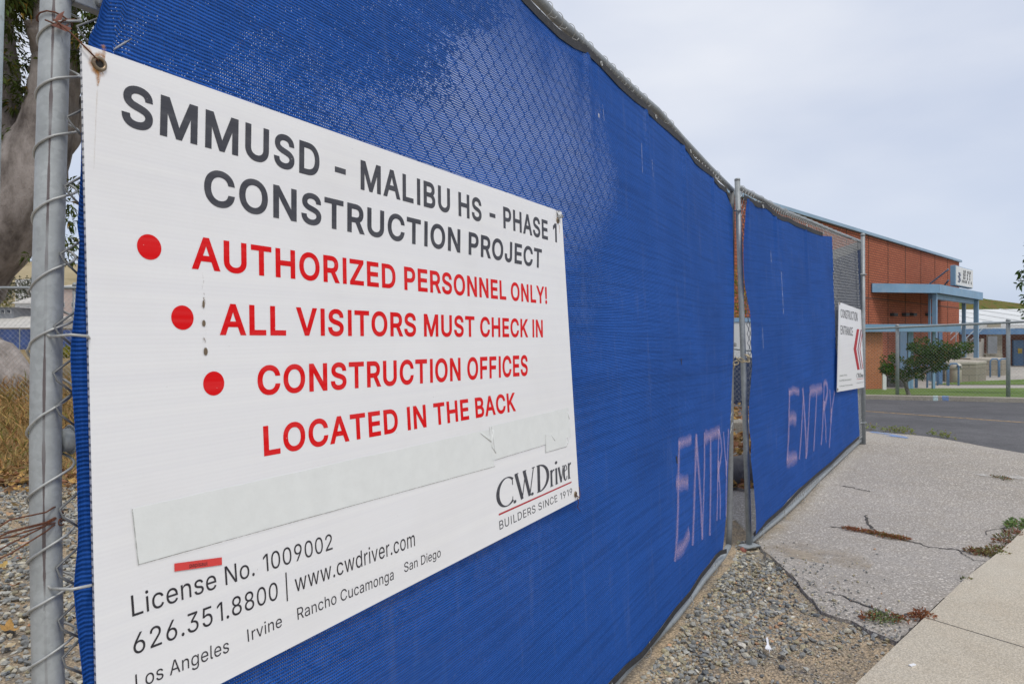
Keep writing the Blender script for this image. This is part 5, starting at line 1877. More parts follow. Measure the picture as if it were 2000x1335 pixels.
  'l': (186, '137,-2 111,0 89,7 73,20 61,37 54,58 52,83 52,500 112,500 112,97 112,82 115,70 118,61 124,56 132,52 144,51 158,52 167,53 178,3 159,-1',),
  'm': (599, '52,0 52,373 110,373 110,290 106,290 112,309 120,326 130,340 142,352 155,362 169,370 184,375 200,378 215,380 241,377 264,368 282,355 297,336 308,315 315,290 307,290 313,307 321,323 331,337 344,350 358,360 374,368 391,375 410,378 429,380 450,378 470,373 489,365 505,354 520,340 531,323 540,302 546,278 547,251 547,0 487,0 487,249 485,274 477,293 464,307 448,317 431,323 411,325 395,324 381,320 368,314 356,306 347,297 339,285 334,272 331,258 330,243 330,0 269,0 269,255 267,275 260,292 249,306 234,316 216,323 196,325 182,324 168,320 155,315 143,307 132,297 124,284 117,270 113,253 112,234 112,0',),
  'n': (403, '112,223 112,0 52,0 52,373 110,373 110,283 101,283 114,314 130,338 149,356 172,368 196,375 223,378 248,376 270,371 290,362 308,350 323,334 335,315 344,293 349,266 351,236 351,0 291,0 291,231 288,258 281,281 268,299 251,313 231,321 206,323 189,322 173,318 158,312 145,303 133,292 124,278 117,262 113,243',),
  'o': (408, '204,-8 171,-5 142,3 115,16 91,34 71,57 55,84 43,114 36,148 34,184 36,221 43,255 55,286 71,313 91,335 115,354 142,367 171,375 204,378 236,375 266,367 293,354 317,335 337,313 353,286 365,255 372,221 374,184 372,148 365,114 353,84 337,57 317,34 293,16 266,3 236,-5', '204,46 227,48 248,54 266,65 280,79 293,96 302,115 308,137 312,160 314,184 312,209 308,232 302,254 293,274 280,291 266,305 248,316 227,322 204,324 180,322 160,316 143,305 128,291 116,274 107,254 100,232 96,209 95,184 96,160 100,137 107,115 116,96 128,79 143,65 160,54 180,48',),
  'p': (417, '52,-140 52,373 110,373 110,314 116,314 135,340 144,349 155,358 168,366 184,373 203,377 225,378 255,375 283,367 308,354 330,337 348,314 363,288 375,257 381,223 384,186 381,148 375,114 364,83 349,56 330,34 308,16 283,3 255,-5 226,-8 204,-7 185,-3 170,4 156,12 145,21 136,31 116,58 112,58 112,-140', '216,46 238,48 258,54 275,64 289,78 301,95 310,115 317,137 321,161 322,186 321,212 317,235 311,257 301,276 289,293 275,306 258,316 238,322 216,324 195,322 175,316 158,307 144,294 132,277 123,258 116,237 112,213 111,186 112,160 116,135 123,113 132,94 144,77 159,64 176,54 195,48',),
  'r': (255, '52,0 52,373 110,373 110,315 113,315 122,333 134,348 150,361 168,371 188,376 209,378 225,378 239,377 239,317 226,319 203,320 187,319 171,315 156,309 143,301 133,291 124,279 117,265 113,250 112,233 112,0',),
  's': (359, '179,-8 154,-7 131,-3 110,3 91,12 75,23 61,37 49,53 41,72 35,93 92,105 99,86 109,71 122,59 138,51 157,46 178,45 202,46 223,52 240,61 253,73 261,86 263,101 262,113 257,124 250,133 239,141 225,148 208,152 147,167 116,177 90,189 71,205 57,223 49,245 46,269 48,290 54,309 64,326 77,341 94,354 113,364 135,372 158,376 184,378 208,377 230,373 249,366 267,357 281,346 294,333 304,319 312,303 318,285 263,272 258,286 249,299 238,310 224,319 206,325 184,327 163,325 145,320 129,311 116,300 109,287 107,272 108,260 113,248 122,239 134,231 149,225 169,219 226,206 257,196 282,184 301,168 315,150 323,129 326,105 323,84 317,64 307,46 293,31 276,17 255,6 232,-2 207,-6',),
  'u': (403, '179,-5 155,-3 133,2 113,11 95,23 80,38 68,58 59,80 53,107 52,137 52,373 112,373 112,142 114,115 122,92 135,74 152,60 172,52 197,49 214,51 230,54 245,61 258,70 269,81 279,95 285,111 290,130 291,150 291,373 351,373 351,0 293,0 293,90 302,90 289,59 272,34 253,17 230,5 206,-3',),
  'v': (383, '160,0 17,373 83,373 162,152 184,85 202,20 181,20 199,85 220,152 300,373 365,373 222,0',),
  'w': (557, '135,0 22,373 86,373 131,210 151,134 172,41 162,41 182,132 203,210 248,373 311,373 355,210 375,133 395,41 385,41 406,133 426,210 472,373 535,373 422,0 362,0 313,169 299,221 286,276 272,332 286,332 272,276 258,221 244,169 195,0',),
  '|': (226, '139,661 139,-161 87,-161 87,661',),
 },
}


# ------------------------------------------------------------------ lettering
def glyph_polys(font, ch):
    g = GLYPHS[font].get(ch)
    if not g:
        return 185 if ch == ' ' else 250, []
    return g[0], [[tuple(map(int, q.split(','))) for q in s.split()] for s in g[1:]]


def parea(p):
    return sum(p[i - 1][0] * p[i][1] - p[i][0] * p[i - 1][1] for i in range(len(p))) / 2


def winding(x, y, polys):
    w = 0
    for p in polys:
        for i in range(len(p)):
            (x0, y0), (x1, y1) = p[i - 1], p[i]
            if (y0 <= y) != (y1 <= y):
                c = (x1 - x0) * (y - y0) - (x - x0) * (y1 - y0)
                if y1 > y0 and c > 0:
                    w += 1
                elif y1 <= y0 and c < 0:
                    w -= 1
    return w


GCACHE = {}


def glyph_tris(font, ch):
    """one letter cut into triangles, its overlapping outlines merged"""
    k = (font, ch)
    if k not in GCACHE:
        adv, polys = glyph_polys(font, ch)
        if not polys:
            GCACHE[k] = (adv, [], [])
        else:
            vs, es = [], []
            for p in polys:
                b = len(vs)
                vs += [Vector((float(x), float(y))) for x, y in p]
                es += [(b + i, b + (i + 1) % len(p)) for i in range(len(p))]
            ov, oe, of, _, _, _ = delaunay_2d_cdt(vs, es, [], 0, 1e-4)
            tri = []
            for f in of:
                cx_ = sum(ov[i].x for i in f) / len(f)
                cy_ = sum(ov[i].y for i in f) / len(f)
                if winding(cx_, cy_, polys) != 0:
                    tri.append(tuple(f))
            GCACHE[k] = (adv, [(v.x, v.y) for v in ov], tri)
    return GCACHE[k]


def text_tris(s, font, track=0):
    """lays a line of writing out flat: list of (points, triangles) per letter, plus its extent"""
    pen = 0
    out = []
    wd = 0
    for ch in s:
        adv, pts, tri = glyph_tris(font, ch)
        if tri:
            out.append(([(q[0] + pen, q[1]) for q in pts], tri, wd))
        else:
            wd += 1
        pen += adv + track
    xs = [q[0] for p, _, _ in out for q in p]
    return out, min(xs), max(xs)


def put_text(s, font, quad, plane, d, name, mat, parent, track=0, ytop=500.0):
    """quad: image points of baseline left, baseline right, cap right, cap left"""
    Q = [plane.px(x, y, d) for x, y in quad]
    out, x0, x1 = text_tris(s, font, track)
    m = MB()
    word = 0
    for pts, tri, wd in out:
        if wd != word:                     # each word is a part of its own
            m.build(name, mat, parent)
            m = MB()
            word = wd
        vs = []
        for x, y in pts:
            a, b = (x - x0) / (x1 - x0), y / ytop
            w = [(1 - a) * (1 - b), a * (1 - b), a * b, (1 - a) * b]
            vs.append(plane.P(sum(q[0] * c for q, c in zip(Q, w)), sum(q[1] * c for q, c in zip(Q, w)), d))
        m.add(vs, tri)
    return m.build(name, mat, parent)


def panel(name, plane, px4, d0, d1, mats, parent, bow=0.0):
    """a sheet of fluted plastic between two depths; px4: TL, TR, BR, BL"""
    Q = [plane.px(x, y, d0) for x, y in px4]
    m = MB()
    nu, nv = 24, 16

    def S(a, b, d):
        w = [(1 - a) * b, a * b, a * (1 - b), (1 - a) * (1 - b)]
        s = sum(q[0] * c for q, c in zip(Q, w))
        t = sum(q[1] * c for q, c in zip(Q, w))
        return plane.P(s, t, d + bow * math.sin(math.pi * a) * math.sin(math.pi * b)), (s, t)
    for i in range(nu):
        for j in range(nv):
            c = [S(i / nu, j / nv, d0), S((i + 1) / nu, j / nv, d0), S((i + 1) / nu, (j + 1) / nv, d0), S(i / nu, (j + 1) / nv, d0)]
            m.quad(*[x[0] for x in c], [x[1] for x in c], 0)
    m.quad(S(0, 0, d1)[0], S(0, 1, d1)[0], S(1, 1, d1)[0], S(1, 0, d1)[0], None, 0)
    for i in range(nu):
        for b in (0, 1):
            m.quad(S(i / nu, b, d0)[0], S((i + 1) / nu, b, d0)[0], S((i + 1) / nu, b, d1)[0], S(i / nu, b, d1)[0], None, 0)
    for j in range(nv):
        for a in (0, 1):
            m.quad(S(a, j / nv, d0)[0], S(a, (j + 1) / nv, d0)[0], S(a, (j + 1) / nv, d1)[0], S(a, j / nv, d1)[0], None, 1)
    return m.build(name, mats, parent)


sign = thing("construction_sign", "large white plastic notice with grey and red lettering, wired to the near gate leaf", "sign",
             P1.pxP(190, 1450, 0))
SIGN_Q = [(159.5, 84), (1097, 414), (1131.5, 973), (191, 1458)]
panel("sign_panel", P1, SIGN_Q, 0.0, D_BACK, [M_SIGN, M_EDGE], sign)
DI = .0004
T = lambda *a, **k: put_text(*a, P1, DI, **k) if False else None
LINES = [
    ("SMMUSD - MALIBU HS - PHASE 1", 'bold', [(236.5, 243), (1088, 473.5), (1087, 437), (239, 160)], M_INKG, 14),
    ("CONSTRUCTION PROJECT", 'bold', [(399, 399), (1058, 524), (1058.5, 487), (398.5, 327)], M_INKG, 10),
    ("AUTHORIZED PERSONNEL ONLY!", 'bold', [(374.6, 524.5), (1069, 593.5), (1068, 560.5), (374, 460)], M_INKR, 8),
    ("ALL VISITORS MUST CHECK IN", 'bold', [(429.3, 654), (1060.5, 658.5), (1060, 624.5), (428.5, 592)], M_INKR, 8),
    ("CONSTRUCTION OFFICES", 'bold', [(503.5, 772), (1031, 733), (1030.5, 693), (502.5, 714)], M_INKR, 8),
    ("LOCATED IN THE BACK", 'bold', [(516, 890.6), (1008, 802), (1005.5, 766), (513.8, 832)], M_INKR, 8),
    ("License No. 1009002", 'reg', [(258.5, 1203.5), (650, 1071.5), (648, 1041), (255.5, 1162.5)], M_INKB, 10),
    ("626.351.8800 | www.cwdriver.com", 'reg', [(261.5, 1278), (810.8, 1065), (809.5, 1036), (259, 1238)], M_INKB, 10),
    ("Los Angeles", 'reg', [(265.5, 1345), (447.5, 1272), (447, 1246), (264, 1316.5)], M_INKB, 10),
    ("Irvine", 'reg', [(484.5, 1252.5), (551, 1222), (550, 1199), (482.5, 1228.5)], M_INKB, 10),
    ("Rancho Cucamonga", 'reg', [(581.7, 1209.5), (769, 1130.5), (768.5, 1110), (580, 1187)], M_INKB, 10),
    ("San Diego", 'reg', [(789.8, 1117), (861, 1086), (860.5, 1069), (789.3, 1098.5)], M_INKB, 10),
    ("BUILDERS SINCE 1919", 'reg', [(976, 1034), (1118, 964), (1117, 952), (975, 1017)], M_INKG, 30),
]
for s_, f_, q_, mt_, tr_ in LINES:
    put_text(s_, f_, q_, P1, DI, "lettering", mt_, sign, tr_)
for x, y, w in ((291.8, 482.3, 47.5), (356.7, 620, 43.8), (417.8, 748.3, 41.2)):
    s, t = P1.px(x, y, DI)
    s0, t0 = P1.px(x - w / 2, y - 1, DI)
    s1, t1 = P1.px(x + w / 2, y + 1, DI)
    r = math.hypot(s1 - s0, t1 - t0) / 2
    m = MB()
    m.add([P1.P(s + r * math.cos(a), t + r * math.sin(a), DI) for a in np.linspace(0, 2 * math.pi, 48, endpoint=False)], [tuple(range(48))])
    m.build("bullet", M_INKR, sign)


def strokes_mesh(strokes, quad, plane, d, name, mat, parent):
    """thick-and-thin pen strokes in a unit box: each a list of (x, y, width) points; width is measured along x"""
    Q = [plane.px(x, y, d) for x, y in quad]

    def W2(x, y):
        w = [(1 - x) * (1 - y), x * (1 - y), x * y, (1 - x) * y]
        return plane.P(sum(q[0] * c for q, c in zip(Q, w)), sum(q[1] * c for q, c in zip(Q, w)), d)
    m = MB()
    for k, st in enumerate(strokes):
        dd = (k % 4) * .00008
        n = len(st)
        for i in range(n - 1):
            (xa, ya, wa_), (xb, yb, wb_) = st[i], st[i + 1]
            def nrm(j):
                a, b = st[max(j - 1, 0)], st[min(j + 1, n - 1)]
                dx, dy = (b[0] - a[0]) * ASP, b[1] - a[1]
                l = math.hypot(dx, dy) or 1
                return -dy / l, dx / l
            na, nb_ = nrm(i), nrm(i + 1)
            pts_ = [W2(xa + na[0] * wa_ / 2 / ASP, ya + na[1] * wa_ / 2), W2(xa - na[0] * wa_ / 2 / ASP, ya - na[1] * wa_ / 2),
                    W2(xb - nb_[0] * wb_ / 2 / ASP, yb - nb_[1] * wb_ / 2), W2(xb + nb_[0] * wb_ / 2 / ASP, yb + nb_[1] * wb_ / 2)]
            m.quad(*[p + plane.n * dd for p in pts_])
    return m.build(name, mat, parent)


def arc(cx, cy, rx, ry, a0, a1, wf, n=18):
    return [(cx + rx * math.cos(R(a0 + (a1 - a0) * i / n)), cy + ry * math.sin(R(a0 + (a1 - a0) * i / n)), wf(R(a0 + (a1 - a0) * i / n))) for i in range(n + 1)]


ASP = 3.1                      # how much wider than tall the logo's box is
tk, tn = .115, .035
cw = lambda a: tn + (tk - tn) * abs(math.cos(a)) ** 1.3
LOGO = [
    arc(.105, .50, .105, .485, 48, 312, cw, 26), [(.170, .90, .03), (.172, .66, .03)], [(.170, .08, .03), (.172, .26, .02)],            # C
    arc(.196, .045, .010, .03, 0, 360, lambda a: .05, 10),
    [(.215, .98, tk), (.288, .02, tk * .9)], [(.288, .02, tn), (.335, .93, tn)], [(.318, .98, tk), (.385, .02, tk * .9)], [(.385, .02, tn), (.440, .98, tn)],
    [(.200, .985, tn), (.245, .985, tn)], [(.300, .985, tn), (.345, .985, tn)], [(.420, .985, tn), (.458, .985, tn)],                  # W
    arc(.418, .045, .010, .03, 0, 360, lambda a: .05, 10),
    [(.510, .0, tk), (.510, .98, tk)], arc(.515, .49, .125, .485, 90, -90, lambda a: tn + (tk * 1.05 - tn) * max(0, math.cos(a)) ** 1.1, 20),
    [(.482, .985, tn), (.53, .985, tn)], [(.482, .012, tn), (.53, .012, tn)],                                                            # D
    [(.690, .0, tk * .75), (.690, .60, tk * .75)], [(.672, .60, tn), (.70, .62, tn)], [(.695, .48, tn), (.715, .60, .05), (.735, .585, .08)], [(.670, .012, tn), (.715, .012, tn)],   # r
    [(.765, .0, tk * .75), (.765, .62, tk * .75)], [(.748, .60, tn), (.77, .62, tn)], [(.747, .012, tn), (.785, .012, tn)], arc(.765, .84, .010, .03, 0, 360, lambda a: .06, 10),     # i
    [(.803, .60, tk * .8), (.838, .0, tk * .7)], [(.838, .0, tn), (.872, .60, tn)], [(.790, .605, tn), (.818, .605, tn)], [(.858, .605, tn), (.884, .605, tn)],                       # v
    arc(.908, .30, .026, .30, 20, 330, lambda a: tn + (tk * .8 - tn) * max(0, -math.cos(a)), 18), [(.884, .36, tn), (.932, .42, tn)],   # e
    [(.962, .0, tk * .65), (.962, .60, tk * .65)], [(.948, .60, tn), (.966, .62, tn)], [(.966, .44, .04), (.978, .59, .06), (1.0, .575, .11)], [(.944, .012, tn), (.984, .012, tn)],      # r
]
strokes_mesh(LOGO, [(973, 996), (1116, 932), (1114.5, 884), (972, 938)], P1, DI, "logo_lettering", M_INKG, sign)
m = MB()
m.quad(*[P1.pxP(x, y, DI) for x, y in ((974.3, 1006.2), (1116.3, 942), (1116.2, 939.4), (974.2, 1002.6))])
m.build("logo_underline", M_INKR2, sign)

# grey tape over an old line, and a small red sticker
for px4, d in (([(257, 992.8), (955, 838), (966, 910), (269.4, 1101.5)], .0006), ([(956, 833), (1110, 795.4), (1114.8, 852.3), (961, 899)], .0010), ([(1065, 848), (1105.4, 839), (1107, 871), (1065.4, 883)], .0014)):
    Q = [P1.px(x, y, d) for x, y in px4]
    m = MB()
    n = 26
    up, lo_ = [], []
    random.seed(int(px4[0][0]))
    for i in range(n + 1):
        f = i / n
        up.append(P1.P(Q[0][0] + (Q[1][0] - Q[0][0]) * f, Q[0][1] + (Q[1][1] - Q[0][1]) * f + random.uniform(-.0006, .0006), d + .0004 * mnoise.noise((f * 9, 0, d * 9000))))
        lo_.append(P1.P(Q[3][0] + (Q[2][0] - Q[3][0]) * f, Q[3][1] + (Q[2][1] - Q[3][1]) * f + random.uniform(-.0006, .0006), d + .0004 * mnoise.noise((f * 9, 4, d * 9000))))
    for i in range(n):
        m.quad(lo_[i], lo_[i + 1], up[i + 1], up[i])
        m.quad(up[i], up[i + 1], up[i + 1] - P1.n * .0004, up[i] - P1.n * .0004)
        m.quad(lo_[i + 1], lo_[i], lo_[i] - P1.n * .0009, lo_[i + 1] - P1.n * .0009)
    m.build("tape_strip", M_TAPE, sign, smooth=False)
m = MB()                                   # dirty edges of the tape
for seg in ([(257, 992.8), (269.4, 1101.5)], [(269.4, 1101.5), (480, 1044), (700, 983), (966, 910)], [(959, 833), (966, 884)], [(1065, 849), (1065.4, 883), (1107, 871)], [(966, 898), (1065, 868)]):
    st_ = [P1.px(x, y, 0) for x, y in seg]
    for (s0, t0), (s1, t1) in zip(st_, st_[1:]):
        dx, dy = s1 - s0, t1 - t0
        l = math.hypot(dx, dy)
        n_ = (-dy / l * .0008, dx / l * .0008)
        m.quad(P1.P(s0 - n_[0], t0 - n_[1], .0017), P1.P(s1 - n_[0], t1 - n_[1], .0017), P1.P(s1 + n_[0], t1 + n_[1], .0017), P1.P(s0 + n_[0], t0 + n_[1], .0017), [(0, 0), (l, 0), (l, 1), (0, 1)])
m.build("tape_edge", masked("dirty_tape_edge", (.20, .20, .18), .25, .55, 160, amt=.8), sign)
m = MB()                                   # puckers in the tape
for seg in ([(938, 845), (959, 862)], [(962, 838), (960, 872), (968, 884)], [(1075, 848), (1083, 860)], [(1108, 852), (1110, 862), (1104, 872)], [(1108, 804), (1111, 818)]):
    st_ = [P1.px(x, y, 0) for x, y in seg]
    m.tube([P1.P(s, t, .0014) for s, t in st_], .0011, 6)
m.build("tape_pucker", M_TAPE, sign, smooth=True)
m = MB()
m.quad(*[P1.pxP(x, y, .0012) for x, y in ((341, 1115.2), (433.7, 1102.2), (433.4, 1087.4), (340.6, 1099.6))])
stk = m.build("sticker", M_STICK, sign)
put_text("papisaul", 'reg', [(370.5, 1107.5), (405.5, 1103), (405.4, 1095), (370.4, 1099.5)], P1, .0016, "sticker_lettering", M_INKB, stk)

# eyelets, rust and dirt
for x, y, r_ in ((194, 124.5, .0078), (1089.7, 430.5, .0072), (1124, 964.5, .0070)):
    s, t = P1.px(x, y, .001)
    m = MB()
    m.ring(P1.P(s, t, .0010), P1.n, r_, .0026, 20, 8)
    g = m.build("eyelet", M_BRASS, sign, smooth=True)
    m = MB()
    m.add([P1.P(s + r_ * .85 * math.cos(a), t + r_ * .85 * math.sin(a), .0008) for a in np.linspace(0, 2 * math.pi, 20, endpoint=False)], [tuple(range(20))])
    m.build("eyelet_hole", M_BLACKIN, g)
m = MB()


def smear(m, pts_, w, d=.0007):
    st_ = [P1.px(x, y, 0) for x, y in pts_]
    ribs = []
    L = 0
    for i, (s, t) in enumerate(st_):
        a, b = st_[max(i - 1, 0)], st_[min(i + 1, len(st_) - 1)]
        dx, dy = b[0] - a[0], b[1] - a[1]
        l = math.hypot(dx, dy) or 1
        ww = w[i] if isinstance(w, (list, tuple)) else w
        ribs.append((P1.P(s - dy / l * ww / 2, t + dx / l * ww / 2, d), P1.P(s + dy / l * ww / 2, t - dx / l * ww / 2, d)))
    for i in range(len(ribs) - 1):
        m.quad(ribs[i][0], ribs[i][1], ribs[i + 1][1], ribs[i + 1][0], [(i, 0), (i, 1), (i + 1, 1), (i + 1, 0)])


STAINS = [[([(201, 88), (203, 98), (202, 112)], [.009, .008, .004])],
          [([(205, 113), (194, 108), (184, 113), (180, 124), (184, 137), (193, 143), (200, 141)], .013), ([(190, 138), (191, 150), (190, 168)], [.012, .008, .003])],
          [([(1092, 440), (1093, 456)], [.007, .003])], [([(1101, 458), (1104, 466)], .005)],
          [([(162, 90), (172, 96), (180, 108)], [.006, .009, .006])]]
for grp in STAINS:
    m = MB()
    for k, (p_, w_) in enumerate(grp):
        smear(m, p_, w_, .0006 + .0001 * k)
    m.build("rust_stain", M_STAIN, sign)
m = MB()
smear(m, [(190, 165), (187, 230), (183, 330)], [.003, .0022, .0015], .0005)
m.build("rust_stain", masked("faint_rust_run", (.50, .36, .20), .3, .7, 60, amt=.28), sign)
m = MB()
smear(m, [(397, 530), (397, 575), (398, 600), (398, 640), (399, 670), (401, 690)], [.004, .006, .008, .008, .007, .006])
m.build("dirt_streak", M_DRIP, sign)
m = MB()
for x, y, w, h in ((401, 686, .0035, .006), (397.5, 631, .003, .005), (397, 594, .002, .006), (305, 853, .0, .0)):
    if w:
        s, t = P1.px(x, y, 0)
        m.add([P1.P(s + w * math.cos(a), t + h * math.sin(a), .0011) for a in np.linspace(0, 2 * math.pi, 12, endpoint=False)], [tuple(range(12))])
m.build("dirt_spot", plain("brown_spot", (.16, .12, .08), .9), sign)

# wires at the corners of the sign
def wire_thing(name, label, cat, paths, r, mat, org, extra=None):
    t = MB()
    for p in paths:
        t.tube(p, r, 7)
    if extra:
        extra(t)
    return tag(t.build(name, mat, origin=org, smooth=True), label, cat)


pz = post_at(.02)
e_tl = P1.pxP(190, 116, .002)
k0_ = P1.pxP(112, 42, D_PIPE + RPOST + .004)
loop = []
for k in range(15):
    a = 2 * math.pi * k / 14
    c = post_at(P1.px(112, 42, D_PIPE)[1])
    c = c + P1.v * (P1.px(112, 42, D_PIPE)[1] - (c - P1.O).dot(P1.v))
    loop.append(c + (P1.n * math.cos(a) - P1.u * math.sin(a)) * (RPOST + .0025) + P1.v * (.003 * math.sin(a * 2)))
wire_thing("rusty_wire", "rusty twisted wire tying the sign's top left eyelet to the foreground pipe", "wire",
           [loop, [k0_, P1.pxP(122, 52, -.015), P1.pxP(140, 66, -.004), P1.pxP(160, 86, .004), P1.pxP(180, 106, .006), e_tl, P1.pxP(194, 124, -.002)],
            [P1.pxP(88, 39, D_PIPE + RPOST), P1.pxP(100, 44, D_PIPE + RPOST + .005), P1.pxP(112, 50, D_PIPE + RPOST + .006), P1.pxP(124, 40, D_PIPE + RPOST + .005), P1.pxP(146, 38, D_PIPE + .01)],
            [P1.pxP(104, 38, D_PIPE + RPOST + .006), P1.pxP(114, 46, D_PIPE + RPOST + .008), P1.pxP(108, 52, D_PIPE + RPOST + .007), P1.pxP(126, 54, D_PIPE + RPOST + .006), P1.pxP(133, 48, D_PIPE + RPOST + .002)]], .0011, M_RUST, k0_)
m = MB()
lc = P1.pxP(114, 34, D_PIPE + RPOST + .007)
q = [lc + P1.u * a + P1.v * b + P1.n * c for a, b, c in ((-.006, -.008, 0), (.002, -.004, .003), (.006, .010, .004), (-.001, .003, 0))]
m.quad(*q)
q = [lc + P1.u * a + P1.v * b + P1.n * c for a, b, c in ((-.010, -.014, 0), (.008, -.017, .003), (.015, -.010, .004), (0, -.008, 0.001))]
m.quad(*q)
tag(m.build("dry_leaf", plain("red_brown_leaf", (.18, .07, .05), .8, 0, .3, 90), origin=lc), "small red brown dry leaf caught in rusty wire high on the foreground pipe", "leaf")
b0 = P1.pxP(116, 1013, D_PIPE + .012)
paths = []
for (xa, ya), (xb, yb), bend in (((-60, 1066), (114, 987), .01), ((-60, 1072), (110, 1012), .004), ((-60, 1062), (114, 1018), -.003), ((-60, 1108), (118, 1010), .002), ((-60, 1116), (112, 1022), -.004), ((-60, 1078), (116, 1008), .006)):
    e = P1.pxP(xb, yb, D_PIPE + .012)
    mid_ = P1.pxP(90, yb + (ya - yb) * .16, D_PIPE + RPOST + .005)
    far_ = P1.pxP(xa, ya, D_PIPE + RPOST + .03)
    paths.append([e, P1.pxP(105, yb + 3, D_PIPE + RPOST + .001), mid_, mid_.lerp(far_, .5) + P1.v * bend, far_])
for k in range(3):
    c = P1.pxP(117, 1004 + 7 * k, D_PIPE + .012)
    paths.append([c + (P1.u * math.cos(a) + P1.v * math.sin(a)) * .0042 + P1.n * (.002 * k) for a in np.linspace(0, 5.6, 12)])
wire_thing("rusty_wire_bundle", "bundle of thin rusty tie wires strung leftwards from the foreground pipe, low down", "wire", paths, .0010, M_RUST, b0)
c0 = P1.pxP(1091, 418, .004)
random.seed(5)
paths = []
for k in range(4):
    p = P1.pxP(1089 + k * 2.2, 416 + k * 3, .004)
    paths.append([p + Vector((random.uniform(-1, 1), random.uniform(-1, 1), random.uniform(-1, 1))) * .009 for _ in range(5)])
paths.append([P1.pxP(1089.7, 431, .002), P1.pxP(1092, 424, .010), P1.pxP(1097, 418, .006), P1.pxP(1100, 424, -.01)])
wire_thing("tie_wire_knot", "small twisted knot of bare wire at the sign's top right eyelet", "wire", paths, .0016, M_WIRE, c0)
c0 = P1.pxP(1128, 966, .004)
paths = [[P1.pxP(1124, 964.5, .002), P1.pxP(1128, 968, .010), P1.pxP(1132, 972, .002), P1.pxP(1133, 964, -.008), P1.pxP(1131, 950, -.006)],
         [P1.pxP(1126, 966, .008), P1.pxP(1130, 980, .002), P1.pxP(1128, 990, -.004), P1.pxP(1133, 997, -.006)]]
wire_thing("tie_wire_twist", "thin rusty wire twist hanging at the sign's bottom right eyelet", "wire", paths, .0012, M_RUST, c0)

# ------------------------------------------------------------------ the small arrow sign
sg2 = thing("entrance_sign", "small white sign with a red left-pointing chevron, at the end of the farther gate leaf", "sign", P2.pxP(1660, 765, .02))
D2 = .030
panel("sign_panel", P2, [(1638.7, 589.5), (1686, 606.5), (1688, 756), (1635, 765)], D2, D2 - .005, [M_SIGN, M_EDGE], sg2)
z7 = lambda x, y: (1600 + x / 6.07, 560 + y / 6.07)
DI2 = D2 + .0012
put_text("CONSTRUCTION", 'reg', [z7(256, 360), z7(455, 408), z7(452, 305), z7(254, 262)], P2, DI2, "lettering", M_INKB, sg2, 6)
put_text("ENTRANCE", 'reg', [z7(256, 560), z7(400, 580), z7(398, 482), z7(254, 455)], P2, DI2, "lettering", M_INKB, sg2, 6)
for pl, mt_ in (([(447, 500), (475, 500), (440, 735), (480, 980), (453, 982), (408, 735)], M_INKR2), ([(492, 505), (504, 507), (466, 737), (504, 976), (494, 978), (455, 736)], plain("plum_ink", (.22, .06, .12), .4)),
                ([(513, 512), (520, 514), (486, 737), (523, 970), (516, 972), (479, 737)], M_INKR2)):
    m = MB()
    P_ = [P2.pxP(*z7(x, y), DI2) for x, y in pl]
    m.add(P_, [(0, 1, 2, 5), (5, 2, 3, 4)])
    m.build("chevron", mt_, sg2)
M_INKGN = ink("grey_green_ink", (.16, .20, .16))
put_text("License No. 1009002", 'reg', [z7(242, 1062), z7(330, 1052), z7(330, 1034), z7(242, 1043)], P2, DI2, "lettering", M_INKGN, sg2)
put_text("626.351.8800 | www.cwdriver.com", 'reg', [z7(240, 1120), z7(382, 1105), z7(382, 1084), z7(240, 1098)], P2, DI2, "lettering", M_INKGN, sg2)
put_text("Los Angeles Irvine San Diego", 'reg', [z7(238, 1183), z7(398, 1164), z7(398, 1149), z7(238, 1168)], P2, DI2, "lettering", M_INKGN, sg2)
strokes_mesh(LOGO, [z7(444, 1080), z7(524, 1068), z7(523, 1016), z7(443, 1024)], P2, DI2, "logo_lettering", M_INKG, sg2)
m = MB()
m.quad(*[P2.pxP(*z7(x, y), DI2) for x, y in ((444, 1098), (524, 1086), (524, 1081), (444, 1093))])
m.build("logo_underline", M_INKR2, sg2)
put_text("BUILDERS SINCE 1919", 'reg', [z7(445, 1145), z7(526, 1132), z7(526, 1121), z7(445, 1133)], P2, DI2, "lettering", M_INKG, sg2, 20)
for x, y in ((243, 197), (219, 1215)):
    s, t = P2.px(*z7(x, y), DI2)
    m = MB()
    m.ring(P2.P(s, t, DI2), P2.n, .010, .004, 14, 6)
    m.build("eyelet", M_BRASS, sg2, smooth=True)

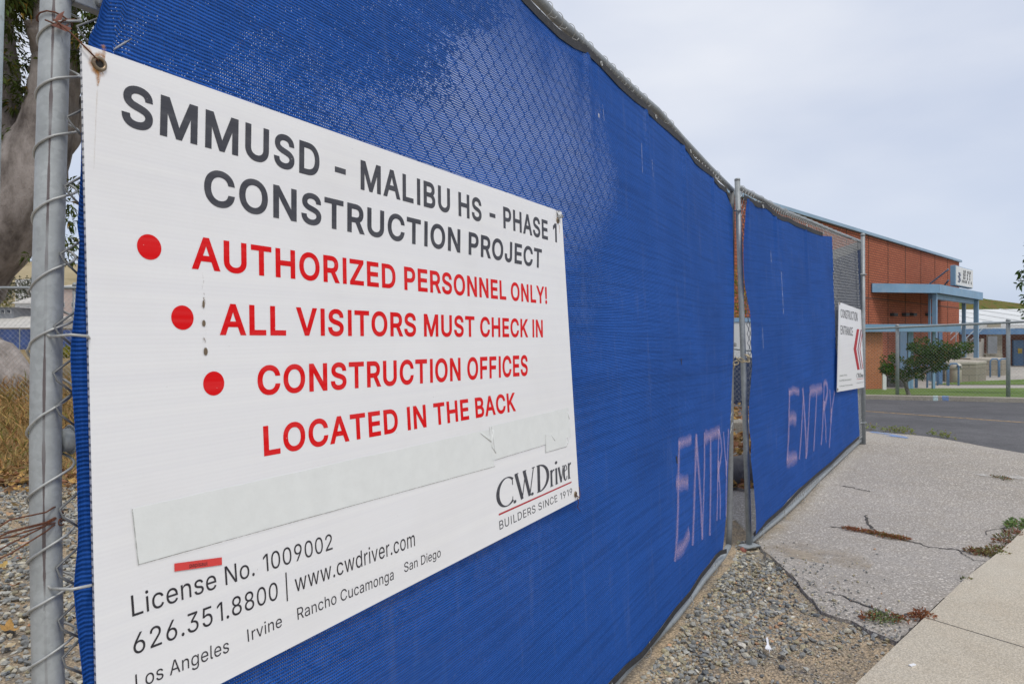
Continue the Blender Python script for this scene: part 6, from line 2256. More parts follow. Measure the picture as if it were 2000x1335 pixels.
# ================================================================== stones, leaves and plants
def rocks(name, pts, sizes, cols, flat=.6):
    """one low lumpy pebble per point"""
    bm = bmesh.new()
    bmesh.ops.create_icosphere(bm, subdivisions=1, radius=1)
    bv = np.array([v.co[:] for v in bm.verts])
    bf = np.array([[v.index for v in f.verts] for f in bm.faces])
    bm.free()
    n = len(pts)
    k = len(bv)
    V = np.repeat(bv[None], n, 0) * (1 + rng.normal(0, .23, (n, k, 1)))
    V *= np.stack([rng.uniform(.75, 1.25, n), rng.uniform(.6, 1.0, n), rng.uniform(.4, .8, n) * flat / .6], 1)[:, None, :]
    # random turn
    a = rng.uniform(0, 2 * np.pi, n)
    tl = rng.normal(0, .45, n)
    ca, sa, ct, st_ = np.cos(a), np.sin(a), np.cos(tl), np.sin(tl)
    y = V[:, :, 1] * ct[:, None] - V[:, :, 2] * st_[:, None]
    z = V[:, :, 1] * st_[:, None] + V[:, :, 2] * ct[:, None]
    x = V[:, :, 0] * ca[:, None] - y * sa[:, None]
    y = V[:, :, 0] * sa[:, None] + y * ca[:, None]
    V = np.stack([x, y, z], 2) * np.asarray(sizes)[:, None, None] + np.asarray(pts)[:, None, :]
    F = (bf[None] + (np.arange(n) * k)[:, None, None]).reshape(-1, 3)
    return V.reshape(-1, 3), F, np.repeat(cols, k, 0)


PAL = np.array([1.24, 1.22, 1.13]) * np.array([(.155, .16, .165), (.215, .22, .225), (.29, .29, .28), (.35, .33, .285), (.30, .27, .19), (.24, .22, .165), (.13, .14, .155), (.40, .35, .27), (.36, .22, .14), (.45, .43, .40)])
PW = np.array([.17, .18, .16, .10, .10, .10, .10, .05, .02, .02])


def rock_cols(n):
    c = PAL[rng.choice(len(PAL), n, p=PW / PW.sum())]
    return np.clip(c * rng.uniform(.8, 1.25, (n, 1)), 0, 1)


def inside(poly, P):
    x, y = P[:, 0], P[:, 1]
    r = np.zeros(len(P), bool)
    n = len(poly)
    for i in range(n):
        (x0, y0), (x1, y1) = poly[i], poly[i - 1]
        c = ((y0 > y) != (y1 > y)) & (x < (x1 - x0) * (y - y0) / (y1 - y0 + 1e-12) + x0)
        r ^= c
    return r


# right of the leaf: the gravel triangle between fence, asphalt edge and pavement
fb0, fb1 = P1.P(RB[0][0], RB[0][1], D_PIPE), P1.P(RE[0][0], RE[0][1], D_PIPE)
tri = [(fb0.x + .02, fb0.y - .02), (fb1.x + .03, fb1.y)] + [(gp(1440, 1040).x, gp(1440, 1040).y), (edge[0].x, edge[0].y)] + [(p.x, p.y) for p in edge[1:]]
w_end = wa - wdir * 2.0
tri += [(wa.x + wdir.x * kk, wa.y + wdir.y * kk), (w_end.x, w_end.y), (.3, .35)]
N_R = 62000
Pq = np.stack([rng.uniform(-.5, 2.4, N_R), rng.uniform(.3, 4.6, N_R)], 1)
Pq = Pq[inside(tri, Pq)]
# dense by the fence, thinning to bare sand towards the pavement
fdv = np.array([fb1.x - fb0.x, fb1.y - fb0.y])
fdv /= np.linalg.norm(fdv)
dist_f = np.abs((Pq[:, 0] - fb0.x) * fdv[1] - (Pq[:, 1] - fb0.y) * fdv[0])
pn = np.array([mnoise.noise((x * 3.1, y * 3.1, 4.0)) for x, y in Pq])
far_y = sstep(2.2, 3.0, Pq[:, 1])
dens = np.clip(1.32 - dist_f * (2.1 - .6 * far_y) + pn * .6, .06, 1) * (.12 + .88 * sstep(2.5, 3.0, Pq[:, 1] + pn * .35))
Pq = Pq[rng.uniform(0, 1, len(Pq)) < dens]
n = len(Pq)
sz = np.clip(rng.lognormal(math.log(.0076), .40, n), .0035, .018)
z = H(Pq[:, 0], Pq[:, 1]) - .010 + sz * .35 + rng.uniform(0, .012, n) * (rng.uniform(0, 1, n) < .4)
V, F, Cc = rocks("gravel", np.column_stack([Pq, z]), sz, rock_cols(n))
tag(npmesh("gravel", V, F, M_STONE, col=Cc), kind='stuff')
# grit: much smaller bits all over the sandy part
N_G = 16000
Pg = np.stack([rng.uniform(-.3, 2.3, N_G), rng.uniform(1.5, 4.3, N_G)], 1)
Pg = Pg[inside(tri, Pg)]
n = len(Pg)
sz = rng.uniform(.0018, .0055, n)
gc = np.clip(np.where(rng.uniform(0, 1, (n, 1)) < .5, rock_cols(n), np.array([(.42, .36, .27)]) * rng.uniform(.7, 1.2, (n, 1))), 0, 1)
V, F, Cc = rocks("grit", np.column_stack([Pg, H(Pg[:, 0], Pg[:, 1]) - .008]), sz, gc)
tag(npmesh("gravel", V, F, M_STONE, col=Cc), kind='stuff')
# sand and crumbs washed over the edge of the asphalt
ap = [gp(x, y) for x, y in zip(rng.uniform(1470, 1760, 1700), rng.uniform(1060, 1260, 1700))]
ap = np.array([(p.x, p.y) for p in ap])
ap = ap[inside(apron, ap)]
ed = np.array([(p.x, p.y) for p in edge])
de = np.array([np.min(np.hypot(*(ed - q).T)) for q in ap])
ap = ap[rng.uniform(0, 1, len(ap)) < np.exp(-de / .18)]
n = len(ap)
V, F, Cc = rocks("crumb", np.column_stack([ap, H(ap[:, 0], ap[:, 1]) + .018]), rng.uniform(.003, .008, n), rock_cols(n))
tag(npmesh("gravel", V, F, M_STONE, col=Cc), kind='stuff')

# left: the gravel yard behind the leaf
N_L = 26000
Pl = np.stack([rng.uniform(-4.9, -.2, N_L), rng.uniform(.6, 6.4, N_L)], 1)
keep = (Pl[:, 0] < .57 * Pl[:, 1] - 1.25) & (Pl[:, 0] > -.80 * Pl[:, 1] - .3) & ((Pl[:, 0] < -.52 * Pl[:, 1]) | (rng.uniform(0, 1, N_L) < .25))
Pl = Pl[keep]
n = len(Pl)
sz = np.clip(rng.lognormal(math.log(.0125), .33, n), .006, .026)
z = H(Pl[:, 0], Pl[:, 1]) - .008 + sz * .3 + rng.uniform(0, .015, n) * (rng.uniform(0, 1, n) < .5)
gcol = np.clip(PAL[rng.choice(len(PAL), n, p=np.array([.16, .22, .22, .14, .05, .06, .10, .03, .01, .01]))] * rng.uniform(.8, 1.25, (n, 1)), 0, 1)
V, F, Cc = rocks("gravel", np.column_stack([Pl, z]), sz, gcol)
tag(npmesh("gravel", V, F, M_STONE, col=Cc), kind='stuff')


# ------------------------------------------------------------------ leaves
def leaves(pts, L, Wd, dirs, droop, cols):
    """one folded pointed leaf per point: two quads meeting on the midrib"""
    n = len(pts)
    d = dirs / np.linalg.norm(dirs, axis=1, keepdims=True)
    up = rng.normal(0, 1, (n, 3))
    side = np.cross(d, up)
    side /= np.linalg.norm(side, axis=1, keepdims=True) + 1e-9
    nr = np.cross(side, d)
    L = np.broadcast_to(L, n)[:, None]
    Wd = np.broadcast_to(Wd, n)[:, None]
    base = pts
    midl = pts + d * L * .45 + nr * L * .06
    tip = pts + d * L + np.array([0, 0, -1.0]) * L * droop
    a = midl + side * Wd / 2 + nr * Wd * .18
    b = midl - side * Wd / 2 + nr * Wd * .18
    V = np.stack([base, a, tip, b, midl], 1).reshape(-1, 3)
    k = np.arange(n)[:, None] * 5
    F = np.concatenate([k + np.array([[0, 1, 2, 4]]), k + np.array([[0, 4, 2, 3]])], 0)
    return V, F, np.repeat(cols, 5, 0)


def leafcol(n, base, var=.35, alt=None, alt_p=.1):
    c = np.array(base)[None] * rng.uniform(1 - var, 1 + var, (n, 1)) * rng.uniform(.88, 1.12, (n, 3))
    if alt is not None:
        k = rng.uniform(0, 1, n) < alt_p
        c[k] = np.array(alt) * rng.uniform(.7, 1.2, (k.sum(), 1))
    return np.clip(c, 0, 1)


def crown_points(clumps, per):
    """points through the volume of many small clumps"""
    P, Dv = [], []
    for (c, r) in clumps:
        n = int(per * r ** 2)
        d = rng.normal(0, 1, (n, 3))
        d /= np.linalg.norm(d, axis=1, keepdims=True)
        rad = r * rng.uniform(.25, 1.0, (n, 1)) ** .6
        P.append(np.array(c)[None] + d * rad * np.array([1, 1, .8]))
        Dv.append(d + rng.normal(0, .6, (n, 3)) + np.array([0, 0, -.3]))
    return np.concatenate(P), np.concatenate(Dv)


def limb(m, p, r, seg=10, wob=.0):
    """a wobbling tapered limb through the points"""
    pts_, rs = [], []
    for i in range(len(p) - 1):
        a, b = Vector(p[i]), Vector(p[i + 1])
        for q in range(5):
            f = q / 5
            pts_.append(a.lerp(b, f) + Vector((mnoise.noise((a.x + f * 2, 1, i)), mnoise.noise((a.y + f * 2, 7, i)), 0)) * wob)
            rs.append((r[i] + (r[i + 1] - r[i]) * f) * (1 + .10 * mnoise.noise((f * 3 + i, a.x, 2))))
    pts_.append(Vector(p[-1]))
    rs.append(r[-1])
    m.tube(pts_, rs, seg)


# the big grey-barked tree at the left
TY = 12.6
tb = at(-60, 748, TY)
tree = thing("grey_bark_tree", "big smooth grey-barked tree forking behind the foreground pipe, with dark green leaves", "tree", (tb.x, TY, float(H(tb.x, TY))))
m = MB()
A = lambda x, y, dy=0: at(x, y, TY + dy)
limb(m, [A(-160, 790), A(-140, 650), A(-90, 565), A(-8, 455), A(55, 350), A(88, 255), A(104, 170)], [1.05, .80, .72, .66, .62, .48, .30], 20, .05)
limb(m, [A(-150, 640), A(-70, 685, -.2), A(-8, 704, -.3), A(42, 762, -.35), A(66, 800, -.4)], [.5, .45, .40, .30, .14], 14, .03)
limb(m, [A(-190, 770, .1), A(-220, 715, .1), A(-170, 640)], [.22, .34, .45], 12, .03)
limb(m, [A(-4, 440), A(6, 360), A(0, 290), A(4, 215), A(-2, 130), A(-8, 60), A(-22, -120), A(-70, -420)], [.30, .40, .38, .33, .31, .30, .24, .12], 14, .05)
limb(m, [A(70, 320), A(96, 235), A(108, 160), A(110, 80), A(104, 10, -.1), A(125, -150, .2)], [.42, .46, .41, .37, .33, .22], 16, .05)
limb(m, [A(98, 130), A(84, 75, -.25), A(72, 40, -.35)], [.26, .23, .21], 12, .03)
limb(m, [A(82, 150), A(120, 30, .3), A(170, -150, .5), A(280, -420, .8), A(420, -680, 1)], [.22, .20, .17, .13, .07], 12, .08)
limb(m, [A(70, 330), A(118, 280, .2), A(160, 220, .5), A(260, 120, 1), A(420, -60, 1.6)], [.30, .26, .22, .16, .08], 12, .06)
limb(m, [A(0, 200), A(-90, 60), A(-200, -150), A(-330, -400)], [.2, .18, .14, .08], 10, .08)
limb(m, [A(170, -150, .5), A(330, -230, 0), A(560, -330, -.3)], [.12, .09, .04], 8, .08)
limb(m, [A(260, 120, 1), A(440, 60, .8), A(640, 20, .6)], [.11, .08, .04], 8, .06)
m.build("trunk", M_BARK, tree, smooth=True)
random.seed(21)
cl = []
for _ in range(620):
    x = random.uniform(-420, 1060)
    y = random.gauss(-60, 190)
    if y < -560 or x > 935 - max(-40, y) * .95 + random.gauss(0, 34):
        continue
    if y > 330 + random.gauss(0, 30) or (x < 200 and y > 120):
        continue
    if -10 < x < 160 and y > -10:
        continue
    cl.append((tuple(at(x, y, TY + random.uniform(-1.6, 2.4))), random.uniform(.4, .8)))
cl2 = []
for x, y, r in ((30, 20, .34), (60, 4, .34), (22, -20, .4), (80, -10, .35), (18, 52, .24), (150, 60, .24), (158, 20, .3), (165, 110, .22), (148, 150, .16), (44, 120, .16), (36, 160, .19), (52, 185, .17), (30, 205, .15), (8, 262, .12), (4, 240, .2), (12, 120, .14),
                (135, 400, .14), (132, 430, .16), (130, 470, .16), (134, 500, .14), (56, 500, .08), (2, 400, .16), (140, 360, .12), (-6, 100, .2), (2, 300, .14)):
    cl2.append((tuple(at(x, y, TY + random.uniform(-.7, .5))), r))
P_, D_ = crown_points(cl, 470)
P2_, D2_ = crown_points(cl2, 2600)
P_, D_ = np.concatenate([P_, P2_]), np.concatenate([D_, D2_])
n = len(P_)
V, F, Cc = leaves(P_, rng.uniform(.10, .17, n), rng.uniform(.030, .05, n), D_, .25, leafcol(n, (.078, .105, .024), .5, (.26, .17, .03), .05))
npmesh("crown", V, F, M_LEAF, tree, col=Cc)

# clipped-back tree at the right edge
tr = thing("broadleaf_tree", "green broadleaf tree reaching into the right edge above the white roof", "tree", (at(2075, 0, 20).x, 20, float(H(16, 20))))
m = MB()
B = lambda x, y, dy=0: at(x, y, 20 + dy)
limb(m, [B(2085, 790), B(2080, 680), B(2070, 600)], [.16, .13, .10], 10, .04)
for q in ((2040, 520), (2100, 500), (2030, 590), (2120, 570), (2070, 470)):
    limb(m, [B(2072, 610), B((2072 + q[0]) / 2, (610 + q[1]) / 2, random.uniform(-.4, .4)), B(*q, random.uniform(-.8, .8))], [.08, .055, .02], 7, .05)
m.build("trunk", M_BARK, tr, smooth=True)
cl = [(tuple(B(x, y, random.uniform(-.8, .8))), r) for x, y, r in ((2012, 535, .30), (2004, 552, .22), (2014, 580, .22), (2006, 605, .20), (2020, 622, .22), (2016, 500, .2), (2040, 520, .5), (2050, 470, .5), (2090, 490, .7), (2060, 580, .55), (2110, 560, .7), (2040, 640, .4), (2100, 430, .5))]
P_, D_ = crown_points(cl, 900)
n = len(P_)
V, F, Cc = leaves(P_, rng.uniform(.10, .16, n), rng.uniform(.05, .08, n), D_, .2, leafcol(n, (.055, .10, .026), .4))
npmesh("crown", V, F, M_LEAF, tr, col=Cc)

# the spreading shrub behind the far fence
SY = 18.0
sb = at(1776, 773, SY)
sh = thing("spreading_shrub", "dark green spreading shrub on leaning stems behind the chain link fence", "shrub", (sb.x, SY, float(H(sb.x, SY)) + .04))
m = MB()
S_ = lambda x, y, dy=0: at(x, y, SY + dy)
limb(m, [S_(1776, 775), S_(1768, 748), S_(1762, 735)], [.055, .045, .04], 9, .02)
limb(m, [S_(1763, 737), S_(1750, 715, -.1), S_(1735, 700, -.1)], [.035, .025, .012], 7, .03)
limb(m, [S_(1765, 742), S_(1800, 728, .2), S_(1840, 705, .2), S_(1885, 680, .2)], [.038, .03, .022, .01], 7, .03)
limb(m, [S_(1764, 738), S_(1775, 710, .3), S_(1795, 680, .1)], [.035, .025, .01], 7, .03)
limb(m, [S_(1768, 745), S_(1790, 735, -.2), S_(1825, 715, -.3)], [.03, .022, .01], 7, .03)
m.build("trunk", M_BARK, sh, smooth=True)
random.seed(31)
cl = []
for x, y, r in ((1737, 722, .20), (1748, 700, .15), (1732, 712, .13), (1752, 728, .17), (1765, 735, .12), (1778, 722, .18), (1790, 700, .22), (1800, 680, .22), (1785, 680, .14), (1812, 700, .25), (1822, 682, .22), (1835, 698, .22), (1845, 680, .17), (1858, 690, .18),
                (1870, 678, .13), (1880, 672, .11), (1888, 682, .12), (1875, 692, .11), (1805, 722, .19), (1825, 715, .18), (1795, 730, .14), (1840, 712, .13), (1808, 665, .09), (1792, 668, .08), (1833, 668, .08), (1893, 668, .07), (1722, 700, .06), (1742, 742, .08), (1770, 705, .1)):
    for _ in range(3):
        c = S_(x + random.uniform(-6, 6), y + random.uniform(-4, 4), random.uniform(-.55, .55))
        cl.append((tuple(c), r * random.uniform(.55, .85)))
P_, D_ = crown_points(cl, 4800)
n = len(P_)
V, F, Cc = leaves(P_, rng.uniform(.06, .10, n), rng.uniform(.03, .05, n), D_, .1, leafcol(n, (.045, .10, .012), .6, (.17, .16, .02), .12))
npmesh("crown", V, F, M_LEAF, sh, col=Cc)

# yellow-green bush seen through the slot between the leaves
yb_ = thing("yellow_bush", "yellow-green bush seen through the slot between the gate leaves", "bush", (at(1440, 0, 17.5).x, 17.5, 0.1))
cl = [(tuple(at(x, y, 17.5 + random.uniform(-.5, .5))), r) for x, y, r in ((1436, 535, .35), (1446, 560, .35), (1440, 590, .35), (1428, 605, .4), (1452, 610, .4), (1438, 650, .5), (1440, 700, .5), (1425, 560, .3), (1460, 570, .3), (1440, 515, .16))]
P_, D_ = crown_points(cl, 700)
n = len(P_)
V, F, Cc = leaves(P_, rng.uniform(.06, .1, n), rng.uniform(.03, .05, n), D_, .1, leafcol(n, (.17, .17, .03), .4, (.24, .14, .04), .15))
npmesh("crown", V, F, M_LEAF, yb_, col=Cc)
m = MB()
limb(m, [at(1440, 760, 17.5), at(1438, 700, 17.5), at(1444, 620, 17.5)], [.06, .05, .02], 7)
m.build("trunk", M_BARK, yb_, smooth=True)

# things standing behind the slot
bx = at(1438, 0, 14.6)
cb = thing("site_container", "white site cabin with a blue top edge, seen through the slot between the gate leaves", "cabin", (bx.x, 15, float(H(bx.x, 15))))
m = MB()
zt, zb = at(0, 629, 14.6).z, float(H(bx.x, 15))
m.box((bx.x - .3, 15.8, (zt + zb) / 2), (4.2, 2.4, zt - zb))
m.build("wall", M_OFFW, cb)
m = MB()
m.box((bx.x - .3, 15.8, zt + .05), (4.24, 2.44, .09))
m.build("roof_edge", M_SKYBLUE, cb)
Pc = Plane((bx.x, 14.588, zb), (1, 0, 0), (0, 0, 1))
put_text("B", 'reg', [(1433.5, 676), (1438.5, 676), (1438.5, 669.5), (1433.5, 669.5)], Pc, .002, "lettering", M_INKB, cb)
fy = 12.9
fx = at(1438, 0, fy).x
t = fence_run("site_fence", "chain link site fence lined with blue fabric, seen through the slot between the gate leaves", (fx - 2.2, fy + .3, 0), (fx + 1.6, fy - .1, 0),
              EYE - (697 - CY) / FPX * fy - float(H(fx, fy)) - .03, [0, .5, 1], .03, .022, .0022)
m = MB()
m.quad((fx - 2.2, fy + .33, float(H(fx, fy)) + .0), (fx + 1.6, fy - .07, float(H(fx, fy)) + .0), (fx + 1.6, fy - .07, EYE - .42), (fx - 2.2, fy + .33, EYE - .42), [(0, 0), (3.8, 0), (3.8, .9), (0, .9)])
m.build("privacy_fabric", M_FABD, t)
lg0, lg1 = gp(1418, 955), gp(1462, 945)
m = MB()
lx = (lg1 - lg0).normalized()
c_ = (lg0 + lg1) / 2 + Vector((0, .1, .10))
pl = [c_ - lx * 1.5, c_ - lx * .5, c_ + lx * .4, c_ + lx * 1.3]
m.tube(pl, [.13, .145, .14, .12], 16)
tag(m.build("log", plain("grey_brown_log", (.17, .155, .14), .95, 0, .3, 8, (.07, .06, .055), .6, .6, 30), origin=c_, smooth=True), "grey log lying behind the slot between the two gate leaves", "log")
ks0 = gp(1436, 846)
m = MB()
m.box((ks0.x, ks0.y + .1, ks0.z + .07), (1.9, .28, .15), -.05)
tag(m.build("parking_stop", M_KERB, origin=ks0, bevel=.015), "pale concrete parking stop among dry leaves behind the slot between the gates", "kerb stop")

# dry leaves
def dry_leaf_mesh(seed, size):
    r = random.Random(seed)
    m = MB()
    n = 12
    out = []
    for k in range(n):
        a = 2 * math.pi * k / n
        rad = size * (.55 + .45 * abs(math.cos(a * 1.5 + seed)) ** 1.2) * r.uniform(.8, 1.1)
        x, y = rad * math.cos(a), rad * .62 * math.sin(a)
        out.append((x, y, .45 * size * (x / size) ** 2 * r.uniform(.6, 1.3) + .10 * size * r.random()))
    m.add([(0, 0, .02 * size)] + out, [(0, 1 + k, 1 + (k + 1) % n) for k in range(n)])
    return m


LF_PX = [(5, 1113, .048, 'yellow brown dry leaf curled on the gravel at the left picture edge', (.36, .24, .07)),
         (17, 1237, .058, 'big lobed orange-brown dry leaf, low on the gravel left of the pipe', (.36, .20, .055)),
         (50, 1066, .050, 'pinkish tan oval dry leaf half hidden by the foreground pipe', (.48, .29, .18)),
         (30, 1151, .036, 'thin orange-brown dry leaf lying flat between a yellow and a big lobed leaf', (.36, .15, .07)),
         (21, 1010, .040, 'small tan dry leaf on the gravel above the rusty wire bundle', (.42, .26, .14)),
         (37, 1097, .026, 'tiny rust-red dry leaf just below the rusty wires, beside the pipe', (.36, .11, .05)),
         (57, 1232, .022, 'tiny pale orange leaf touching the pipe, level with the big lobed leaf', (.40, .20, .10)),
         (118, 944, .045, 'orange-brown leaf on the gravel between the pipe and the blue fabric', (.40, .20, .09)),
         (34, 945, .055, 'broad tan-pink leaf at the top edge of the gravel, by the dry grass', (.44, .27, .16)),
         (8, 965, .04, 'narrow brown leaf at the picture edge near the dry grass', (.36, .21, .10)),
         (19, 1270, .024, 'small round tan leaf below the big lobed leaf', (.42, .33, .20))]
for k, (x, y, sz_, lab, c) in enumerate(LF_PX):
    p = gp(x, y)
    o = dry_leaf_mesh(k * 3 + 1, sz_).build("fallen_leaf", plain("dry_leaf_%d" % k if False else "dry_leaf_skin", c, .8, 0, .3, 60, [q * .45 for q in c], .5), smooth=False)
    o.location = (p.x, p.y, p.z + .022)
    o.rotation_euler = (random.uniform(-.35, .35), random.uniform(-.3, .3), random.uniform(0, 6.28))
    tag(o, lab, "leaf", "fallen leaves on the gravel yard")

# drift of leaves along the grass edge and under the slot
L1 = np.stack([rng.uniform(-6.6, -2.6, 900), rng.normal(6.15, .28, 900)], 1)
L2 = np.array([(p.x, p.y) for p in [gp(x, y) for x, y in zip(rng.uniform(1395, 1475, 420), np.concatenate([rng.uniform(850, 912, 230), rng.uniform(790, 826, 150), rng.uniform(948, 962, 40)]))]])
L3 = np.stack([rng.uniform(-4.4, -1.2, 120), rng.uniform(2.5, 6.0, 120)], 1)
L3 = L3[L3[:, 0] < -.45 * L3[:, 1] - .2]
for nm, LL, s0, s1 in (("leaf_litter", L1, .05, .10), ("leaf_litter", L2, .07, .13), ("leaf_litter", L3, .018, .035)):
    n = len(LL)
    d = rng.normal(0, 1, (n, 3)) * np.array([1, 1, .25])
    P_ = np.column_stack([LL, H(LL[:, 0], LL[:, 1]) + .028 + rng.uniform(0, .03, n)])
    V, F, Cc = leaves(P_, rng.uniform(s0, s1, n), rng.uniform(s0 * .6, s1 * .6, n), d, .05, leafcol(n, (.30, .17, .085), .4, (.46, .29, .10), .3))
    tag(npmesh(nm, V, F, M_DRYLEAF, col=Cc), kind='stuff')

# dry grass on the bank
n = 15000
G = np.stack([rng.uniform(-10.5, -2.8, n), 6.3 + rng.uniform(0, 1, n) ** 1.3 * 6.5], 1)
G = G[(G[:, 0] < -.50 * G[:, 1]) & (G[:, 0] > -.85 * G[:, 1] - .5)]
n = len(G)
gz = H(G[:, 0], G[:, 1])
hh = rng.uniform(.12, .42, n) * (.6 + .6 * np.array([mnoise.noise((x * .9, y * .9, 1)) + .5 for x, y in G])) * np.clip((G[:, 1] - 5.9) / 1.5, .25, 1)
hh = np.abs(hh) + .05
d = rng.normal(0, .45, (n, 3))
d[:, 2] = 1
P_ = np.column_stack([G, gz])
V, F, Cc = leaves(P_, hh, rng.uniform(.010, .022, n), d, .25, leafcol(n, (.34, .215, .085), .4, (.20, .19, .05), .14))
tag(npmesh("dry_grass", V, F, M_DRYLEAF, col=Cc), kind='stuff')

# weeds in the joints
def weed(name, label, cells, leaf, greens, reds, n_per=150, h=.03, cat="weed"):
    """low spreading weed: cells are (px, py, radius m, red share)"""
    c0 = gp(cells[0][0], cells[0][1])
    Vs, Fs, Cs = [], [], []
    off = 0
    for x, y, r, red in cells:
        p = gp(x, y)
        r *= .82
        n = int(n_per * (r / .06) ** 1.2)
        a = rng.uniform(0, 2 * np.pi, n)
        rad = r * np.sqrt(rng.uniform(0, 1, n))
        pt = np.stack([p.x + rad * np.cos(a), p.y + rad * np.sin(a), np.full(n, p.z + .018) + rng.uniform(0, h, n) * (1 - rad / r * .7)], 1)
        d = np.stack([np.cos(a), np.sin(a), rng.uniform(.1, 1.3, n)], 1) + rng.normal(0, .4, (n, 3))
        col = np.where(rng.uniform(0, 1, (n, 1)) < red, leafcol(n, reds, .35), leafcol(n, greens, .35))
        V, F, Cc = leaves(pt, rng.uniform(.6, 1.3, n) * leaf, rng.uniform(.25, .5, n) * leaf, d, .15, col)
        Vs.append(V)
        Fs.append(F + off)
        Cs.append(Cc)
        off += len(V)
    o = npmesh(name, np.concatenate(Vs), np.concatenate(Fs), M_LEAF, col=np.concatenate(Cs), origin=c0)
    return tag(o, label, cat, "weeds in the paving joints")


GRN, RED = (.13, .17, .05), (.31, .125, .06)
weed("weed", "long low rust-red weed mat in a crack of the grey asphalt", [(1655, 1037, .035, .9), (1667, 1039, .045, .95), (1680, 1040, .045, .95), (1693, 1043, .04, .9), (1705, 1045, .045, .85), (1718, 1048, .055, .7), (1732, 1052, .06, .4), (1745, 1054, .06, .45), (1758, 1056, .05, .7), (1770, 1058, .03, .8)], .017, (.19, .16, .035), RED, 200, .018)
weed("weed", "green weed with reddish sides near the broken asphalt edge, short of the pavement joint", [(1695, 1215, .040, .95), (1710, 1216, .05, .25), (1722, 1218, .055, .1), (1735, 1214, .045, .1), (1748, 1218, .035, .7), (1762, 1221, .03, .95), (1707, 1206, .02, .1)], .022, (.20, .25, .11), RED, 110, .035)
weed("weed", "rust-red weed tuft at the corner of the two pavement slabs", [(1797, 1215, .05, .97), (1806, 1213, .05, .95), (1800, 1207, .035, .95), (1818, 1219, .03, .95)], .020, (.2, .15, .06), RED, 150, .032)
weed("weed", "spreading green and brown weed lapping over the pavement edge where a crack meets it", [(1905, 1083, .07, .85), (1920, 1086, .08, .6), (1935, 1086, .09, .25), (1948, 1088, .09, .15), (1940, 1078, .05, .4), (1955, 1078, .04, .5)], .022, (.21, .21, .08), (.24, .12, .065), 120, .03)
weed("weed", "reddish grey-green weed on the pavement edge, between the spreading weed and bright green tuft", [(1957, 1066, .06, .8), (1966, 1057, .07, .2), (1975, 1050, .06, .7), (1982, 1047, .05, .85)], .028, (.18, .19, .09), (.26, .13, .08), 90, .03)
weed("weed", "bright green weed tuft on the pavement edge at the right of the picture", [(1984, 1034, .08, .02), (1993, 1030, .09, .02), (1978, 1038, .05, .1)], .030, (.15, .23, .075), RED, 90, .06)
weed("weed", "tiny dark green weed in the joint beside the pavement, alone", [(1888, 1140, .028, .1)], .02, (.12, .14, .04), RED, 120, .02)
weed("weed", "short dark green weed strip in a crack far across the asphalt", [(1948, 935, .06, .2), (1956, 937, .07, .2), (1966, 940, .05, .3)], .02, (.16, .17, .06), RED, 60, .018)
for cells, lab in (([(1693, 838, .08, .1), (1699, 841, .06, .1)], "green weed at the road edge right beside the gate's hinge post"),
                   ([(1713, 841, .07, .05)], "tiny green weed at the road edge, second from the hinge post"),
                   ([(1735, 846, .08, .1), (1742, 845, .06, .05)], "low green weed on the road edge, just left of the tall sprigged one"),
                   ([(1751, 844, .09, .05), (1768, 846, .09, .05), (1760, 848, .08, .1), (1774, 849, .06, .1)], "tall sprigged green weed along the road edge, beside the blue paint mark"),
                   ([(1828, 853, .10, .03), (1838, 856, .09, .05), (1849, 858, .05, .1), (1857, 859, .05, .1)], "green weed clump alone at the road edge, farthest right")):
    weed("weed", lab, cells, .042, (.23, .26, .085), (.28, .22, .09), 26, .09)

# cracks in the asphalt
def crack(pts_, w):
    m = MB()
    P_ = []
    for (x0, y0), (x1, y1) in zip(pts_, pts_[1:]):
        for q in range(6):
            f = q / 6
            p = gp(x0 + (x1 - x0) * f, y0 + (y1 - y0) * f)
            P_.append(p + Vector((random.uniform(-1, 1), random.uniform(-1, 1), 0)) * w * 1.2)
    P_.append(gp(*pts_[-1]))
    rib = []
    for i, p in enumerate(P_):
        d_ = P_[min(i + 1, len(P_) - 1)] - P_[max(i - 1, 0)]
        d_.z = 0
        d_.normalize()
        nn = Vector((-d_.y, d_.x, 0)) * w * random.uniform(.25, .8)
        z = Vector((0, 0, .0165))
        rib.append((p + nn + z, p - nn + z))
    for a, b in zip(rib, rib[1:]):
        m.quad(a[0], a[1], b[1], b[0])
    return tag(m.build("crack", M_CRACK), kind='structure')


random.seed(77)
crack([(1620, 1031), (1650, 1035), (1690, 1042), (1770, 1059), (1795, 1065), (1812, 1073), (1850, 1075), (1895, 1082)], .012)
crack([(1693, 1010), (1689, 1019), (1700, 1030), (1709, 1039)], .014)
crack([(1608, 1159), (1640, 1167), (1680, 1184), (1735, 1204), (1760, 1206), (1800, 1202)], .009)
crack([(1470, 1066), (1484, 1066), (1500, 1095), (1526, 1108)], .012)
crack([(1870, 1076), (1885, 1088), (1900, 1098), (1925, 1100)], .006)
crack([(1650, 952), (1672, 957), (1700, 962)], .012)
crack([(1925, 1048), (1928, 1040), (1965, 1034)], .006)
# dark gap along the pavement and asphalt edge
crack([(1757, 1261), (1790, 1229.5), (1866, 1159), (1932, 1097.5), (1999, 1040)], .009)

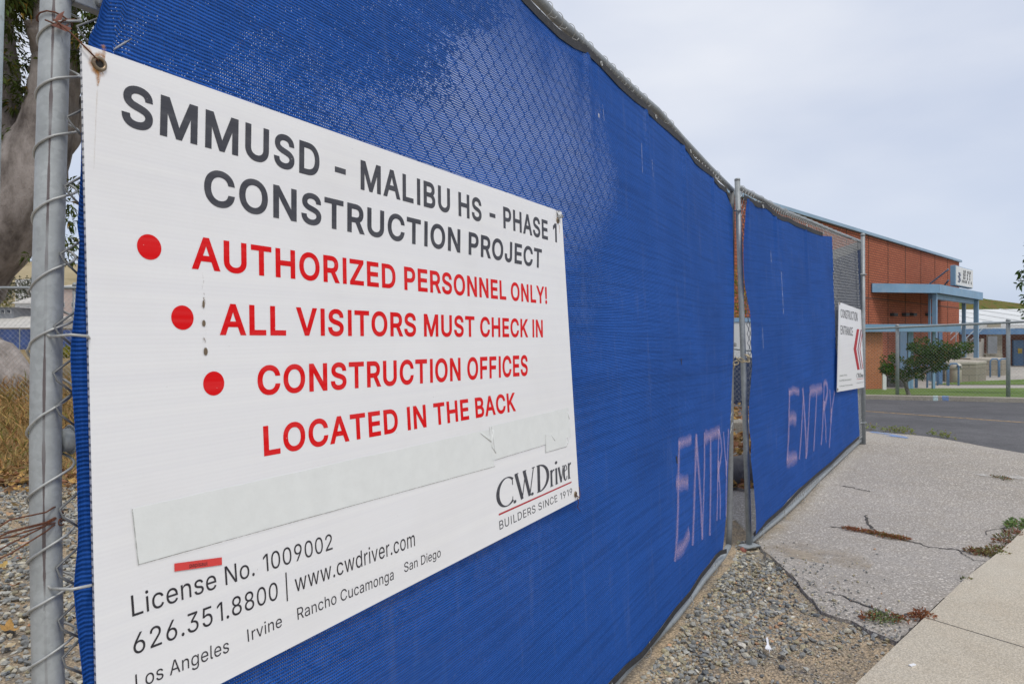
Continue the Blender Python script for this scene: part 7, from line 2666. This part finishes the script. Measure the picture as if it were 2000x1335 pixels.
# paint marks and worn patches on the ground
def mark(name, pts_, w, mat, off=.0178):
    m = MB()
    P_ = [gp(*p) for p in pts_]
    L = 0
    prev = None
    for i, p in enumerate(P_):
        d_ = P_[min(i + 1, len(P_) - 1)] - P_[max(i - 1, 0)]
        d_.z = 0
        d_.normalize()
        ww = w[i] if isinstance(w, (list, tuple)) else w
        nn = Vector((-d_.y, d_.x, 0)) * ww / 2
        cur = (p + nn + Vector((0, 0, off)), p - nn + Vector((0, 0, off)), L)
        if prev:
            m.quad(prev[0], prev[1], cur[1], cur[0], [(prev[2], 0), (prev[2], 1), (L, 1), (L, 0)])
        prev = cur
        L += .3
    return tag(m.build(name, mat), kind='structure')


mark("paint_mark", [(1700, 845), (1725, 848), (1750, 854), (1772, 858)], [.12, .22, .26, .1], M_BLUEMARK)
mark("paint_mark", [(1898, 928), (1925, 931), (1960, 933), (1998, 935)], [.05, .16, .22, .3], M_WHITEMARK)
mark("sand_drift", [(1486, 1075), (1530, 1082), (1590, 1094), (1650, 1104), (1700, 1112)], [.45, .75, .8, .6, .25], M_SANDY, .016)
mark("sand_drift", [(1480, 1062), (1500, 1045), (1540, 1010), (1600, 950)], [.15, .22, .22, .12], M_SANDY, .0155)


def kerb_mark(x0, x1, mat):
    m = MB()
    f0, f1 = [line_px(kl, kd, x) for x in (x0, x1)]
    z0, z1 = [float(H(p.x, p.y)) for p in (f0, f1)]
    for (d0, h0), (d1, h1) in (((-.003, -.0), (.017, .103)), ((.017, .104), (.2, .112))):
        m.quad(f0 + kn * d0 + Vector((0, 0, z0 + h0)), f1 + kn * d0 + Vector((0, 0, z1 + h0)), f1 + kn * d1 + Vector((0, 0, z1 + h1)), f0 + kn * d1 + Vector((0, 0, z0 + h1)), [(0, .3), (1, .3), (1, .7), (0, .7)])
    return tag(m.build("paint_mark", mat), kind='structure')


kerb_mark(1822, 1832, M_CYANMARK)
kerb_mark(1840, 1853, M_BLUEMARK)

# plastic fork on the gravel
fk0, fk1 = gp(1498, 1256), gp(1503, 1298)
dv = (fk1 - fk0)
L = .145
dv.normalize()
sd = Vector((dv.y, -dv.x, 0)).normalized()
up = sd.cross(dv).normalized()
if up.z < 0:
    up = -up
o_ = fk0 + Vector((0, 0, .026))
m = MB()
prof = [(0, .0032, 0), (.02, .0045, .001), (.06, .0040, .003), (.080, .0045, .002), (.090, .009, -.001), (.105, .0125, -.002), (.118, .012, .0)]
for (a, wa_, h0), (b, wb_, h1) in zip(prof, prof[1:]):
    p, q = o_ + dv * a + up * h0, o_ + dv * b + up * h1
    for tz in (0, .0016):
        m.quad(p + sd * wa_ + up * tz, p - sd * wa_ + up * tz, q - sd * wb_ + up * tz, q + sd * wb_ + up * tz)
    for s_ in (1, -1):
        m.quad(p + sd * wa_ * s_, q + sd * wb_ * s_, q + sd * wb_ * s_ + up * .0016, p + sd * wa_ * s_ + up * .0016)
for s_, l in ((-.0095, .01), (-.0032, .034), (.0032, .014), (.0095, .008)):
    p = o_ + dv * .118 + sd * s_
    m.tube([p + up * .0008, p + dv * l + up * .003], [.0021, .0011], 6)
tag(m.build("plastic_fork", M_FORK, origin=o_), "white plastic fork with broken tines lying on the gravel", "fork")
p = gp(1782, 1316)
m = MB()
m.box((p.x, p.y, p.z + .037), (.03, .012, .004), .4)
tag(m.build("paper_scrap", M_FORK, origin=p), "tiny scrap of white paper on the pale pavement", "litter")

# ================================================================== left background
fence_run("yard_fence", "old chain link fence with a single top rail in front of the grey-barked tree", (-9.6, 10.5, 0), (-1.2, 10.9, 0), 1.80, [0.02, .33, .66, 1], .03, .024, .0021)
pp = at(-2, 0, 2.6)
t = thing("metal_pole", "pale green painted pole cut off by the picture's top left corner", "pole", (at(-45, 0, 1.9).x, 1.9, 0))
m = MB()
m.tube([(at(-45, 0, 1.9).x, 1.9, -.1), (at(-15, 0, 1.9).x, 1.9, 1.9), (at(10, 0, 1.9).x, 1.9, 3.2)], .020, 16)
m.build("pipe", M_PAINTPOST, t, smooth=True)
m = MB()
m.lathe((at(10, 0, 1.9).x, 1.9, 3.2), [(.022, 0), (.022, .02), (.012, .04)], 16)
m.build("cap", M_PAINTPOST, t, smooth=True)


def house(label, px0, px1, ytop, ybot, Y, dep, wall, roof, ridge, wins, group=None, name="house"):
    a, b = at(px0, ytop, Y), at(px1, ytop, Y)
    zb, zt = at(0, ybot, Y).z, a.z
    t = thing(name, label, "house", ((a.x + b.x) / 2, Y, zb), group)
    m = MB()
    m.box(((a.x + b.x) / 2, Y + dep / 2, (zt + min(zb, .1)) / 2), (b.x - a.x, dep, zt - min(zb, .1)))
    m.build("wall", wall, t)
    zr = at(0, ytop - ridge, Y).z
    m = MB()
    o = .25
    xs = (a.x - o, b.x + o)
    m.add([(xs[0], Y - o, zt), (xs[1], Y - o, zt), (xs[1], Y + dep / 2, zr), (xs[0], Y + dep / 2, zr), (xs[1], Y + dep + o, zt), (xs[0], Y + dep + o, zt)],
          [(0, 1, 2, 3), (3, 2, 4, 5), (0, 3, 5), (1, 4, 2), (0, 5, 4, 1)])
    m.build("roof", roof, t)
    for (x0, x1, y0, y1) in wins:
        w = MB()
        p, q = at(x0, y0, Y), at(x1, y1, Y)
        w.box(((p.x + q.x) / 2, Y, (p.z + q.z) / 2), (q.x - p.x, .1, p.z - q.z))
        fr = w.build("window", M_WHITE, t)
        w = MB()
        w.box(((p.x + q.x) / 2, Y - .04, (p.z + q.z) / 2), ((q.x - p.x) * .8, .1, (p.z - q.z) * .8))
        w.build("pane", M_GLASS, fr)
    return t


house("low white-fronted house with dark windows, left of the stuccoed block beyond the yard fence", -70, 27, 600, 640, 60, 8, M_GREYW, M_WHITE, 4, [(-40, -20, 603, 612), (2, 10, 604, 612), (14, 22, 604, 612)])
house("stuccoed block with a pale blue gable roof beyond the yard fence", 29, 84, 592, 640, 66, 8, M_STUCCO, M_ROOFT, 22, [(34, 40, 598, 606), (52, 58, 598, 606)])
house("broad pale tan canopy roof low behind the blue fabric fence", -90, 68, 640, 670, 56, 10, M_STUCCO, M_ROOFT, 26, [(-60, -50, 648, 658)], name="canopy_building")
house("pinkish house glimpsed between the foreground pipe and the blue fabric", 108, 190, 560, 650, 62, 8, plain("pink_stucco", (.46, .37, .33), .9, 0, .1, .7), M_ROOFT, 12, [(122, 127, 590, 600), (140, 150, 590, 600)])
for px0, px1, y0, y1, lab in ((30, 48, 545, 552, "small white house on the dry hillside, the left one"), (50, 66, 547, 553, "small white house on the dry hillside, the right one")):
    house(lab, px0, px1, y0, y1, 200, 10, M_WHITE, M_OFFW, 2, [(px0 + 3, px0 + 6, y0 + 2, y0 + 5)])
# blue fabric fence far back
t = thing("fabric_fence", "distant blue fabric construction fence at the foot of the pale canopy roof", "fence", at(0, 680, 50))
m = MB()
p, q = at(-120, 681, 50), at(300, 684, 50)
p1, q1 = at(-120, 641, 50), at(300, 646, 50)
for i in range(40):
    f0, f1 = i / 40, (i + 1) / 40
    w0, w1 = .12 * math.sin(i * 1.3), .12 * math.sin((i + 1) * 1.3)
    m.quad(p.lerp(q, f0) + Vector((0, w0, 0)), p.lerp(q, f1) + Vector((0, w1, 0)), p1.lerp(q1, f1) + Vector((0, w1, 0)), p1.lerp(q1, f0) + Vector((0, w0, 0)))
m.build("privacy_fabric", plain("faded_blue_fabric", (.045, .085, .24), .8, 0, .3, 1.2, (.12, .17, .32), .4), t)
for i in range(0, 41, 5):
    m = MB()
    a = p.lerp(q, i / 40)
    m.tube([(a.x, a.y + .05, a.z - .3), (a.x, a.y + .05, a.z + 1.62)], .04, 7)
    m.build("post", M_GALV, t)
# far bushes on the left
random.seed(41)
for x, y, r, c, lab in ((6, 560, 2.2, (.06, .075, .03), "dark round bush far off beyond the yard fence, at the picture edge"), (30, 566, 1.7, (.075, .085, .04), "dark bush far off, just left of the foreground pipe"),
                        (52, 562, 2.0, (.07, .075, .04), "grey-green bush far off, half behind the foreground pipe"), (-40, 566, 2.4, (.06, .075, .03), "dark bush far off, outside the left edge"),
                        (10, 590, 1.3, (.20, .20, .04), "yellow-green low bush on the slope above the white-fronted house"), (-20, 588, 1.5, (.20, .19, .04), "yellow-green low bush at the far left of the slope"), (124, 690, .6, (.22, .21, .03), "yellow-green bush low between the foreground pipe and blue fabric")):
    Yb = 95 if r > 1.2 else (80 if r > 1 else 30)
    c0 = at(x, y, Yb)
    t = thing("distant_bush", lab, "bush", c0, "bushes beyond the yard fence")
    cl = [((c0.x + random.gauss(0, r * .7), c0.y + random.gauss(0, r * .5), c0.z + random.gauss(0, r * .3)), r * random.uniform(.3, .55)) for _ in range(14)]
    P_, D_ = crown_points(cl, 60 if r > 1 else 500)
    n = len(P_)
    V, F, Cc = leaves(P_, rng.uniform(.22, .4, n) * min(1, r), rng.uniform(.12, .22, n) * min(1, r), D_, .1, leafcol(n, c, .45))
    npmesh("crown", V, F, M_LEAF, t, col=Cc)
